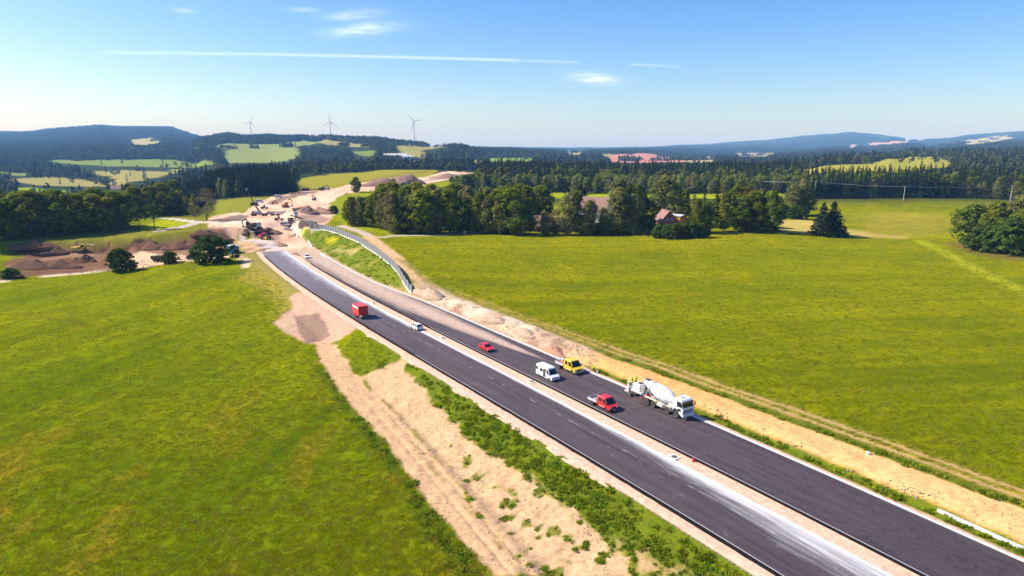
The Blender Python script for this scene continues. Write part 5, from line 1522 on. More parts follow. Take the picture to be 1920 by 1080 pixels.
def make_van(name, label, loc, rz, mat, L=5.7, W=2.0, H=2.55, open_door=True, cat='van'):
    o = thing(name, label, cat, loc, rz)
    r, g_ = .34, .30; fx, rx = L / 2, -L / 2; wf, wr_ = fx - .95, rx + 1.25
    low = [(rx, g_ + .05)] + list(reversed(arch(wr_, r + .07, g_))) + list(reversed(arch(wf, r + .07, g_))) + [(fx - .04, g_), (fx, .60), (fx - .05, .95), (fx - .75, 1.22), (rx, 1.22)]
    MB().prism(low, -W / 2, W / 2).build('body', mat, o)
    wt = W / 2 - .10
    bot = [(fx - .74, -W / 2 + .004, 1.22), (fx - .74, W / 2 - .004, 1.22), (rx, W / 2 - .004, 1.22), (rx, -W / 2 + .004, 1.22)]
    top = [(fx - 1.55, -wt, H - .16), (fx - 1.55, wt, H - .16), (rx + .05, wt, H - .16), (rx + .05, -wt, H - .16)]
    vs, fs = hull(bot, top); MB().add(vs, fs).build('cabin', mat, o)
    rt = [(fx - 1.85, -wt + .12, H), (fx - 1.85, wt - .12, H), (rx + .15, wt - .12, H), (rx + .15, -wt + .12, H)]
    vs, fs = hull([(p[0], p[1], p[2] + .002) for p in top], rt); MB().add(vs, fs).build('roof', mat, o)
    def lp(a, b_, f): return tuple(a[i] + (b_[i] - a[i]) * f for i in range(3))
    def win(nm, A, B, C_, D, f0, f1, z0, z1, mt=M_GLASS, t=.03):
        return slab(nm, [lp(lp(A, B, f0), lp(D, C_, f0), z0), lp(lp(A, B, f1), lp(D, C_, f1), z0), lp(lp(A, B, f1), lp(D, C_, f1), z1), lp(lp(A, B, f0), lp(D, C_, f0), z1)], mt, o, t)
    win('windscreen', bot[0], bot[1], top[1], top[0], .06, .94, .06, .82)
    for s in (0, 1):
        A, B, C_, D = (bot[0], bot[3], top[3], top[0]) if s == 0 else (bot[1], bot[2], top[2], top[1])
        win('side_window', A, B, C_, D, .04, .20, .05, .72)
        if s == 0 and open_door:
            slab('door_opening', [(.62, -W / 2 - .012, .46), (-.18, -W / 2 - .012, .46), (-.18, -W / 2 + .03, 2.12), (.62, -W / 2 + .03, 2.12)], M_DARK, o, .03)
            sd = slab('sliding_door', [(-.2, -W / 2 - .09, .45), (-1.5, -W / 2 - .09, .45), (-1.5, -W / 2 + .0, 2.14), (-.2, -W / 2 + .0, 2.14)], mat, o, .05)
            slab('window', [(-.32, -W / 2 - .085, 1.34), (-1.38, -W / 2 - .085, 1.34), (-1.38, -W / 2 - .045, 1.95), (-.32, -W / 2 - .045, 1.95)], M_GLASS, sd, .03)
            win('side_window', A, B, C_, D, .86, .99, .10, .66)
        else:
            win('side_window', A, B, C_, D, .30, .58, .10, .66); win('side_window', A, B, C_, D, .62, .94, .10, .66)
    win('rear_window', bot[2], bot[3], top[3], top[2], .10, .46, .08, .66); win('rear_window', bot[2], bot[3], top[3], top[2], .54, .90, .08, .66)
    slab('grille', [(fx + .004, -.5, .66), (fx + .004, .5, .66), (fx - .035, .5, .90), (fx - .035, -.5, .90)], M_BLACK if mat is not M_WHITE else M_LGREY, o, .03)
    MB().box(fx - .05, fx + .07, -W / 2 + .06, W / 2 - .06, .30, .58, .05).build('bumper', M_BLACK if mat is not M_WHITE else M_LGREY, o)
    MB().box(fx + .06, fx + .10, -.26, .26, .40, .50).build('number_plate', M_PLATE, o)
    for s in (-1, 1):
        MB().box(fx - .20, fx + .012, s * .74 - .18, s * .74 + .18, .68, .94, .04).build('headlight', M_LAMP, o)
        MB().box(rx - .03, rx + .06, s * .90 - .07, s * .90 + .07, .8, 1.35, .02).build('tail_light', M_TAIL, o)
        for x in (wf, wr_): wheel(o, x, s * (W / 2 - .13), r, .23, s)
        mirror(o, fx - .95, s * (W / 2 + .12), 1.42, .30)
    return o

def make_flatbed(name, label, loc, rz, mat, frame='stake', load=False):
    """crew-cab light truck with a drop-side bed"""
    o = thing(name, label, 'truck', loc, rz)
    W, r = 2.02, .35; fx, rx = 3.05, -3.05; wf, wr_ = 2.15, -1.75; cb = -.35
    MB().box(rx + .1, fx - .5, -.42, .42, .42, .60).build('chassis', M_DARK, o)
    low = [(cb, .48), (wf - .62, .48)] + list(reversed(arch(wf, r + .07, .42))) + [(fx - .04, .40), (fx, .70), (fx - .06, 1.02), (fx - .68, 1.26), (cb, 1.26)]
    MB().prism(low, -W / 2, W / 2).build('cab_body', mat, o)
    H = 2.30; wt = W / 2 - .11
    bot = [(fx - .66, -W / 2 + .004, 1.26), (fx - .66, W / 2 - .004, 1.26), (cb, W / 2 - .004, 1.26), (cb, -W / 2 + .004, 1.26)]
    top = [(fx - 1.38, -wt, H - .10), (fx - 1.38, wt, H - .10), (cb + .06, wt, H - .10), (cb + .06, -wt, H - .10)]
    vs, fs = hull(bot, top); MB().add(vs, fs).build('cabin', mat, o)
    vs, fs = hull([(p[0], p[1], p[2] + .002) for p in top], [(p[0] * .96, p[1] * .9, H) for p in top]); MB().add(vs, fs).build('roof', mat, o)
    def lp(a, b_, f): return tuple(a[i] + (b_[i] - a[i]) * f for i in range(3))
    def win(nm, A, B, C_, D, f0, f1, z0, z1):
        return slab(nm, [lp(lp(A, B, f0), lp(D, C_, f0), z0), lp(lp(A, B, f1), lp(D, C_, f1), z0), lp(lp(A, B, f1), lp(D, C_, f1), z1), lp(lp(A, B, f0), lp(D, C_, f0), z1)], M_GLASS, o, .03)
    win('windscreen', bot[0], bot[1], top[1], top[0], .06, .94, .05, .90)
    win('rear_window', bot[2], bot[3], top[3], top[2], .15, .85, .25, .85)
    for A, B, C_, D in ((bot[0], bot[3], top[3], top[0]), (bot[1], bot[2], top[2], top[1])):
        win('side_window', A, B, C_, D, .08, .46, .06, .82); win('side_window', A, B, C_, D, .56, .88, .12, .82)
    for s in (-1, 1):
        MB().box(.2, fx - 1.5, s * (W / 2 + .012) - .012, s * (W / 2 + .012) + .012, .60, .72).build('side_trim', M_LGREY, o)
        MB().box(fx - .24, fx + .012, s * .74 - .20, s * .74 + .20, .78, .98, .04).build('headlight', M_LAMP, o)
        wheel(o, wf, s * (W / 2 - .14), r, .23, s); wheel(o, wr_, s * (W / 2 - .12), r, .40, s, True)
        mirror(o, fx - .95, s * (W / 2 + .13), 1.48, .30)
        MB().prism([(x, z) for x, z in arch(wr_, .52, .40, 8)] + [(x, z) for x, z in reversed(arch(wr_, .48, .40, 8))], s * .62, s * 1.0).build('mudguard', M_BLACK, o)
    slab('grille', [(fx + .002, -.52, .72), (fx + .002, .52, .72), (fx - .045, .52, .95), (fx - .045, -.52, .95)], M_BLACK, o, .03)
    MB().box(fx - .06, fx + .08, -W / 2 + .03, W / 2 - .03, .32, .64, .05).build('bumper', M_BLACK if mat is M_RED else M_GREY, o)
    MB().box(fx + .07, fx + .11, -.26, .26, .42, .53).build('number_plate', M_PLATE, o)
    bx0, bx1, bz = rx, cb - .12, .86
    MB().box(bx0, bx1, -W / 2, W / 2, bz - .10, bz).build('bed_floor', M_GREY, o)
    for s in (-1, 1):
        MB().box(bx0, bx1, s * (W / 2 + .02) - .02, s * (W / 2 + .02) + .02, bz - .06, bz + .40).build('drop_side', M_LGREY, o)
        for q in (.02, .5, .98):
            x = bx0 + (bx1 - bx0) * q
            MB().box(x - .03, x + .03, s * (W / 2 + .05) - .012, s * (W / 2 + .05) + .012, bz - .06, bz + .41).build('side_post', M_GREY, o)
    MB().box(bx0 - .045, bx0 - .005, -W / 2, W / 2, bz - .06, bz + .40).build('tailboard', M_LGREY, o)
    MB().box(bx1 + .01, bx1 + .05, -W / 2, W / 2, bz, bz + .50).build('headboard', M_LGREY if mat is not M_RED else M_BLACK, o)
    fr = MB()
    for s in (-1, 1): fr.tube([(bx1 + .03, s * .92, bz), (bx1 + .03, s * .92, bz + 1.42)], .035, 6)
    fr.tube([(bx1 + .03, -.92, bz + 1.42), (bx1 + .03, .92, bz + 1.42)], .035, 6)
    if frame == 'ladder':
        fr.tube([(bx1 + .03, .92, bz + 1.40), (bx0 + .05, .92, bz + 1.15)], .03, 6).tube([(bx0 + .05, .92, bz), (bx0 + .05, .92, bz + 1.15)], .03, 6)
        fr.tube([(bx1 + .03, -.92, bz + .72), (bx1 + .03, .92, bz + .72)], .025, 6)
    fr.build('rack', M_BLACK, o)
    MB().box(bx1 - 1.0, bx1 - .3, -.7, .2, bz + .002, bz + .55, .03).build('tool_chest', M_GREY, o)
    if load:
        for k, (x, y) in enumerate(((-1.2, .5), (-1.9, -.3), (-2.4, .5))):
            MB().box(x - .25, x + .25, y - .3, y + .3, bz + .002, bz + .45 + .1 * k, .03).build('crate', (M_WHITED, M_ORANGE, M_WHITED)[k], o)
        pl = MB()
        for k in range(4): pl.tube([(-2.9, -.75 + k * .1, bz + .06), (-.8, -.75 + k * .1, bz + .06)], .035, 6)
        pl.build('marker_poles', M_WHITED, o)
    return o

def make_mixer(name, label, loc, rz):
    o = thing(name, label, 'truck', loc, rz)
    W, r = 2.46, .53; fx = 4.55; ax = (3.15, 1.30, -1.75, -3.12)
    ch = MB()
    for s in (-1, 1): ch.box(-4.3, 4.1, s * .42 - .05, s * .42 + .05, .80, 1.08)
    for x in (-4.2, -2.5, -.4, 1.9, 3.6): ch.box(x - .06, x + .06, -.369, .369, .84, 1.04)
    ch.build('chassis', M_CREAM, o)
    # cab
    cz0, cz1 = 1.22, 3.02
    low = [(fx - 2.05, .98), (ax[0] - .72, .98)] + list(reversed(arch(ax[0], r + .12, .88, 8))) + [(fx - .10, .55), (fx, .62), (fx + .02, 1.62), (fx - .02, 1.85), (fx - 2.05, 1.85)]
    MB().prism(low, -W / 2, W / 2).build('cab_body', M_WHITE, o)
    bot = [(fx - .02, -W / 2 + .004, 1.85), (fx - .02, W / 2 - .004, 1.85), (fx - 2.05, W / 2 - .004, 1.85), (fx - 2.05, -W / 2 + .004, 1.85)]
    top = [(fx - .26, -W / 2 + .07, 2.86), (fx - .26, W / 2 - .07, 2.86), (fx - 2.03, W / 2 - .07, 2.86), (fx - 2.03, -W / 2 + .07, 2.86)]
    vs, fs = hull(bot, top); MB().add(vs, fs).build('cabin', M_WHITE, o)
    rf_ = [(fx - .5, -W / 2 + .22, 3.06), (fx - .5, W / 2 - .22, 3.06), (fx - 1.95, W / 2 - .22, 3.06), (fx - 1.95, -W / 2 + .22, 3.06)]
    vs, fs = hull([(p[0], p[1], p[2] + .002) for p in top], rf_); MB().add(vs, fs).build('cab_roof', M_WHITE, o)
    MB().box(fx - 1.45, fx - .85, -.38, .38, 3.05, 3.11, .02).build('roof_hatch', M_GREY, o)
    slab('sun_visor', [(fx - .20, -W / 2 + .1, 2.80), (fx - .20, W / 2 - .1, 2.80), (fx + .05, W / 2 - .1, 2.66), (fx + .05, -W / 2 + .1, 2.66)], M_DARK, o, .03)
    def lp(a, b_, f): return tuple(a[i] + (b_[i] - a[i]) * f for i in range(3))
    def win(nm, A, B, C_, D, f0, f1, z0, z1, mt=M_GLASS):
        return slab(nm, [lp(lp(A, B, f0), lp(D, C_, f0), z0), lp(lp(A, B, f1), lp(D, C_, f1), z0), lp(lp(A, B, f1), lp(D, C_, f1), z1), lp(lp(A, B, f0), lp(D, C_, f0), z1)], mt, o, .03)
    win('windscreen', bot[0], bot[1], top[1], top[0], .05, .95, .04, .90)
    for A, B, C_, D in ((bot[0], bot[3], top[3], top[0]), (bot[1], bot[2], top[2], top[1])): win('side_window', A, B, C_, D, .10, .58, .06, .86)
    slab('lower_side_window', [(fx - .35, -W / 2 - .004, 1.30), (fx - .95, -W / 2 - .004, 1.18), (fx - 1.0, -W / 2 - .004, 1.62), (fx - .35, -W / 2 - .004, 1.70)], M_GLASS, o, .025)
    slab('grille', [(fx + .022, -.85, 1.00), (fx + .022, .85, 1.00), (fx + .03, .95, 1.52), (fx + .03, -.95, 1.52)], M_BLACK, o, .05)
    for k in range(3): MB().box(fx + .055, fx + .085, -.8, .8, 1.08 + k * .15, 1.13 + k * .15).build('grille_bar', M_WHITED, o)
    MB().box(fx - .14, fx + .12, -W / 2 + .02, W / 2 - .02, .42, .92, .06).build('bumper', M_WHITE, o)
    MB().box(fx + .115, fx + .15, -.26, .26, .50, .61).build('number_plate', M_PLATE, o)
    for s in (-1, 1):
        MB().box(fx - .10, fx + .14, s * .92 - .2, s * .92 + .2, .64, .84, .03).build('headlight', M_LAMP, o)
        MB().box(fx - .12, fx + .02, s * (W / 2 + .18) - .09, s * (W / 2 + .18) + .09, 1.95, 2.60, .03).tube([(fx - .1, s * (W / 2 + .18), 2.6), (fx - .3, s * W / 2 * .97, 2.72)], .02, 6).build('mirror', M_BLACK, o)
        for k, x in enumerate(ax): wheel(o, x, s * (W / 2 - (.17 if k < 2 else .28)), r, .33 if k < 2 else .55, s, k > 1)
        MB().prism(arch(ax[1], .68, .62, 8) + list(reversed(arch(ax[1], .63, .62, 8))), s * .80, s * 1.20).build('mudguard', M_CREAM, o)
        pts = [(ax[3] - .68, .75), (ax[3] - .55, 1.15), (ax[3] - .2, 1.28), (ax[2] + .2, 1.28), (ax[2] + .55, 1.15), (ax[2] + .68, .75)]
        MB().prism(pts + [(x * 1.0, z - .05) for x, z in reversed(pts)], s * .70, s * 1.24).build('mudguard', M_CREAM, o)
    MB().box(-.95, .30, -1.18, -.55, .62, 1.12, .06).build('fuel_tank', M_LGREY, o)
    MB().box(-.95, .25, .55, 1.18, .62, 1.15, .06).build('air_tank_box', M_GREY, o)
    MB().box(1.35, 2.2, -1.05, 1.05, 1.16, 1.75, .05).build('engine_cover', M_CREAM, o)
    MB().tube([(2.28, .95, 1.2), (2.28, .95, 3.25)], .09, 8).build('exhaust_stack', M_GREY, o)
    MB().lathe([(.02, -.62), (.26, -.62), (.30, -.5), (.30, .5), (.26, .62), (.02, .62)], (1.75, 0, 2.25), (0, 1, 0), 16).build('water_tank', M_WHITED, o, True)
    # drum, axis rising to the rear
    A = Vector((1.45, 0, 1.95)); B = Vector((-4.05, 0, 3.05)); d = (B - A).normalized(); Lr = (B - A).length
    prof = [(.30, 0), (.62, .02), (.98, .62), (1.16, 1.25), (1.20, 1.9), (1.17, 2.7), (1.02, 3.8), (.72, 5.0), (.60, Lr - .05), (.52, Lr - .04)]
    dr = MB().lathe(prof, A, d, 28).build('drum', M_WHITE, o, True)
    MB().lathe([(1.205, 1.78), (1.225, 1.80), (1.225, 1.88), (1.205, 1.90)], A, d, 28).build('drum_band', M_LGREY, dr)
    MB().lathe([(.93, 4.28), (.98, 4.30), (.98, 4.42), (.90, 4.44)], A, d, 28).build('roller_ring', M_GREY, dr)
    st = MB()
    for s in (-1, 1):
        st.tube([(-4.15, s * .45, 1.08), (-3.55, s * .62, 2.35)], .07, 6).tube([(-2.6, s * .48, 1.08), (-3.55, s * .62, 2.35)], .06, 6)
        st.tube([(1.5, s * .4, 1.08), (1.5, s * .35, 1.9)], .09, 6)
        st.tube([(-4.2, s * .95, 1.25), (1.3, s * 1.10, 1.25)], .04, 6)
    st.build('drum_cradle', M_CREAM, o)
    MB().prism([(-4.8, 3.72), (-3.85, 3.72), (-4.05, 3.2), (-4.5, 3.2)], -.45, .45).build('hopper', M_WHITED, o)
    slab('hopper_lid', [(-4.75, -.40, 3.75), (-3.9, -.40, 3.75), (-3.9, .40, 3.75), (-4.75, .40, 3.75)], M_DARK, o, .04)
    ch_ = [(-4.5, -.28, 2.75), (-4.5, .28, 2.75), (-5.35, .22, 1.55), (-5.35, -.22, 1.55)]
    slab('chute', ch_, M_LGREY, o, .06)
    MB().tube([(-4.55, -.30, 1.05), (-4.7, -.30, 3.7)], .03, 6).tube([(-4.55, -.75, 1.05), (-4.7, -.65, 3.7)], .03, 6).tube([(-4.56, -.75, 1.5), (-4.56, -.3, 1.5)], .025, 5).tube([(-4.59, -.74, 2.1), (-4.59, -.3, 2.1)], .025, 5).tube([(-4.62, -.72, 2.7), (-4.62, -.3, 2.7)], .025, 5).tube([(-4.66, -.7, 3.3), (-4.66, -.3, 3.3)], .025, 5).build('ladder', M_LGREY, o)
    MB().box(-4.45, -4.35, -1.15, 1.15, .55, .75).build('rear_bumper', M_RED, o)
    MB().box(-1.15, -.98, -1.235, -1.20, 1.25, 1.55).build('warning_plate', M_YELLOW, o)
    return o

def make_paver(name, label, loc, rz):
    """kerb slip-form paver on three crawlers"""
    o = thing(name, label, 'machine', loc, rz)
    MB().box(-1.9, 1.4, -.95, .95, .95, 1.25, .04).build('frame', M_WHITED, o)
    MB().box(-.9, .9, -.85, .85, 1.252, 2.35, .10).build('engine_housing', M_WHITED, o)
    MB().box(.93, 1.75, -.75, .75, 1.30, 2.25, .05).build('radiator', M_GREY, o)
    MB().box(-.2, .5, -.35, .35, 2.352, 2.50, .03).build('intake', M_DARK, o)
    MB().box(-2.1, -.95, -.9, .9, 1.252, 1.33).build('operator_platform', M_LGREY, o)
    rl = MB()
    for x, y in ((-2.05, -.85), (-2.05, .85), (-1.05, -.85), (-1.05, .85)): rl.tube([(x, y, 1.33), (x, y, 2.35)], .03, 6)
    for y in (-.85, .85): rl.tube([(-2.05, y, 2.35), (-1.05, y, 2.35)], .03, 6)
    rl.tube([(-2.05, -.85, 2.35), (-2.05, .85, 2.35)], .03, 6)
    rl.build('railing', M_WHITED, o)
    MB().box(-1.25, -1.0, -.4, .4, 1.332, 2.15, .04).build('control_panel', M_ORANGE, o)
    for x, y in ((-1.5, -1.1), (-1.5, 1.1), (1.2, -.3)):
        leg = MB().box(x - .14, x + .14, y - .14, y + .14, .55, 1.9).build('lifting_leg', M_WHITED, o)
        prof = [(x - .75, .28), (x - .58, .02), (x + .58, .02), (x + .75, .28), (x + .58, .56), (x - .58, .56)]
        MB().prism(prof, y - .18, y + .18).build('crawler', M_DARK, o)
    MB().prism([(-.6, .95), (.5, .95), (.3, .30), (-.4, .30)], .96, 1.7).build('mould', M_GREY, o)
    MB().prism([(1.6, .5), (2.5, .75), (2.5, 1.25), (1.6, .95)], -.5, .5).build('intake_hopper', M_RED, o)
    slab('conveyor', [(2.4, -.3, .85), (2.4, .3, .85), (.2, 1.1, 1.95), (.2, .6, 1.95)], M_DARK, o, .12)
    bd = MB().lathe([(.02, 0), (.30, 0), (.30, .03), (.02, .03)], (-2.12, -.55, 1.95), (-.5, -.85, 0), 20).build('round_sign', M_WHITE, o)
    MB().box(-.22, .22, -.05, .05, -.02, .02).build('sign_bar', M_RED, bd)
    b_ = bd.children[0]; b_.location = Vector((-2.12, -.55, 1.95)) + Vector((-.5, -.85, 0)).normalized() * .045; b_.rotation_euler = (math.pi / 2, 0, math.atan2(.85, .5) + math.pi / 2 - .0)
    MB().box(-2.6, -1.9, -1.0, -.35, .25, .75, .12).build('water_tank', M_CREAM, o)
    return o

def make_excavator(name, label, loc, rz, mat, s=1.0, boom=(3.2, 2.9), fold=0.0, cat='excavator', dark=None):
    o = thing(name, label, cat, loc, rz, None, s)
    for sd in (-1, 1):
        pr = [(-1.9, .5), (-1.55, .04), (1.55, .04), (1.9, .5), (1.6, .92), (-1.6, .92)]
        MB().prism(pr, sd * .85, sd * 1.40).build('crawler', M_DARK, o)
    MB().box(-1.0, 1.0, -.84, .84, .55, 1.0, .05).build('undercarriage', M_DARK, o)
    MB().box(-2.3, 1.3, -1.28, 1.28, 1.02, 1.45, .08).build('turntable', mat, o)
    MB().box(-2.3, .1, -1.25, 1.25, 1.452, 2.25, .14).build('engine_housing', mat, o)
    MB().box(-2.55, -2.0, -1.2, 1.2, 1.05, 2.0, .18).build('counterweight', dark or M_DARK, o)
    cb = MB().box(.15, 1.55, .30, 1.26, 1.452, 3.0, .10).build('cab', mat, o)
    slab('window', [(1.56, .40, 1.75), (1.56, 1.16, 1.75), (1.56, 1.16, 2.85), (1.56, .40, 2.85)], M_GLASS, cb, .03)
    slab('window', [(.3, 1.265, 1.9), (1.4, 1.265, 1.9), (1.4, 1.265, 2.85), (.3, 1.265, 2.85)], M_GLASS, cb, .03)
    slab('window', [(.3, .295, 1.9), (1.4, .295, 1.9), (1.4, .295, 2.85), (.3, .295, 2.85)], M_GLASS, cb, .03)
    a = Vector((1.1, -.25, 1.6)); k = a + Vector((boom[0] * .5, 0, boom[1])); e = a + Vector((boom[0] + 1.3, 0, boom[1] * .72)); w = e + Vector((-.6 + fold, 0, -2.6)); 
    def bar(P, hs, wd):
        m_ = MB(); vs = []
        for p, h in zip(P, hs): vs += [(p.x, p.y - wd, p.z - h), (p.x, p.y + wd, p.z - h), (p.x, p.y + wd, p.z + h), (p.x, p.y - wd, p.z + h)]
        n = len(P); fs = [(i * 4 + q_, i * 4 + (q_ + 1) % 4, i * 4 + 4 + (q_ + 1) % 4, i * 4 + 4 + q_) for i in range(n - 1) for q_ in range(4)] + [(3, 2, 1, 0), (n * 4 - 4, n * 4 - 3, n * 4 - 2, n * 4 - 1)]
        return m_.add(vs, fs)
    bar([a, k, e], [.28, .36, .2], .20).build('boom', mat, o)
    dv = (w - e).normalized(); nx = Vector((dv.z, 0, -dv.x)) * .2
    st = MB(); st.add([e + nx + Vector((0, -.15, 0)), e + nx + Vector((0, .15, 0)), e - nx + Vector((0, .15, 0)), e - nx + Vector((0, -.15, 0)), w + nx * .5 + Vector((0, -.15, 0)), w + nx * .5 + Vector((0, .15, 0)), w - nx * .5 + Vector((0, .15, 0)), w - nx * .5 + Vector((0, -.15, 0))], [(0, 1, 2, 3), (7, 6, 5, 4), (0, 4, 5, 1), (1, 5, 6, 2), (2, 6, 7, 3), (3, 7, 4, 0)]).build('stick', mat, o)
    MB().prism([(w.x - .1, w.z + .1), (w.x + .25, w.z), (w.x + .3, w.z - .55), (w.x - .35, w.z - .95), (w.x - .75, w.z - .6), (w.x - .5, w.z - .1)], w.y - .5, w.y + .5).build('bucket', M_DARK, o)
    MB().tube([a + Vector((.2, 0, -.3)), k + Vector((0, 0, -.35))], .08, 6).tube([k + Vector((.3, 0, .4)), e + Vector((.2, 0, .45))], .07, 6).build('ram', M_LGREY, o)
    return o
def make_dumper(name, label, loc, rz, cabm, bodym, s=1.0):
    o = thing(name, label, 'truck', loc, rz, None, s)
    MB().box(-3.6, 3.4, -.45, .45, .75, 1.02).build('chassis', M_DARK, o)
    MB().box(1.9, 3.75, -1.2, 1.2, .70, 1.9, .08).build('cab_body', cabm, o)
    vs, fs = hull([(3.7, -1.18, 1.9), (3.7, 1.18, 1.9), (1.95, 1.18, 1.9), (1.95, -1.18, 1.9)], [(3.45, -1.1, 2.85), (3.45, 1.1, 2.85), (1.97, 1.1, 2.85), (1.97, -1.1, 2.85)])
    MB().add(vs, fs).build('cabin', cabm, o)
    slab('windscreen', [(3.69, -1.0, 2.0), (3.69, 1.0, 2.0), (3.50, 1.0, 2.75), (3.50, -1.0, 2.75)], M_GLASS, o, .04)
    for sd in (-1, 1):
        slab('side_window', [(3.45, sd * 1.18, 2.0), (2.6, sd * 1.18, 2.0), (2.6, sd * 1.12, 2.72), (3.3, sd * 1.12, 2.72)], M_GLASS, o, .04)
        for x in (2.85, -1.2, -2.5): wheel(o, x, sd * 1.0, .52, .34 if x > 0 else .5, sd, x < 0)
    vs, fs = hull([(1.65, -1.15, 1.15), (1.65, 1.15, 1.15), (-3.7, 1.15, 1.15), (-3.7, -1.15, 1.15)], [(1.75, -1.25, 2.6), (1.75, 1.25, 2.6), (-3.95, 1.25, 2.35), (-3.95, -1.25, 2.35)])
    MB().add(vs, fs[:1] + fs[2:]).build('tipper_body', bodym, o)
    MB().prism([(1.5, 2.3), (.6, 2.75), (-1.5, 2.8), (-3.2, 2.25), (-3.2, 1.3), (1.5, 1.3)], -1.1, 1.1).build('load', M_CLOD, o)
    return o
def place(px, py):
    p = ground(px, py); return (p[0], p[1], p[2])
def on_road(px, py):
    p = ground(px, py); u = (px - 960) / FPX; v = (540 - py) / FPX
    dy = math.cos(PITCH) + v * math.sin(PITCH); dz = -math.sin(PITCH) + v * math.cos(PITCH)
    t = -CAM_H / dz
    return (u * t, dy * t, .005)
p = on_road(1249, 768); make_mixer('concrete_mixer_truck', 'white four-axle concrete mixer truck with a large white drum on the right carriageway', p, road_heading(p[1]))
p = on_road(1199, 744); make_paver('slipform_paver', 'white kerb paving machine behind the concrete mixer truck', p, road_heading(p[1]))
p = on_road(1130, 763); make_flatbed('crew_cab_truck', 'red crew-cab flatbed truck on the right carriageway', p, road_heading(p[1]), M_RED, 'ladder').scale = (.88,) * 3
p = on_road(1067, 694); make_flatbed('crew_cab_truck', 'yellow crew-cab flatbed truck parked at the far kerb', p, road_heading(p[1]), M_YELLOW, 'stake', True)
p = on_road(1027, 708); make_van('minibus', 'white minibus with its side door open', p, road_heading(p[1]), M_WHITE).scale = (.87,) * 3
p = on_road(912, 656); make_car('parked_car', 'red car on the right carriageway near the median', p, road_heading(p[1]), M_RED).scale = (.9,) * 3
p = on_road(781, 617); make_car('moving_car', 'white estate car driving away on the left carriageway', p, road_heading(p[1]) + math.pi, M_WHITE, 'suv').scale = (.87,) * 3
p = place(576, 484); make_car('parked_car', 'white car on the sandy end of the right carriageway', p, road_heading(p[1]), M_WHITE)

# ---- red box trailer
p = on_road(676, 594)
o = thing('box_trailer', 'red box trailer with a white band parked on the left carriageway', 'trailer', p, road_heading(p[1]))
MB().box(-2.2, 2.2, -1.2, 1.2, .62, 3.0, .03).build('box', M_RED, o)
MB().box(-2.25, 2.25, -1.24, 1.24, 3.003, 3.09, .02).build('roof', paint('faded_red', (.55, .05, .05), .5, dirt=.3), o)
bnd = MB().box(-2.0, 2.0, -1.225, -1.204, 2.42, 2.82).build('white_band', M_WHITE, o)
for k in range(9):
    x = -1.75 + k * .42
    MB().box(x, x + .24, -1.232, -1.2255, 2.52, 2.72).build('letter', M_LGREY, bnd)
for x in (-2.203, 2.203):
    for y in (-1.1, 0.0, 1.1): MB().box(x - .02, x + .02, y - .04, y + .04, .65, 2.98).build('door_bar', paint('dark_red', (.33, .01, .012), .4, dirt=.2), o)
MB().box(-2.3, 2.3, -.9, .9, .45, .615).build('chassis', M_DARK, o)
for s in (-1, 1):
    for x in (-.45, .45): wheel(o, x, s * 1.05, .34, .22, s)
MB().tube([(2.3, -.6, .5), (3.6, 0, .5), (2.3, .6, .5)], .05, 6).build('drawbar', M_DARK, o)
MB().box(2.30, 2.75, -1.0, -.35, .40, .95, .03).build('control_box', M_LGREY, o)
# ------------------------------------------------------------------ noise barrier
def lateral(y, t):
    X, Y = road_pt(np.array(float(y)), np.array(float(t))); return float(X), float(Y)
M_POST = paint('barrier_post', (.66, .65, .63), .7, dirt=.2)
M_PANEL = paint('barrier_panel', (.15, .155, .17), .6, dirt=.15)
M_PLINTH = concrete('barrier_plinth', (.70, .68, .66), .25)
ys = np.concatenate([np.linspace(182, 300, 240), np.linspace(300.5, 310, 40)])
WX, WY = road_pt(ys, wall_t(ys))
sl = np.concatenate([[0], np.cumsum(np.hypot(np.diff(WX), np.diff(WY)))])
NPAN = 46
sp = np.linspace(0, sl[-1], NPAN + 1)
PX, PY = np.interp(sp, sl, WX), np.interp(sp, sl, WY)
# smooth the corner positions a little
for _ in range(2):
    PX[1:-1] = PX[1:-1] * .5 + (PX[:-2] + PX[2:]) * .25; PY[1:-1] = PY[1:-1] * .5 + (PY[:-2] + PY[2:]) * .25
PZ = height(PX, PY)
for _ in range(3): PZ[1:-1] = PZ[1:-1] * .5 + (PZ[:-2] + PZ[2:]) * .25
wall = thing('noise_barrier', 'long curving noise barrier of grey panels and white posts on the green bank', 'barrier', (PX[0], PY[0], PZ[0]))
post_me = MB().box(-.13, .13, -.13, .13, -.8, 2.75).mesh('post'); post_me.materials.append(M_POST)
for i in range(NPAN + 1):
    q_ = new_obj('post', post_me, wall); a = math.atan2(PY[min(i + 1, NPAN)] - PY[max(i - 1, 0)], PX[min(i + 1, NPAN)] - PX[max(i - 1, 0)])
    q_.location = (PX[i] - PX[0], PY[i] - PY[0], PZ[i] - PZ[0]); q_.rotation_euler = (0, 0, a)
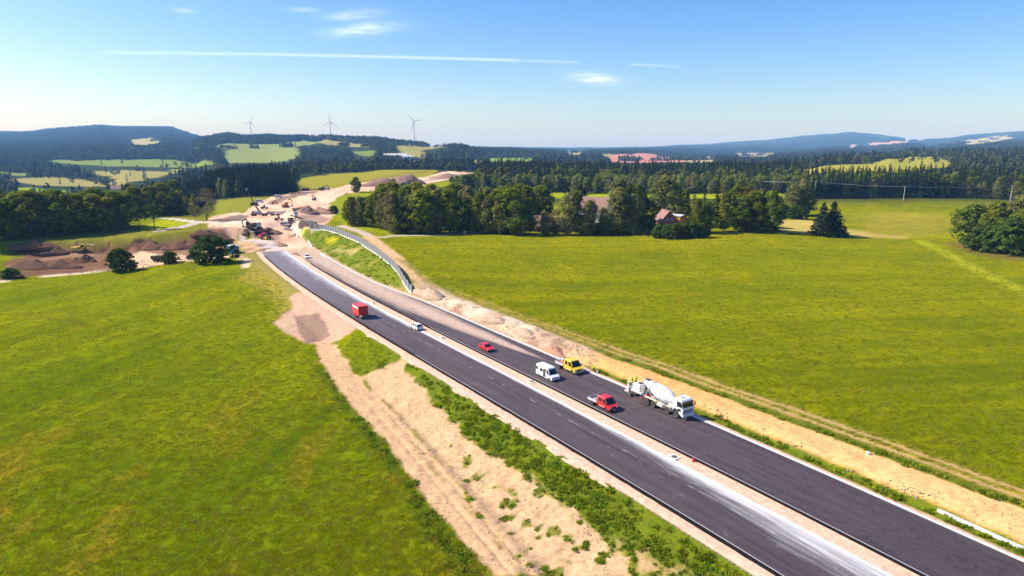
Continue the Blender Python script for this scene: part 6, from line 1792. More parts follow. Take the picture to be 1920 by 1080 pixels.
for i in range(NPAN):
    ax, ay, az = PX[i] - PX[0], PY[i] - PY[0], PZ[i] - PZ[0]; bx, by, bz = PX[i + 1] - PX[0], PY[i + 1] - PY[0], PZ[i + 1] - PZ[0]
    d = Vector((bx - ax, by - ay, 0)).normalized(); n = Vector((-d.y, d.x, 0))
    A = Vector((ax, ay, az)) + d * .14; B = Vector((bx, by, bz)) - d * .14
    topA = 2.6 if i > 0 else 1.7
    def strip(nm, z0, z1a, z1b, th, mat):
        vs = []
        for s in (-th, th): vs += [A + n * s + Vector((0, 0, z0)), B + n * s + Vector((0, 0, z0)), B + n * s + Vector((0, 0, z1b)), A + n * s + Vector((0, 0, z1a))]
        return MB().add(vs, [(0, 1, 2, 3), (7, 6, 5, 4), (0, 4, 5, 1), (1, 5, 6, 2), (2, 6, 7, 3), (3, 7, 4, 0)]).build(nm, mat, wall)
    strip('panel', .46, topA, 2.6, .07, M_PANEL); strip('plinth', -.8, .45, .45, .09, M_PLINTH)

# ------------------------------------------------------------------ wind turbines
M_TURB = paint('turbine_white', (.62, .63, .64), .5, dirt=.05)
def turbine(px, py, hub, blade, yaw, roll, label):
    p = ground(px, py)
    D = p[1]
    o = thing('wind_turbine', label, 'wind turbine', p, yaw, 'wind turbines on the far ridge')
    MB().lathe([(2.4, -3), (2.2, 0), (1.3, hub)], seg=14).build('tower', M_TURB, o, True)
    nc = MB().box(-4.5, 4.0, -1.7, 1.7, hub - 1.2, hub + 2.2, .5).build('nacelle', M_TURB, o)
    MB().lathe([(.1, 0), (1.5, .2), (1.6, 1.5), (.3, 2.8)], (4.0, 0, hub + .5), (1, 0, 0), 14).build('hub', M_TURB, nc, True)
    for b in range(3):
        a = roll + b * 2 * math.pi / 3; d = Vector((0, math.sin(a), math.cos(a))); s = Vector((0, math.cos(a), -math.sin(a)))
        c = Vector((5.4, 0, hub + .5)); pts = [(0, 1.0, .9), (.12, 1.5, .7), (.3, 1.35, .45), (.7, .8, .25), (1.0, .25, .08)]
        vs = []
        for f, w, t in pts:
            q_ = c + d * (1 + f * blade)
            vs += [q_ - s * w, q_ + Vector((t, 0, 0)), q_ + s * w * .8, q_ - Vector((t, 0, 0))]
        n = len(pts); fs = [(i * 4 + j, i * 4 + (j + 1) % 4, i * 4 + 4 + (j + 1) % 4, i * 4 + 4 + j) for i in range(n - 1) for j in range(4)] + [(3, 2, 1, 0), (n * 4 - 4, n * 4 - 3, n * 4 - 2, n * 4 - 1)]
        MB().add(vs, fs).build('blade', M_TURB, o)
for px, base, hubpy, yaw, roll, lab, tip in ((777, 272, 228, -1.25, math.radians(-42), 'rightmost and tallest of the three white wind turbines on the ridge', 16.5), (620, 258, 229, -1.57, 0.0, 'middle one of the three white wind turbines on the ridge', 18), (471, 256, 230, -.75, math.radians(16), 'leftmost and smallest of the three white wind turbines on the ridge', 14.5)):
    p = ground(px, base); hb = z_at(hubpy, p[1]) - p[2]
    turbine(px, base, hb, tip * p[1] / FPX, yaw, roll, lab)

# ------------------------------------------------------------------ houses
M_WALLW = paint('white_render', (.74, .75, .78), .9, dirt=.15)
M_ROOFB = paint('brown_tiles', (.27, .145, .12), .85, dirt=.2)
M_BRICK = paint('red_brick', (.22, .075, .05), .9, dirt=.3)
M_WOODO = paint('orange_boards', (.62, .27, .03), .8, dirt=.1)
M_DARKW = paint('dark_timber', (.06, .04, .03), .8, dirt=.3)
def house(name, label, px, py, L, W, h, rh, rz, wall, roof, wins=(), lift=0, chim=None, xy=None):
    p = ground(px, py)
    o = thing(name, label, 'house', (p[0], p[1], p[2] + lift), rz)
    MB().box(-L / 2, L / 2, -W / 2, W / 2, -1, h).build('wall', wall, o)
    gab = [(-W / 2, h + .004), (W / 2, h + .004), (0, h + rh)]
    MB().prism(gab, -L / 2, L / 2, axis='x').build('gable', wall, o)
    e = .5; sl = rh / (W / 2)
    for s in (-1, 1):
        P = [(-L / 2 - e, s * .0, h + rh + .06), (L / 2 + e, s * .0, h + rh + .06), (L / 2 + e, s * (W / 2 + e), h - e * sl + .06), (-L / 2 - e, s * (W / 2 + e), h - e * sl + .06)]
        rf = slab('roof', P, roof, o, .14)
    if chim: MB().box(chim - .4, chim + .4, -.5, .3, h + rh - 1.0, h + rh + 1.1).build('chimney', M_BRICK, o)
    for (face, u, z, ww, hh) in wins:
        if face == 'x+': b = (L / 2 + .02, L / 2 + .10, u - ww / 2, u + ww / 2)
        elif face == 'x-': b = (-L / 2 - .10, -L / 2 - .02, u - ww / 2, u + ww / 2)
        elif face == 'y-': b = (u - ww / 2, u + ww / 2, -W / 2 - .10, -W / 2 - .02)
        w_ = MB().box(b[0], b[1], b[2], b[3], z, z + hh).build('window', M_WHITE, o)
        sx = .12 if face == 'y-' else 0; sy = 0 if face == 'y-' else .12; ex = 0 if face == 'y-' else .02; ey = .02 if face == 'y-' else 0
        MB().box(b[0] + sx - ex, b[1] - sx + ex, b[2] + sy - ey, b[3] - sy + ey, z + .12, z + hh - .12).build('pane', M_GLASS, w_)
    return o
house('house', 'long house with a brown tiled roof left of the white house', 1033, 433, 15, 9, 3.0, 4.2, .15, M_BRICK, M_ROOFB, [('y-', -3, .8, 1.2, 1.3), ('y-', 2, .8, 1.2, 1.3)], 0, -4)
house('house', 'white two-storey house with a steep brown roof between the trees', 1117, 428, 13, 8.5, 6.5, 5.0, -.55, M_WALLW, M_ROOFB, [('y-', 4, 1.2, 1.3, 1.5), ('y-', 4, 4.0, 1.3, 1.4), ('x+', -1.6, 3.9, 1.2, 1.5), ('x+', 1.6, 3.9, 1.2, 1.5), ('x+', 0, 6.9, 1.1, 1.3), ('x+', 0, 1.2, 1.2, 1.5)], 3.0)
house('house', 'small red house with dark gable and two white windows', 1247, 436, 9, 7, 3.6, 4.2, -1.45, M_BRICK, M_ROOFB, [('x+', -1.0, 3.5, .9, 1.0), ('x+', 1.0, 3.5, .9, 1.0)], 2.2, 1.5)
house('shed', 'orange boarded shed beside the small red house', 1268, 436, 7, 4.5, 5.0, .5, -.9, M_WOODO, M_LGREY, [], 2.6)
house('farm_building', 'long low farm building far away on the hillside', 742, 297, 60, 22, 8, 5, .12, M_DARKW, M_LGREY, [])
house('farm_building', 'small pale farm building right of the long one on the hillside', 763, 298, 28, 16, 6, 4, .2, M_WALLW, M_LGREY, [])
for k, (px, py, L) in enumerate(((1318, 297.5, 60), (1337, 298, 42), (1297, 297.5, 24))):
    house('hall', ('pale long hall', 'white hall', 'small pale hall')[k] + ' on the horizon right of the red field', px, py, L, 24, 7, 3, .1, M_WALLW, M_LGREY, [])
house('cottage', 'small pale cottage roof among the valley trees on the left', 222, 375, 12, 9, 5, 4, .2, M_WALLW, M_ROOFB, [('y-', 0, 1, 1.5, 1.5)], 9)
# ------------------------------------------------------------------ poles and wires
M_POLE = paint('pole_concrete', (.55, .53, .50), .8, dirt=.15)
tops = []
for px, py, top, lab in ((1230, 362, 339, 'concrete power pole behind the large willow'), (1290, 362, 337, 'concrete power pole left of the tallest spruce'), (1397, 360, 337, 'concrete power pole above the yellow-green trees'), (1527, 372, 339, 'concrete power pole in front of the left end of the spruce row'), (1694, 376, 349, 'concrete power pole at the middle of the spruce row'), (1894, 377, 347, 'concrete power pole near the right end of the spruce row')):
    p = ground(px, py); h = max(9.0, z_at(top, p[1]) - p[2])
    o = thing('power_pole', lab, 'pole', p, .3, 'power poles behind the right meadow')
    MB().lathe([(.24, -.5), (.16, h)], seg=10).build('pole', M_POLE, o)
    ca = MB().box(-1.1, 1.1, -.07, .07, h - .75, h - .6).build('cross_arm', M_POLE, o)
    for x in (-1.0, 0, 1.0): MB().lathe([(.05, h - .6), (.09, h - .5), (.05, h - .3)], (x, 0, 0), seg=8).build('insulator', M_WHITED, ca)
    tops.append(Vector((p[0], p[1], p[2] + h - .3)))
for i in range(len(tops) - 1):
    for k, off in enumerate((-1.0, 1.0)):
        a, b = tops[i] + Vector((off, .3 * off, 0)), tops[i + 1] + Vector((off, .3 * off, 0))
        pts = [a.lerp(b, f) - Vector((0, 0, 6 * f * (1 - f) * .7)) for f in np.linspace(0, 1, 14)]
        w_ = MB().tube(pts, .045, 4).build('power_line', M_LGREY)
        tag(w_, ('front' if k else 'rear') + ' wire of the ' + nth(i) + ' span from the left between the power poles', 'wire', 'power lines behind the right meadow')
def lamp_post(px, py, top, lab):
    p = ground(px, py); h = z_at(top, p[1]) - p[2]
    o = thing('lamp_post', lab, 'lamp post', p, 0)
    MB().lathe([(.14, -.3), (.09, h)], seg=8).build('pole', M_POLE, o)
    MB().box(-.1, .9, -.12, .12, h - .05, h + .12, .03).build('lamp_head', M_LGREY, o)
lamp_post(884, 437, 409, 'grey lamp post at the meadow road in front of the dark belt')
for px, py, lab in ((872, 438, 'white marker post left of the lamp post'), (850, 434, 'pale marker post further left of the lamp post')):
    p = ground(px, py); o = thing('marker_post', lab, 'post', p)
    MB().box(-.25, .25, -.12, .12, -.2, 1.3, .03).build('post', M_WHITE, o); MB().box(-.26, .26, -.13, .13, 1.302, 1.42).build('cap', M_BLACK, o)
p = ground(518, 361); h = z_at(343, p[1]) - p[2]
o = thing('windsock_mast', 'mast with red and white bands in front of the spruce wood', 'mast', p)
MB().lathe([(.22, -.5), (.14, h)], seg=8).build('mast', M_LGREY, o)
for k in range(4): MB().lathe([(.42, h - .2 - k * 1.1), (.42, h - 1.25 - k * 1.1)], seg=10).build('band', M_RED if k % 2 else M_WHITE, o)

# ------------------------------------------------------------------ construction site
H_ = road_heading(200)
make_excavator('excavator', 'yellow excavator digging in the excavation on the left', place(150, 475), -.05, M_EXYEL, 1.3, (3.0, 1.2), .4, dark=M_EXYEL)
make_dumper('dump_truck', 'dark dump truck behind the small shrub in the excavation', place(303, 490), .2, M_DARK, M_DARK, .9)
make_car('parked_car', 'dark car left of the large round shrub', place(362, 486), .1, M_DARK, 'suv')
make_excavator('excavator', 'brown excavator with raised arm in the middle of the earthworks', place(536, 389), 1.0, M_EXORG, 1.2, (2.0, 3.2), .6, dark=M_EXORG)
make_excavator('excavator', 'dark excavator with black arm at the left of the earthworks', place(470, 427), 2.9, M_DARK, 1.0, (2.2, 2.4), .2)
make_excavator('excavator', 'dark excavator on the skyline at the top of the haul road', place(604, 357), .3, M_DARK, 1.2, (2.6, 2.0), .2)
make_dumper('dump_truck', 'white-cabbed dump truck beside the black excavator', place(476, 427), .2, M_WHITED, M_GREY, .9)
make_dumper('dump_truck', 'white dump truck in the centre of the earthworks', place(517, 404), .1, M_WHITED, M_GREY, .9)
make_dumper('dump_truck', 'grey dump truck right beside the white one in the earthworks', place(526, 404), .5, M_GREY, M_WHITED, .85)
make_dumper('dump_truck', 'white truck beside the dark earth heaps', place(551, 406), -.9, M_WHITE, M_WHITED, .9)
make_dumper('dump_truck', 'dark truck behind the white truck at the earth heaps', place(557, 397), -.6, M_DARK, M_DARK, .85)
make_van('panel_van', 'dark van left of the crane boom', place(478, 386), .1, M_DARK, open_door=False)
make_van('panel_van', 'white van right of the crane boom', place(487, 380), .2, M_WHITE, open_door=False)
make_van('panel_van', 'white van further up the left haul road', place(522, 371), .1, M_WHITED, open_door=False)
make_car('parked_car', 'white car left of the pink and black machine', place(469, 437), -.3, M_WHITE)
make_car('parked_car', 'grey car below the dark machine at the right haul road', place(541, 432), -.2, M_LGREY)
make_van('panel_van', 'white pickup van at the top of the haul road', place(613, 356), .1, M_WHITED, open_door=False)
def make_roller(label, px, py, rz, mat):
    o = thing('road_roller', label, 'roller', place(px, py), rz)
    MB().lathe([(.05, -1.0), (.75, -1.0), (.75, 1.0), (.05, 1.0)], (1.6, 0, .75), (0, 1, 0), 18).build('drum', M_GREY, o, True)
    MB().box(.6, 2.5, -1.15, 1.15, .8, 1.1, .05).build('drum_frame', mat, o)
    MB().box(-2.2, .55, -.9, .9, .75, 1.75, .12).build('engine_housing', mat, o)
    c = MB().box(-.5, .55, -.75, .75, 1.752, 2.95, .08).build('cab', mat, o)
    slab('window', [(.56, -.6, 1.95), (.56, .6, 1.95), (.56, .6, 2.8), (.56, -.6, 2.8)], M_GLASS, c, .03)
    for s in (-1, 1): wheel(o, -1.3, s * .95, .75, .5, s)
make_roller('small dark roller left of the brown excavator', 515, 383, .3, M_EXORG)
make_roller('small dark roller below the dark van', 496, 392, .2, M_DARK)
make_roller('small roller on the pale ground below the two trucks', 523, 414, .2, M_EXORG)
# mobile crane
p = place(488, 405); o = thing('mobile_crane', 'dark mobile crane with its long boom raised to the left', 'crane', p, .15)
MB().box(-5.5, 5.0, -1.25, 1.25, .9, 1.5, .05).build('carrier', M_DARK, o)
cbx = MB().box(4.0, 5.6, -1.2, 1.2, 1.0, 2.7, .1).build('driver_cab', M_GREY, o)
slab('windscreen', [(5.61, -1, 1.8), (5.61, 1, 1.8), (5.61, 1, 2.55), (5.61, -1, 2.55)], M_GLASS, cbx, .03)
MB().box(-3.5, .5, -1.2, 1.2, 1.52, 2.8, .1).build('slewing_deck', M_GREY, o); MB().box(-4.3, -3.52, -1.2, 1.2, 1.6, 2.9, .1).build('counterweight', M_DARK, o)
for s in (-1, 1):
    for x in (-4.2, -2.6, 1.6, 3.2): wheel(o, x, s * 1.0, .6, .4, s)
    MB().box(-.2, .2, s * 1.25, s * 3.0, .5, .75).build('outrigger', M_DARK, o)
tipz = z_at(355, p[1]) - p[2]; dx = (ground(467, 405)[0] - p[0])
B0, B1 = Vector((-.5, 0, 2.6)), Vector((dx, -1.0, tipz))
for k, (f0, f1, w) in enumerate(((0, .45, .42), (.43, .75, .30), (.73, 1.0, .20))):
    MB().tube([B0.lerp(B1, f0), B0.lerp(B1, f1)], w, 4).build('boom_section', M_DARK, o)
MB().box(B1.x - .5, B1.x + .5, B1.y - .4, B1.y + .4, B1.z - .3, B1.z + .5, .1).build('boom_head', M_GREY, o)
MB().tube([B0 + Vector((1.5, 0, -.6)), B0.lerp(B1, .25)], .2, 8).build('lifting_ram', M_LGREY, o)
MB().tube([B1, (B1.x, B1.y, tipz * .55)], .05, 4).build('hook_cable', M_DARK, o)
# pink, black and yellow tractor unit
M_PINK = paint('magenta_paint', (.55, .03, .10), .5, dirt=.15)
p = place(497, 449); o = thing('soil_stabiliser', 'magenta, black and yellow machine at the end of the left carriageway', 'machine', p, -.45)
MB().box(-3.2, -1.2, -1.2, 1.2, .7, 2.1, .12).build('rear_housing', M_PINK, o)
c = MB().box(-1.1, .6, -.95, .95, .9, 3.0, .1).build('cab', M_PINK, o)
slab('window', [(-.9, -.96, 1.7), (.4, -.96, 1.7), (.4, -.96, 2.8), (-.9, -.96, 2.8)], M_GLASS, c, .03); slab('window', [(.61, -.8, 1.7), (.61, .8, 1.7), (.61, .8, 2.8), (.61, -.8, 2.8)], M_GLASS, c, .03)
MB().box(.65, 2.6, -.8, .8, .9, 2.0, .15).build('bonnet', M_BLACK, o)
MB().box(1.2, 2.4, -1.5, -.82, .4, 1.5, .2).build('yellow_tank', M_YELLOW, o)
MB().tube([(2.6, 0, 1.8), (4.2, 0, 1.3), (5.0, 0, .6)], [.45, .35, .2], 8).build('discharge_boom', M_BLACK, o)
for s in (-1, 1): wheel(o, -.9, s * 1.15, .9, .55, s); wheel(o, 2.0, s * 1.0, .65, .4, s)
# dark piling rig, formwork, barriers, bags
p = place(589, 376); o = thing('piling_rig', 'small dark rig with two masts on the pale upper haul road', 'machine', p, .1)
MB().box(-1.6, 1.6, -1.1, 1.1, .3, 1.4, .1).build('base', M_DARK, o)
for x, h in ((-1.2, 5.5), (.1, 4.6)): MB().box(x - .22, x + .22, -.22, .22, 1.402, h).build('mast', M_DARK, o)
MB().box(.4, 1.5, -.8, .8, 1.402, 2.5, .1).build('cab', M_DARK, o)
p = place(545, 423); o = thing('screening_plant', 'tall dark machine at the right side of the earthworks', 'machine', p, 1.1)
MB().box(-2.6, 2.6, -1.2, 1.2, .6, 2.4, .1).build('body', M_DARK, o); MB().box(-1.0, 1.0, -1.0, 1.0, 2.402, 4.2, .1).build('hopper', M_DARK, o)
slab('conveyor', [(2.5, -.5, 1.2), (2.5, .5, 1.2), (5.4, .5, 3.2), (5.4, -.5, 3.2)], M_GREY, o, .2)
for s in (-1, 1): MB().prism([(-2.4, .35), (-2.0, .02), (2.0, .02), (2.4, .35), (2.0, .62), (-2.0, .62)], s * .7, s * 1.19).build('crawler', M_DARK, o)
make_van('panel_van', 'white van left of the tall dark machine', place(536, 424), .4, M_WHITED, open_door=False)
for k, (px, py) in enumerate(((552, 411), (551, 415), (554, 418))):
    o = thing('timber_stack', ('top', 'middle', 'bottom')[k] + ' one of three timber stacks beside the right haul road', 'timber stack', place(px, py), .15)
    for q in range(5): MB().box(-2.2, 2.2, -1.0 + q * .42, -.64 + q * .42, 0, .35 + .1 * ((q * 7 + k) % 3)).build('beam', (M_CREAM, M_DARK, M_GREY)[(q + k) % 3], o)
bars = []
for a, b, n in (((552, 436), (560, 446), 6), ((577, 452), (585, 463), 6), ((551, 442), (556, 439), 2)):
    A, B = ground(*a), ground(*b)
    for q in range(n):
        f = (q + .5) / n; P = A + (B - A) * f; bars.append((P, math.atan2(B[1] - A[1], B[0] - A[0]) + R_.uniform(-.12, .12)))
bme = MB().prism([(-.30, 0), (.30, 0), (.22, .25), (.10, .45), (.08, .85), (-.08, .85), (-.10, .45), (-.22, .25)], -1.0, 1.0).mesh('concrete_barrier'); bme.materials.append(M_PLINTH)
for q, (P, a) in enumerate(bars):
    o = new_obj('concrete_barrier', bme); o.location = (P[0], P[1], zg(P[0], P[1])); o.rotation_euler = (0, 0, a - math.pi / 2)
    tag(o, nth(q) + ' white concrete barrier counted from the far end beside the right haul road', 'barrier', 'concrete barriers beside the haul road')
for q, (px, py) in enumerate(((505, 433), (508, 434), (511, 435), (507, 430))):
    o = thing('material_bag', nth(q) + ' of the white material bags above the magenta machine', 'bag', place(px, py), q * .5, 'white material bags')
    MB().box(-.7, .7, -.7, .7, 0, 1.3, .3).build('sack', M_WHITE, o, True); MB().tube([(-.4, 0, 1.25), (0, 0, 1.6), (.4, 0, 1.25)], .05, 6).build('loop', M_WHITE, o)
def container(label, px, py, rz, L, W, h, mat, roofm=None, name='site_container', cat='container'):
    o = thing(name, label, cat, place(px, py), rz)
    MB().box(-L / 2, L / 2, -W / 2, W / 2, .15, h, .02).build('box', mat, o); MB().box(-L / 2 - .06, L / 2 + .06, -W / 2 - .06, W / 2 + .06, h + .003, h + .16, .02).build('roof', roofm or M_LGREY, o)
    MB().box(-L / 2 + .1, L / 2 - .1, -W / 2 + .1, W / 2 - .1, -.3, .147).build('skid', M_DARK, o)
    w_ = MB().box(L / 2 + .001, L / 2 + .05, -.55, .35, 1.1, 2.0).build('window', M_WHITE, o); MB().box(L / 2 + .051, L / 2 + .07, -.45, .25, 1.2, 1.9).build('pane', M_GLASS, w_)
    for q in range(5):
        x = -L / 2 + .4 + q * (L - .8) / 4; MB().box(x - .05, x + .05, -W / 2 - .04, -W / 2 - .002, .2, h - .05).build('rib', mat, o)
M_BLUE = paint('blue_paint', (.035, .20, .52), .5, dirt=.12)
container('bright blue site container with a pale roof', 437, 474, -.85, 5.5, 3.0, 2.9, M_BLUE)
container('dark skip container at the edge of the hill field', 573, 358, .1, 6, 2.6, 2.6, M_DARK, M_DARK)

# heaps of earth
M_HEAPR = soil_mat('red_earth_heap', (.50, .27, .17), .3); M_HEAPB = soil_mat('brown_earth_heap', (.27, .155, .095), .3); M_HEAPG = soil_mat('mauve_earth_heap', (.34, .21, .155), .3); M_PIT = soil_mat('dark_pit_heap', (.17, .092, .055), .4); M_HEAPP = soil_mat('pale_earth_heap', (.50, .36, .25), .2)
def heap(label, px, py, rx, ry, h, mat, seed, rz=0.0):
    p = ground(px, py); n, m = 44, 20; vs = [(0, 0, 0)]; rng = np.random.default_rng(seed)
    ph = rng.uniform(0, 6.28, 4)
    def hh(u, a, x, y):
        return h * (1 - u) ** .8 * (1 + .25 * math.cos(2 * a + ph[0]) * u) + (float(fbm(x * 1.0 + seed, y, rx * .55, 4, seed)) - .5) * h * .95 * (1 - u ** 3) + (float(fbm(x + seed, y, 1.3, 3, seed + 5)) - .5) * min(.9, h * .35) * (1 - u ** 3)
    vs[0] = (0, 0, hh(0, 0, 0, 0))
    for i in range(1, m + 1):
        u = i / m
        for k in range(n):
            a = 2 * math.pi * k / n; w = 1 + .16 * math.cos(2 * a + ph[1]) + .12 * math.cos(3 * a + ph[2]) + .07 * math.cos(5 * a + ph[3])
            x, y = math.cos(a) * rx * u * w, math.sin(a) * ry * u * w
            vs.append((x, y, hh(u, a, x, y) if i < m else -.7))
    fs = [(0, 1 + k, 1 + (k + 1) % n) for k in range(n)] + [(1 + (i - 1) * n + k, 1 + i * n + k, 1 + i * n + (k + 1) % n, 1 + (i - 1) * n + (k + 1) % n) for i in range(1, m) for k in range(n)]
    o = MB().add(vs, fs).build('earth_heap', mat, None, True); o.location = p; o.rotation_euler = (0, 0, rz)
    return tag(o, label, 'heap')
heap('large reddish earth heap above the noise barrier end', 599, 400, 10, 6, 3.6, M_HEAPR, 3)
heap('mauve earth heap left of the large reddish one', 575, 400, 8, 6, 3.6, M_HEAPG, 4)
heap('small brown heap beside the brown excavator', 566, 394, 4, 3, 2, M_HEAPB, 5)
heap('dark heap in front of the black excavator', 485, 431, 3.6, 2.6, 1.7, M_HEAPB, 6)
heap('brown heap beside the white material bags', 500, 432, 3, 2, 2.0, M_HEAPB, 7)
heap('brown heap right of the magenta machine', 516, 437, 3.4, 2.4, 1.8, M_HEAPB, 8)
heap('dark rubble heap at the right edge of the left carriageway end', 529, 460, 6, 2.2, 1.2, M_HEAPB, 9, -1.0)
heap('grey debris heap between the carriageways near the white car', 553, 478, 4, 1.8, 1.0, M_HEAPG, 10, -.9)
heap('dark heap at the edge of the side road junction', 458, 437, 3.5, 2.4, 1.8, M_HEAPB, 11)
heap('large mauve heap on the hill left of the small tree', 713, 349, 18, 9, 9, M_HEAPG, 12)
heap('large mauve heap on the hill right of the small tree', 758, 345, 20, 9, 9.5, M_HEAPG, 13)
heap('dark low heap on the far haul road', 838, 334, 22, 8, 5, M_HEAPG, 14)
heap('pale grey earth heap at the end of the green bank', 805, 552, 7, 2.4, 1.5, M_HEAPP, 15, -1.0)
heap('brown earth heap beside the far kerb behind the yellow truck', 1040, 660, 4.2, 1.6, 1.2, M_HEAPR, 16, -1.0)
heap('stony heap right of the sandy carriageway', 985, 625, 4.0, 1.8, 1.0, M_HEAPP, 17, -.9)
heap('low stony heap at the meadow edge right of the sandy carriageway', 930, 600, 4.0, 1.8, .9, M_HEAPP, 18, -.9)
heap('tall brown spoil heap at the left of the excavation', 68, 464, 9, 5, 4.0, M_PIT, 19)
heap('brown spoil heap left of the yellow excavator', 95, 474, 10, 4.5, 3.2, M_PIT, 20)
heap('wide reddish-brown heap in the left foreground of the excavation', 70, 503, 13, 4, 3.2, M_PIT, 21)
heap('brown heap below the yellow excavator', 115, 502, 8, 3.5, 2.8, M_PIT, 22)
heap('dark round heap right below the yellow excavator', 160, 492, 5, 3, 3.0, M_PIT, 23)
heap('grey-brown heap beside the pale floor of the excavation', 290, 466, 9, 4.5, 4.0, M_PIT, 24)
heap('dark heap above the round shrub', 350, 466, 9, 4.5, 4.2, M_PIT, 25)
heap('earth heap on the shelf above the large round shrub', 377, 441, 7, 3.5, 3.0, M_PIT, 26)
heap('dark earth heap in shade above the side road junction', 405, 448, 8, 3.5, 2.6, M_PIT, 27)
# abutment with dark sheeting
p = place(577, 425); o = thing('bridge_abutment', 'brown concrete abutment with black sheeting at the far end of the noise barrier', 'abutment', p, -.25)
MB().prism([(-4.5, -1), (4.5, -1), (4.5, 2.2), (2, 3.1), (-3, 3.1), (-4.5, 1.4)], -1.0, 1.0).build('wall', concrete('abutment_concrete', (.33, .24, .19), .5), o)
slab('sheeting', [(-2.8, -1.15, 3.25), (2.6, -1.15, 3.1), (6.0, -2.4, 1.2), (1.0, -2.4, 1.6)], M_BLACK, o, .12)
# fittings in the median and along the road
for px, py, lab in ((830, 634, 'drain cover in the median near the red car'), (996, 716, 'drain cover in the median left of the minibus'), (1263, 858, 'drain cover in the median near the mixer truck'), (700, 568, 'drain cover in the median behind the red trailer')):
    q_ = on_road(px, py); o = thing('drain_cover', lab, 'drain', (q_[0], q_[1], .06), H_ + .1)
    MB().box(-.75, .75, -.5, .5, -.1, .10, .02).build('slab', M_CONC, o); MB().lathe([(.02, .105), (.40, .105), (.40, .14), (.02, .14)], (.1, 0, 0), seg=18).build('lid', M_DARK, o)
q_ = on_road(1300, 866); o = thing('kerb_tool', 'small red tool stand beside the median kerb', 'tool', (q_[0], q_[1], .1), .4)
MB().prism([(-.2, 0), (.2, 0), (.04, .5), (-.04, .5)], -.1, .1).build('stand', M_RED, o); MB().tube([(0, 0, .45), (.35, .35, .06)], .03, 6).build('strut', M_LGREY, o)
q_ = ground(1628, 852); o = thing('boundary_stone', 'white stone at the edge of the farm track on the right', 'stone', q_)
MB().box(-.24, .24, -.2, .2, -.1, .38, .08).build('stone', M_WHITE, o); MB().box(-.14, .14, -.12, .12, .381, .43).build('cap', M_LGREY, o)
kb = MB()
for k in range(22):
    f = k / 22; A = ground(1758 + f * 162, 959 + f * 73)
    B = ground(1758 + (f + .042) * 162, 959 + (f + .042) * 73)
    A = Vector((A[0], A[1], zg(A[0], A[1]))); B = Vector((B[0], B[1], zg(B[0], B[1]))); n = Vector((-(B - A).y, (B - A).x, 0)).normalized() * .15
    kb.add([A - n, A + n, B + n, B - n] + [v + Vector((0, 0, .34)) for v in (A - n, A + n, B + n, B - n)], [(0, 3, 2, 1), (4, 5, 6, 7), (0, 1, 5, 4), (1, 2, 6, 5), (2, 3, 7, 6), (3, 0, 4, 7)])
tag(kb.build('kerb_edging', M_PLINTH), 'white concrete edging beside the grass strip at the lower right', 'kerb')

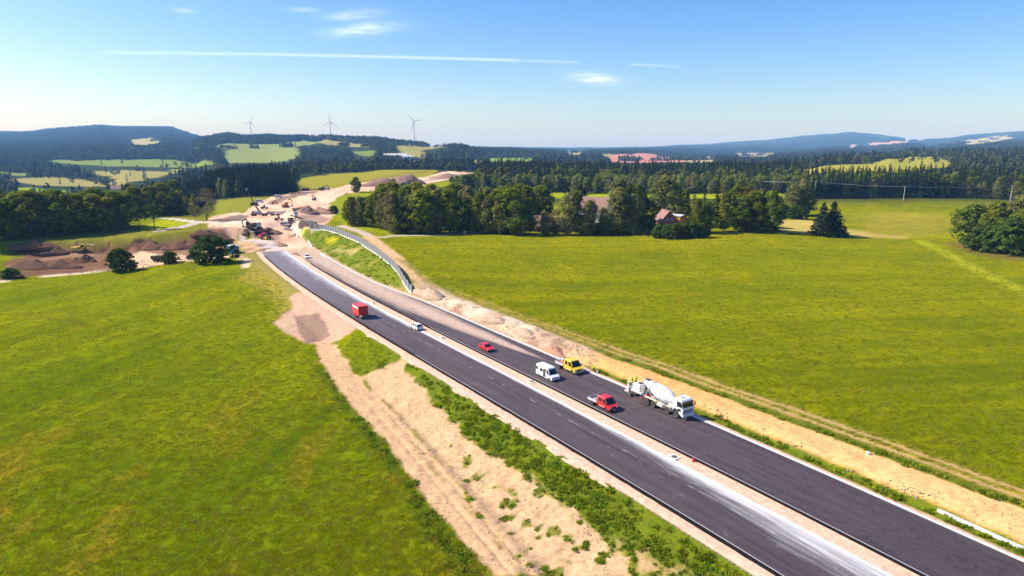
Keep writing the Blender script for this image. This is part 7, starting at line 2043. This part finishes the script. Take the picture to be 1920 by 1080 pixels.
# ------------------------------------------------------------------ workers
def person(label, loc, rz, pose='stand', group=None, s=1.0):
    """one continuous body grown over a posed skeleton; head, hands and feet shaped by extra joints"""
    if pose == 'stand':
        J = dict(pel=(0, 0, .95), wst=(0, 0, 1.12), che=(.01, 0, 1.36), nek=(.01, 0, 1.50), chn=(.03, 0, 1.56), hed=(.03, 0, 1.66), top=(.02, 0, 1.76),
                 ls=(0, .19, 1.42), le=(.06, .25, 1.16), lw=(.24, .20, .98), lh=(.32, .18, .96), rs=(0, -.19, 1.42), re=(.06, -.25, 1.16), rw=(.24, -.20, 1.0), rh=(.32, -.18, .98),
                 lhp=(0, .10, .90), lk=(.03, .12, .50), la=(-.02, .12, .09), lt=(.16, .13, .04), rhp=(0, -.10, .90), rk=(.02, -.12, .50), ra=(-.03, -.12, .09), rt=(.15, -.13, .04))
    else:   # kneeling, bent forward, hands near the ground
        J = dict(pel=(-.10, 0, .46), wst=(.02, 0, .62), che=(.24, 0, .78), nek=(.36, 0, .84), chn=(.42, 0, .86), hed=(.48, 0, .92), top=(.52, 0, 1.01),
                 ls=(.27, .19, .82), le=(.40, .24, .55), lw=(.55, .18, .34), lh=(.62, .16, .28), rs=(.27, -.19, .82), re=(.40, -.24, .55), rw=(.55, -.18, .34), rh=(.62, -.16, .28),
                 lhp=(-.08, .11, .42), lk=(.34, .14, .40), la=(.22, .14, .09), lt=(.38, .14, .04), rhp=(-.08, -.11, .42), rk=(.22, -.15, .08), ra=(-.22, -.15, .07), rt=(-.34, -.15, .06))
    Rr = dict(pel=.15, wst=.14, che=.165, nek=.065, chn=.075, hed=.10, top=.05, ls=.075, le=.052, lw=.038, lh=.035, rs=.075, re=.052, rw=.038, rh=.035, lhp=.105, lk=.072, la=.05, lt=.04, rhp=.105, rk=.072, ra=.05, rt=.04)
    names = list(J); idx = {n: i for i, n in enumerate(names)}
    E_ = [('pel', 'wst'), ('wst', 'che'), ('che', 'nek'), ('nek', 'chn'), ('chn', 'hed'), ('hed', 'top'), ('che', 'ls'), ('ls', 'le'), ('le', 'lw'), ('lw', 'lh'), ('che', 'rs'), ('rs', 're'), ('re', 'rw'), ('rw', 'rh'), ('pel', 'lhp'), ('lhp', 'lk'), ('lk', 'la'), ('la', 'lt'), ('pel', 'rhp'), ('rhp', 'rk'), ('rk', 'ra'), ('ra', 'rt')]
    me = bpy.data.meshes.new('body'); vs = [J[n] for n in names]; es = [(idx[a], idx[b]) for a, b in E_]
    rad = [Rr[n] for n in names]
    for hnd, wr in (('lh', 'lw'), ('rh', 'rw')):       # four fingers and a thumb on each hand
        h = Vector(J[hnd]); d = (h - Vector(J[wr])).normalized(); sd = Vector((0, 1, 0))
        for k in range(4):
            b = h + d * .03 + sd * (k - 1.5) * .022; i0 = len(vs)
            vs += [tuple(b), tuple(b + d * .035 + Vector((0, 0, -.01))), tuple(b + d * .06 + Vector((0, 0, -.03)))]; rad += [.010, .009, .008]
            es += [(idx[hnd], i0), (i0, i0 + 1), (i0 + 1, i0 + 2)]
        b = h + sd * (.04 if hnd == 'rh' else -.04); i0 = len(vs); vs += [tuple(b), tuple(b + d * .04)]; rad += [.011, .009]; es += [(idx[hnd], i0), (i0, i0 + 1)]
    me.from_pydata(vs, es, [])
    o = thing('person', label, 'person', loc, rz, group, s)
    t = NT('worker_clothes_' + pose); g_ = t.coord('Object'); sx = t.n('ShaderNodeSeparateXYZ'); t.set(sx.inputs[0], g_)
    if pose == 'stand':
        c = t.ramp(t.math('DIVIDE', sx.outputs[2], 1.8), [(0, (.03, .03, .035)), (.06, (.02, .025, .05)), (.52, (.02, .025, .05)), (.53, (.62, .70, .02)), (.83, (.62, .70, .02)), (.84, (.50, .30, .20))])
    else:
        c = t.ramp(t.math('ADD', t.math('MULTIPLY', sx.outputs[0], .6), sx.outputs[2]), [(.0, (.03, .03, .05)), (.50, (.03, .03, .05)), (.53, (.62, .70, .02)), (1, (.62, .70, .02))])
    m = t.bsdf(c, .85, 0, .1)
    b = new_obj('body', me, o, m)
    sm = b.modifiers.new('skin', 'SKIN'); sm.use_smooth_shade = True
    for i, sv in enumerate(me.skin_vertices[0].data): sv.radius = (rad[i], rad[i]); sv.use_root = (i == 0)
    b.modifiers.new('sub', 'SUBSURF').levels = 1; b.modifiers['sub'].render_levels = 1
    hd, tp = Vector(J['hed']), Vector(J['top']); ax = (tp - hd).normalized()
    MB().lathe([(.155, -.02), (.12, -.015), (.122, .03), (.10, .09), (.05, .12), (.01, .125)], hd + ax * .035, ax, 14).build('helmet', M_YELLOW, o, True)
    fwd = Vector((1, 0, -.1)) if pose == 'stand' else Vector((.75, 0, -.65))
    fwd = (fwd - ax * fwd.dot(ax)).normalized(); sd = ax.cross(fwd)
    MB().lathe([(.005, 0), (.02, .0), (.012, .03), (.004, .04)], hd - ax * .01 + fwd * .095, fwd, 8).build('nose', paint('skin', (.50, .30, .20), .6, dirt=.05), o)
    for s_ in (-1, 1): MB().lathe([(.002, 0), (.016, .004), (.004, .012)], hd + ax * .015 + fwd * .088 + sd * s_ * .035, fwd, 8).build('eye', M_BLACK, o)
    return o
pv_ = bpy.data.objects['slipform_paver']
def on_paver(x, y, z):
    v = Matrix.Rotation(pv_.rotation_euler.z, 4, 'Z') @ Vector((x, y, z)); return (pv_.location.x + v.x, pv_.location.y + v.y, pv_.location.z + v.z)
person('worker in a yellow vest at the controls of the paving machine', on_paver(-1.55, -.35, 1.335), road_heading(105) + .3)
person('worker in a yellow vest behind the engine of the paving machine', on_paver(-1.5, .5, 1.335), road_heading(105) - .6)
q_ = on_road(1111, 697); person('worker in a yellow vest crouching at the kerb beside the yellow truck', (q_[0] + .2, q_[1] + .2, .04), 2.2, 'crouch', None, 1.15)
q_ = on_road(1117, 699); o = thing('bucket', 'white bucket beside the crouching worker', 'bucket', (q_[0] + .3, q_[1], .035)); MB().lathe([(.13, 0), (.17, .36), (.15, .36), (.12, .03)], seg=16).build('pail', M_WHITE, o, True); MB().tube([(-.16, 0, .34), (0, 0, .52), (.16, 0, .34)], .012, 6).build('handle', M_GREY, o)
# ------------------------------------------------------------------ haze
hz_mb = MB().box(-19500, 19500, -60, 21900, -45, 400)
haze = hz_mb.build('haze', None)
tag(haze, 'thin bluish haze in the air over the hills', None, None, 'stuff')
hm = bpy.data.materials.new('haze'); hm.use_nodes = True; hm.node_tree.nodes.clear()
pv = hm.node_tree.nodes.new('ShaderNodeVolumePrincipled'); ho = hm.node_tree.nodes.new('ShaderNodeOutputMaterial')
pv.inputs['Color'].default_value = (.22, .50, 1.0, 1)
pv.inputs['Absorption Color'].default_value = (1, 1, 1, 1)
pv.inputs['Density'].default_value = .000092
pv.inputs['Anisotropy'].default_value = .0
hm.node_tree.links.new(pv.outputs[0], ho.inputs['Volume'])
haze.data.materials.append(hm)
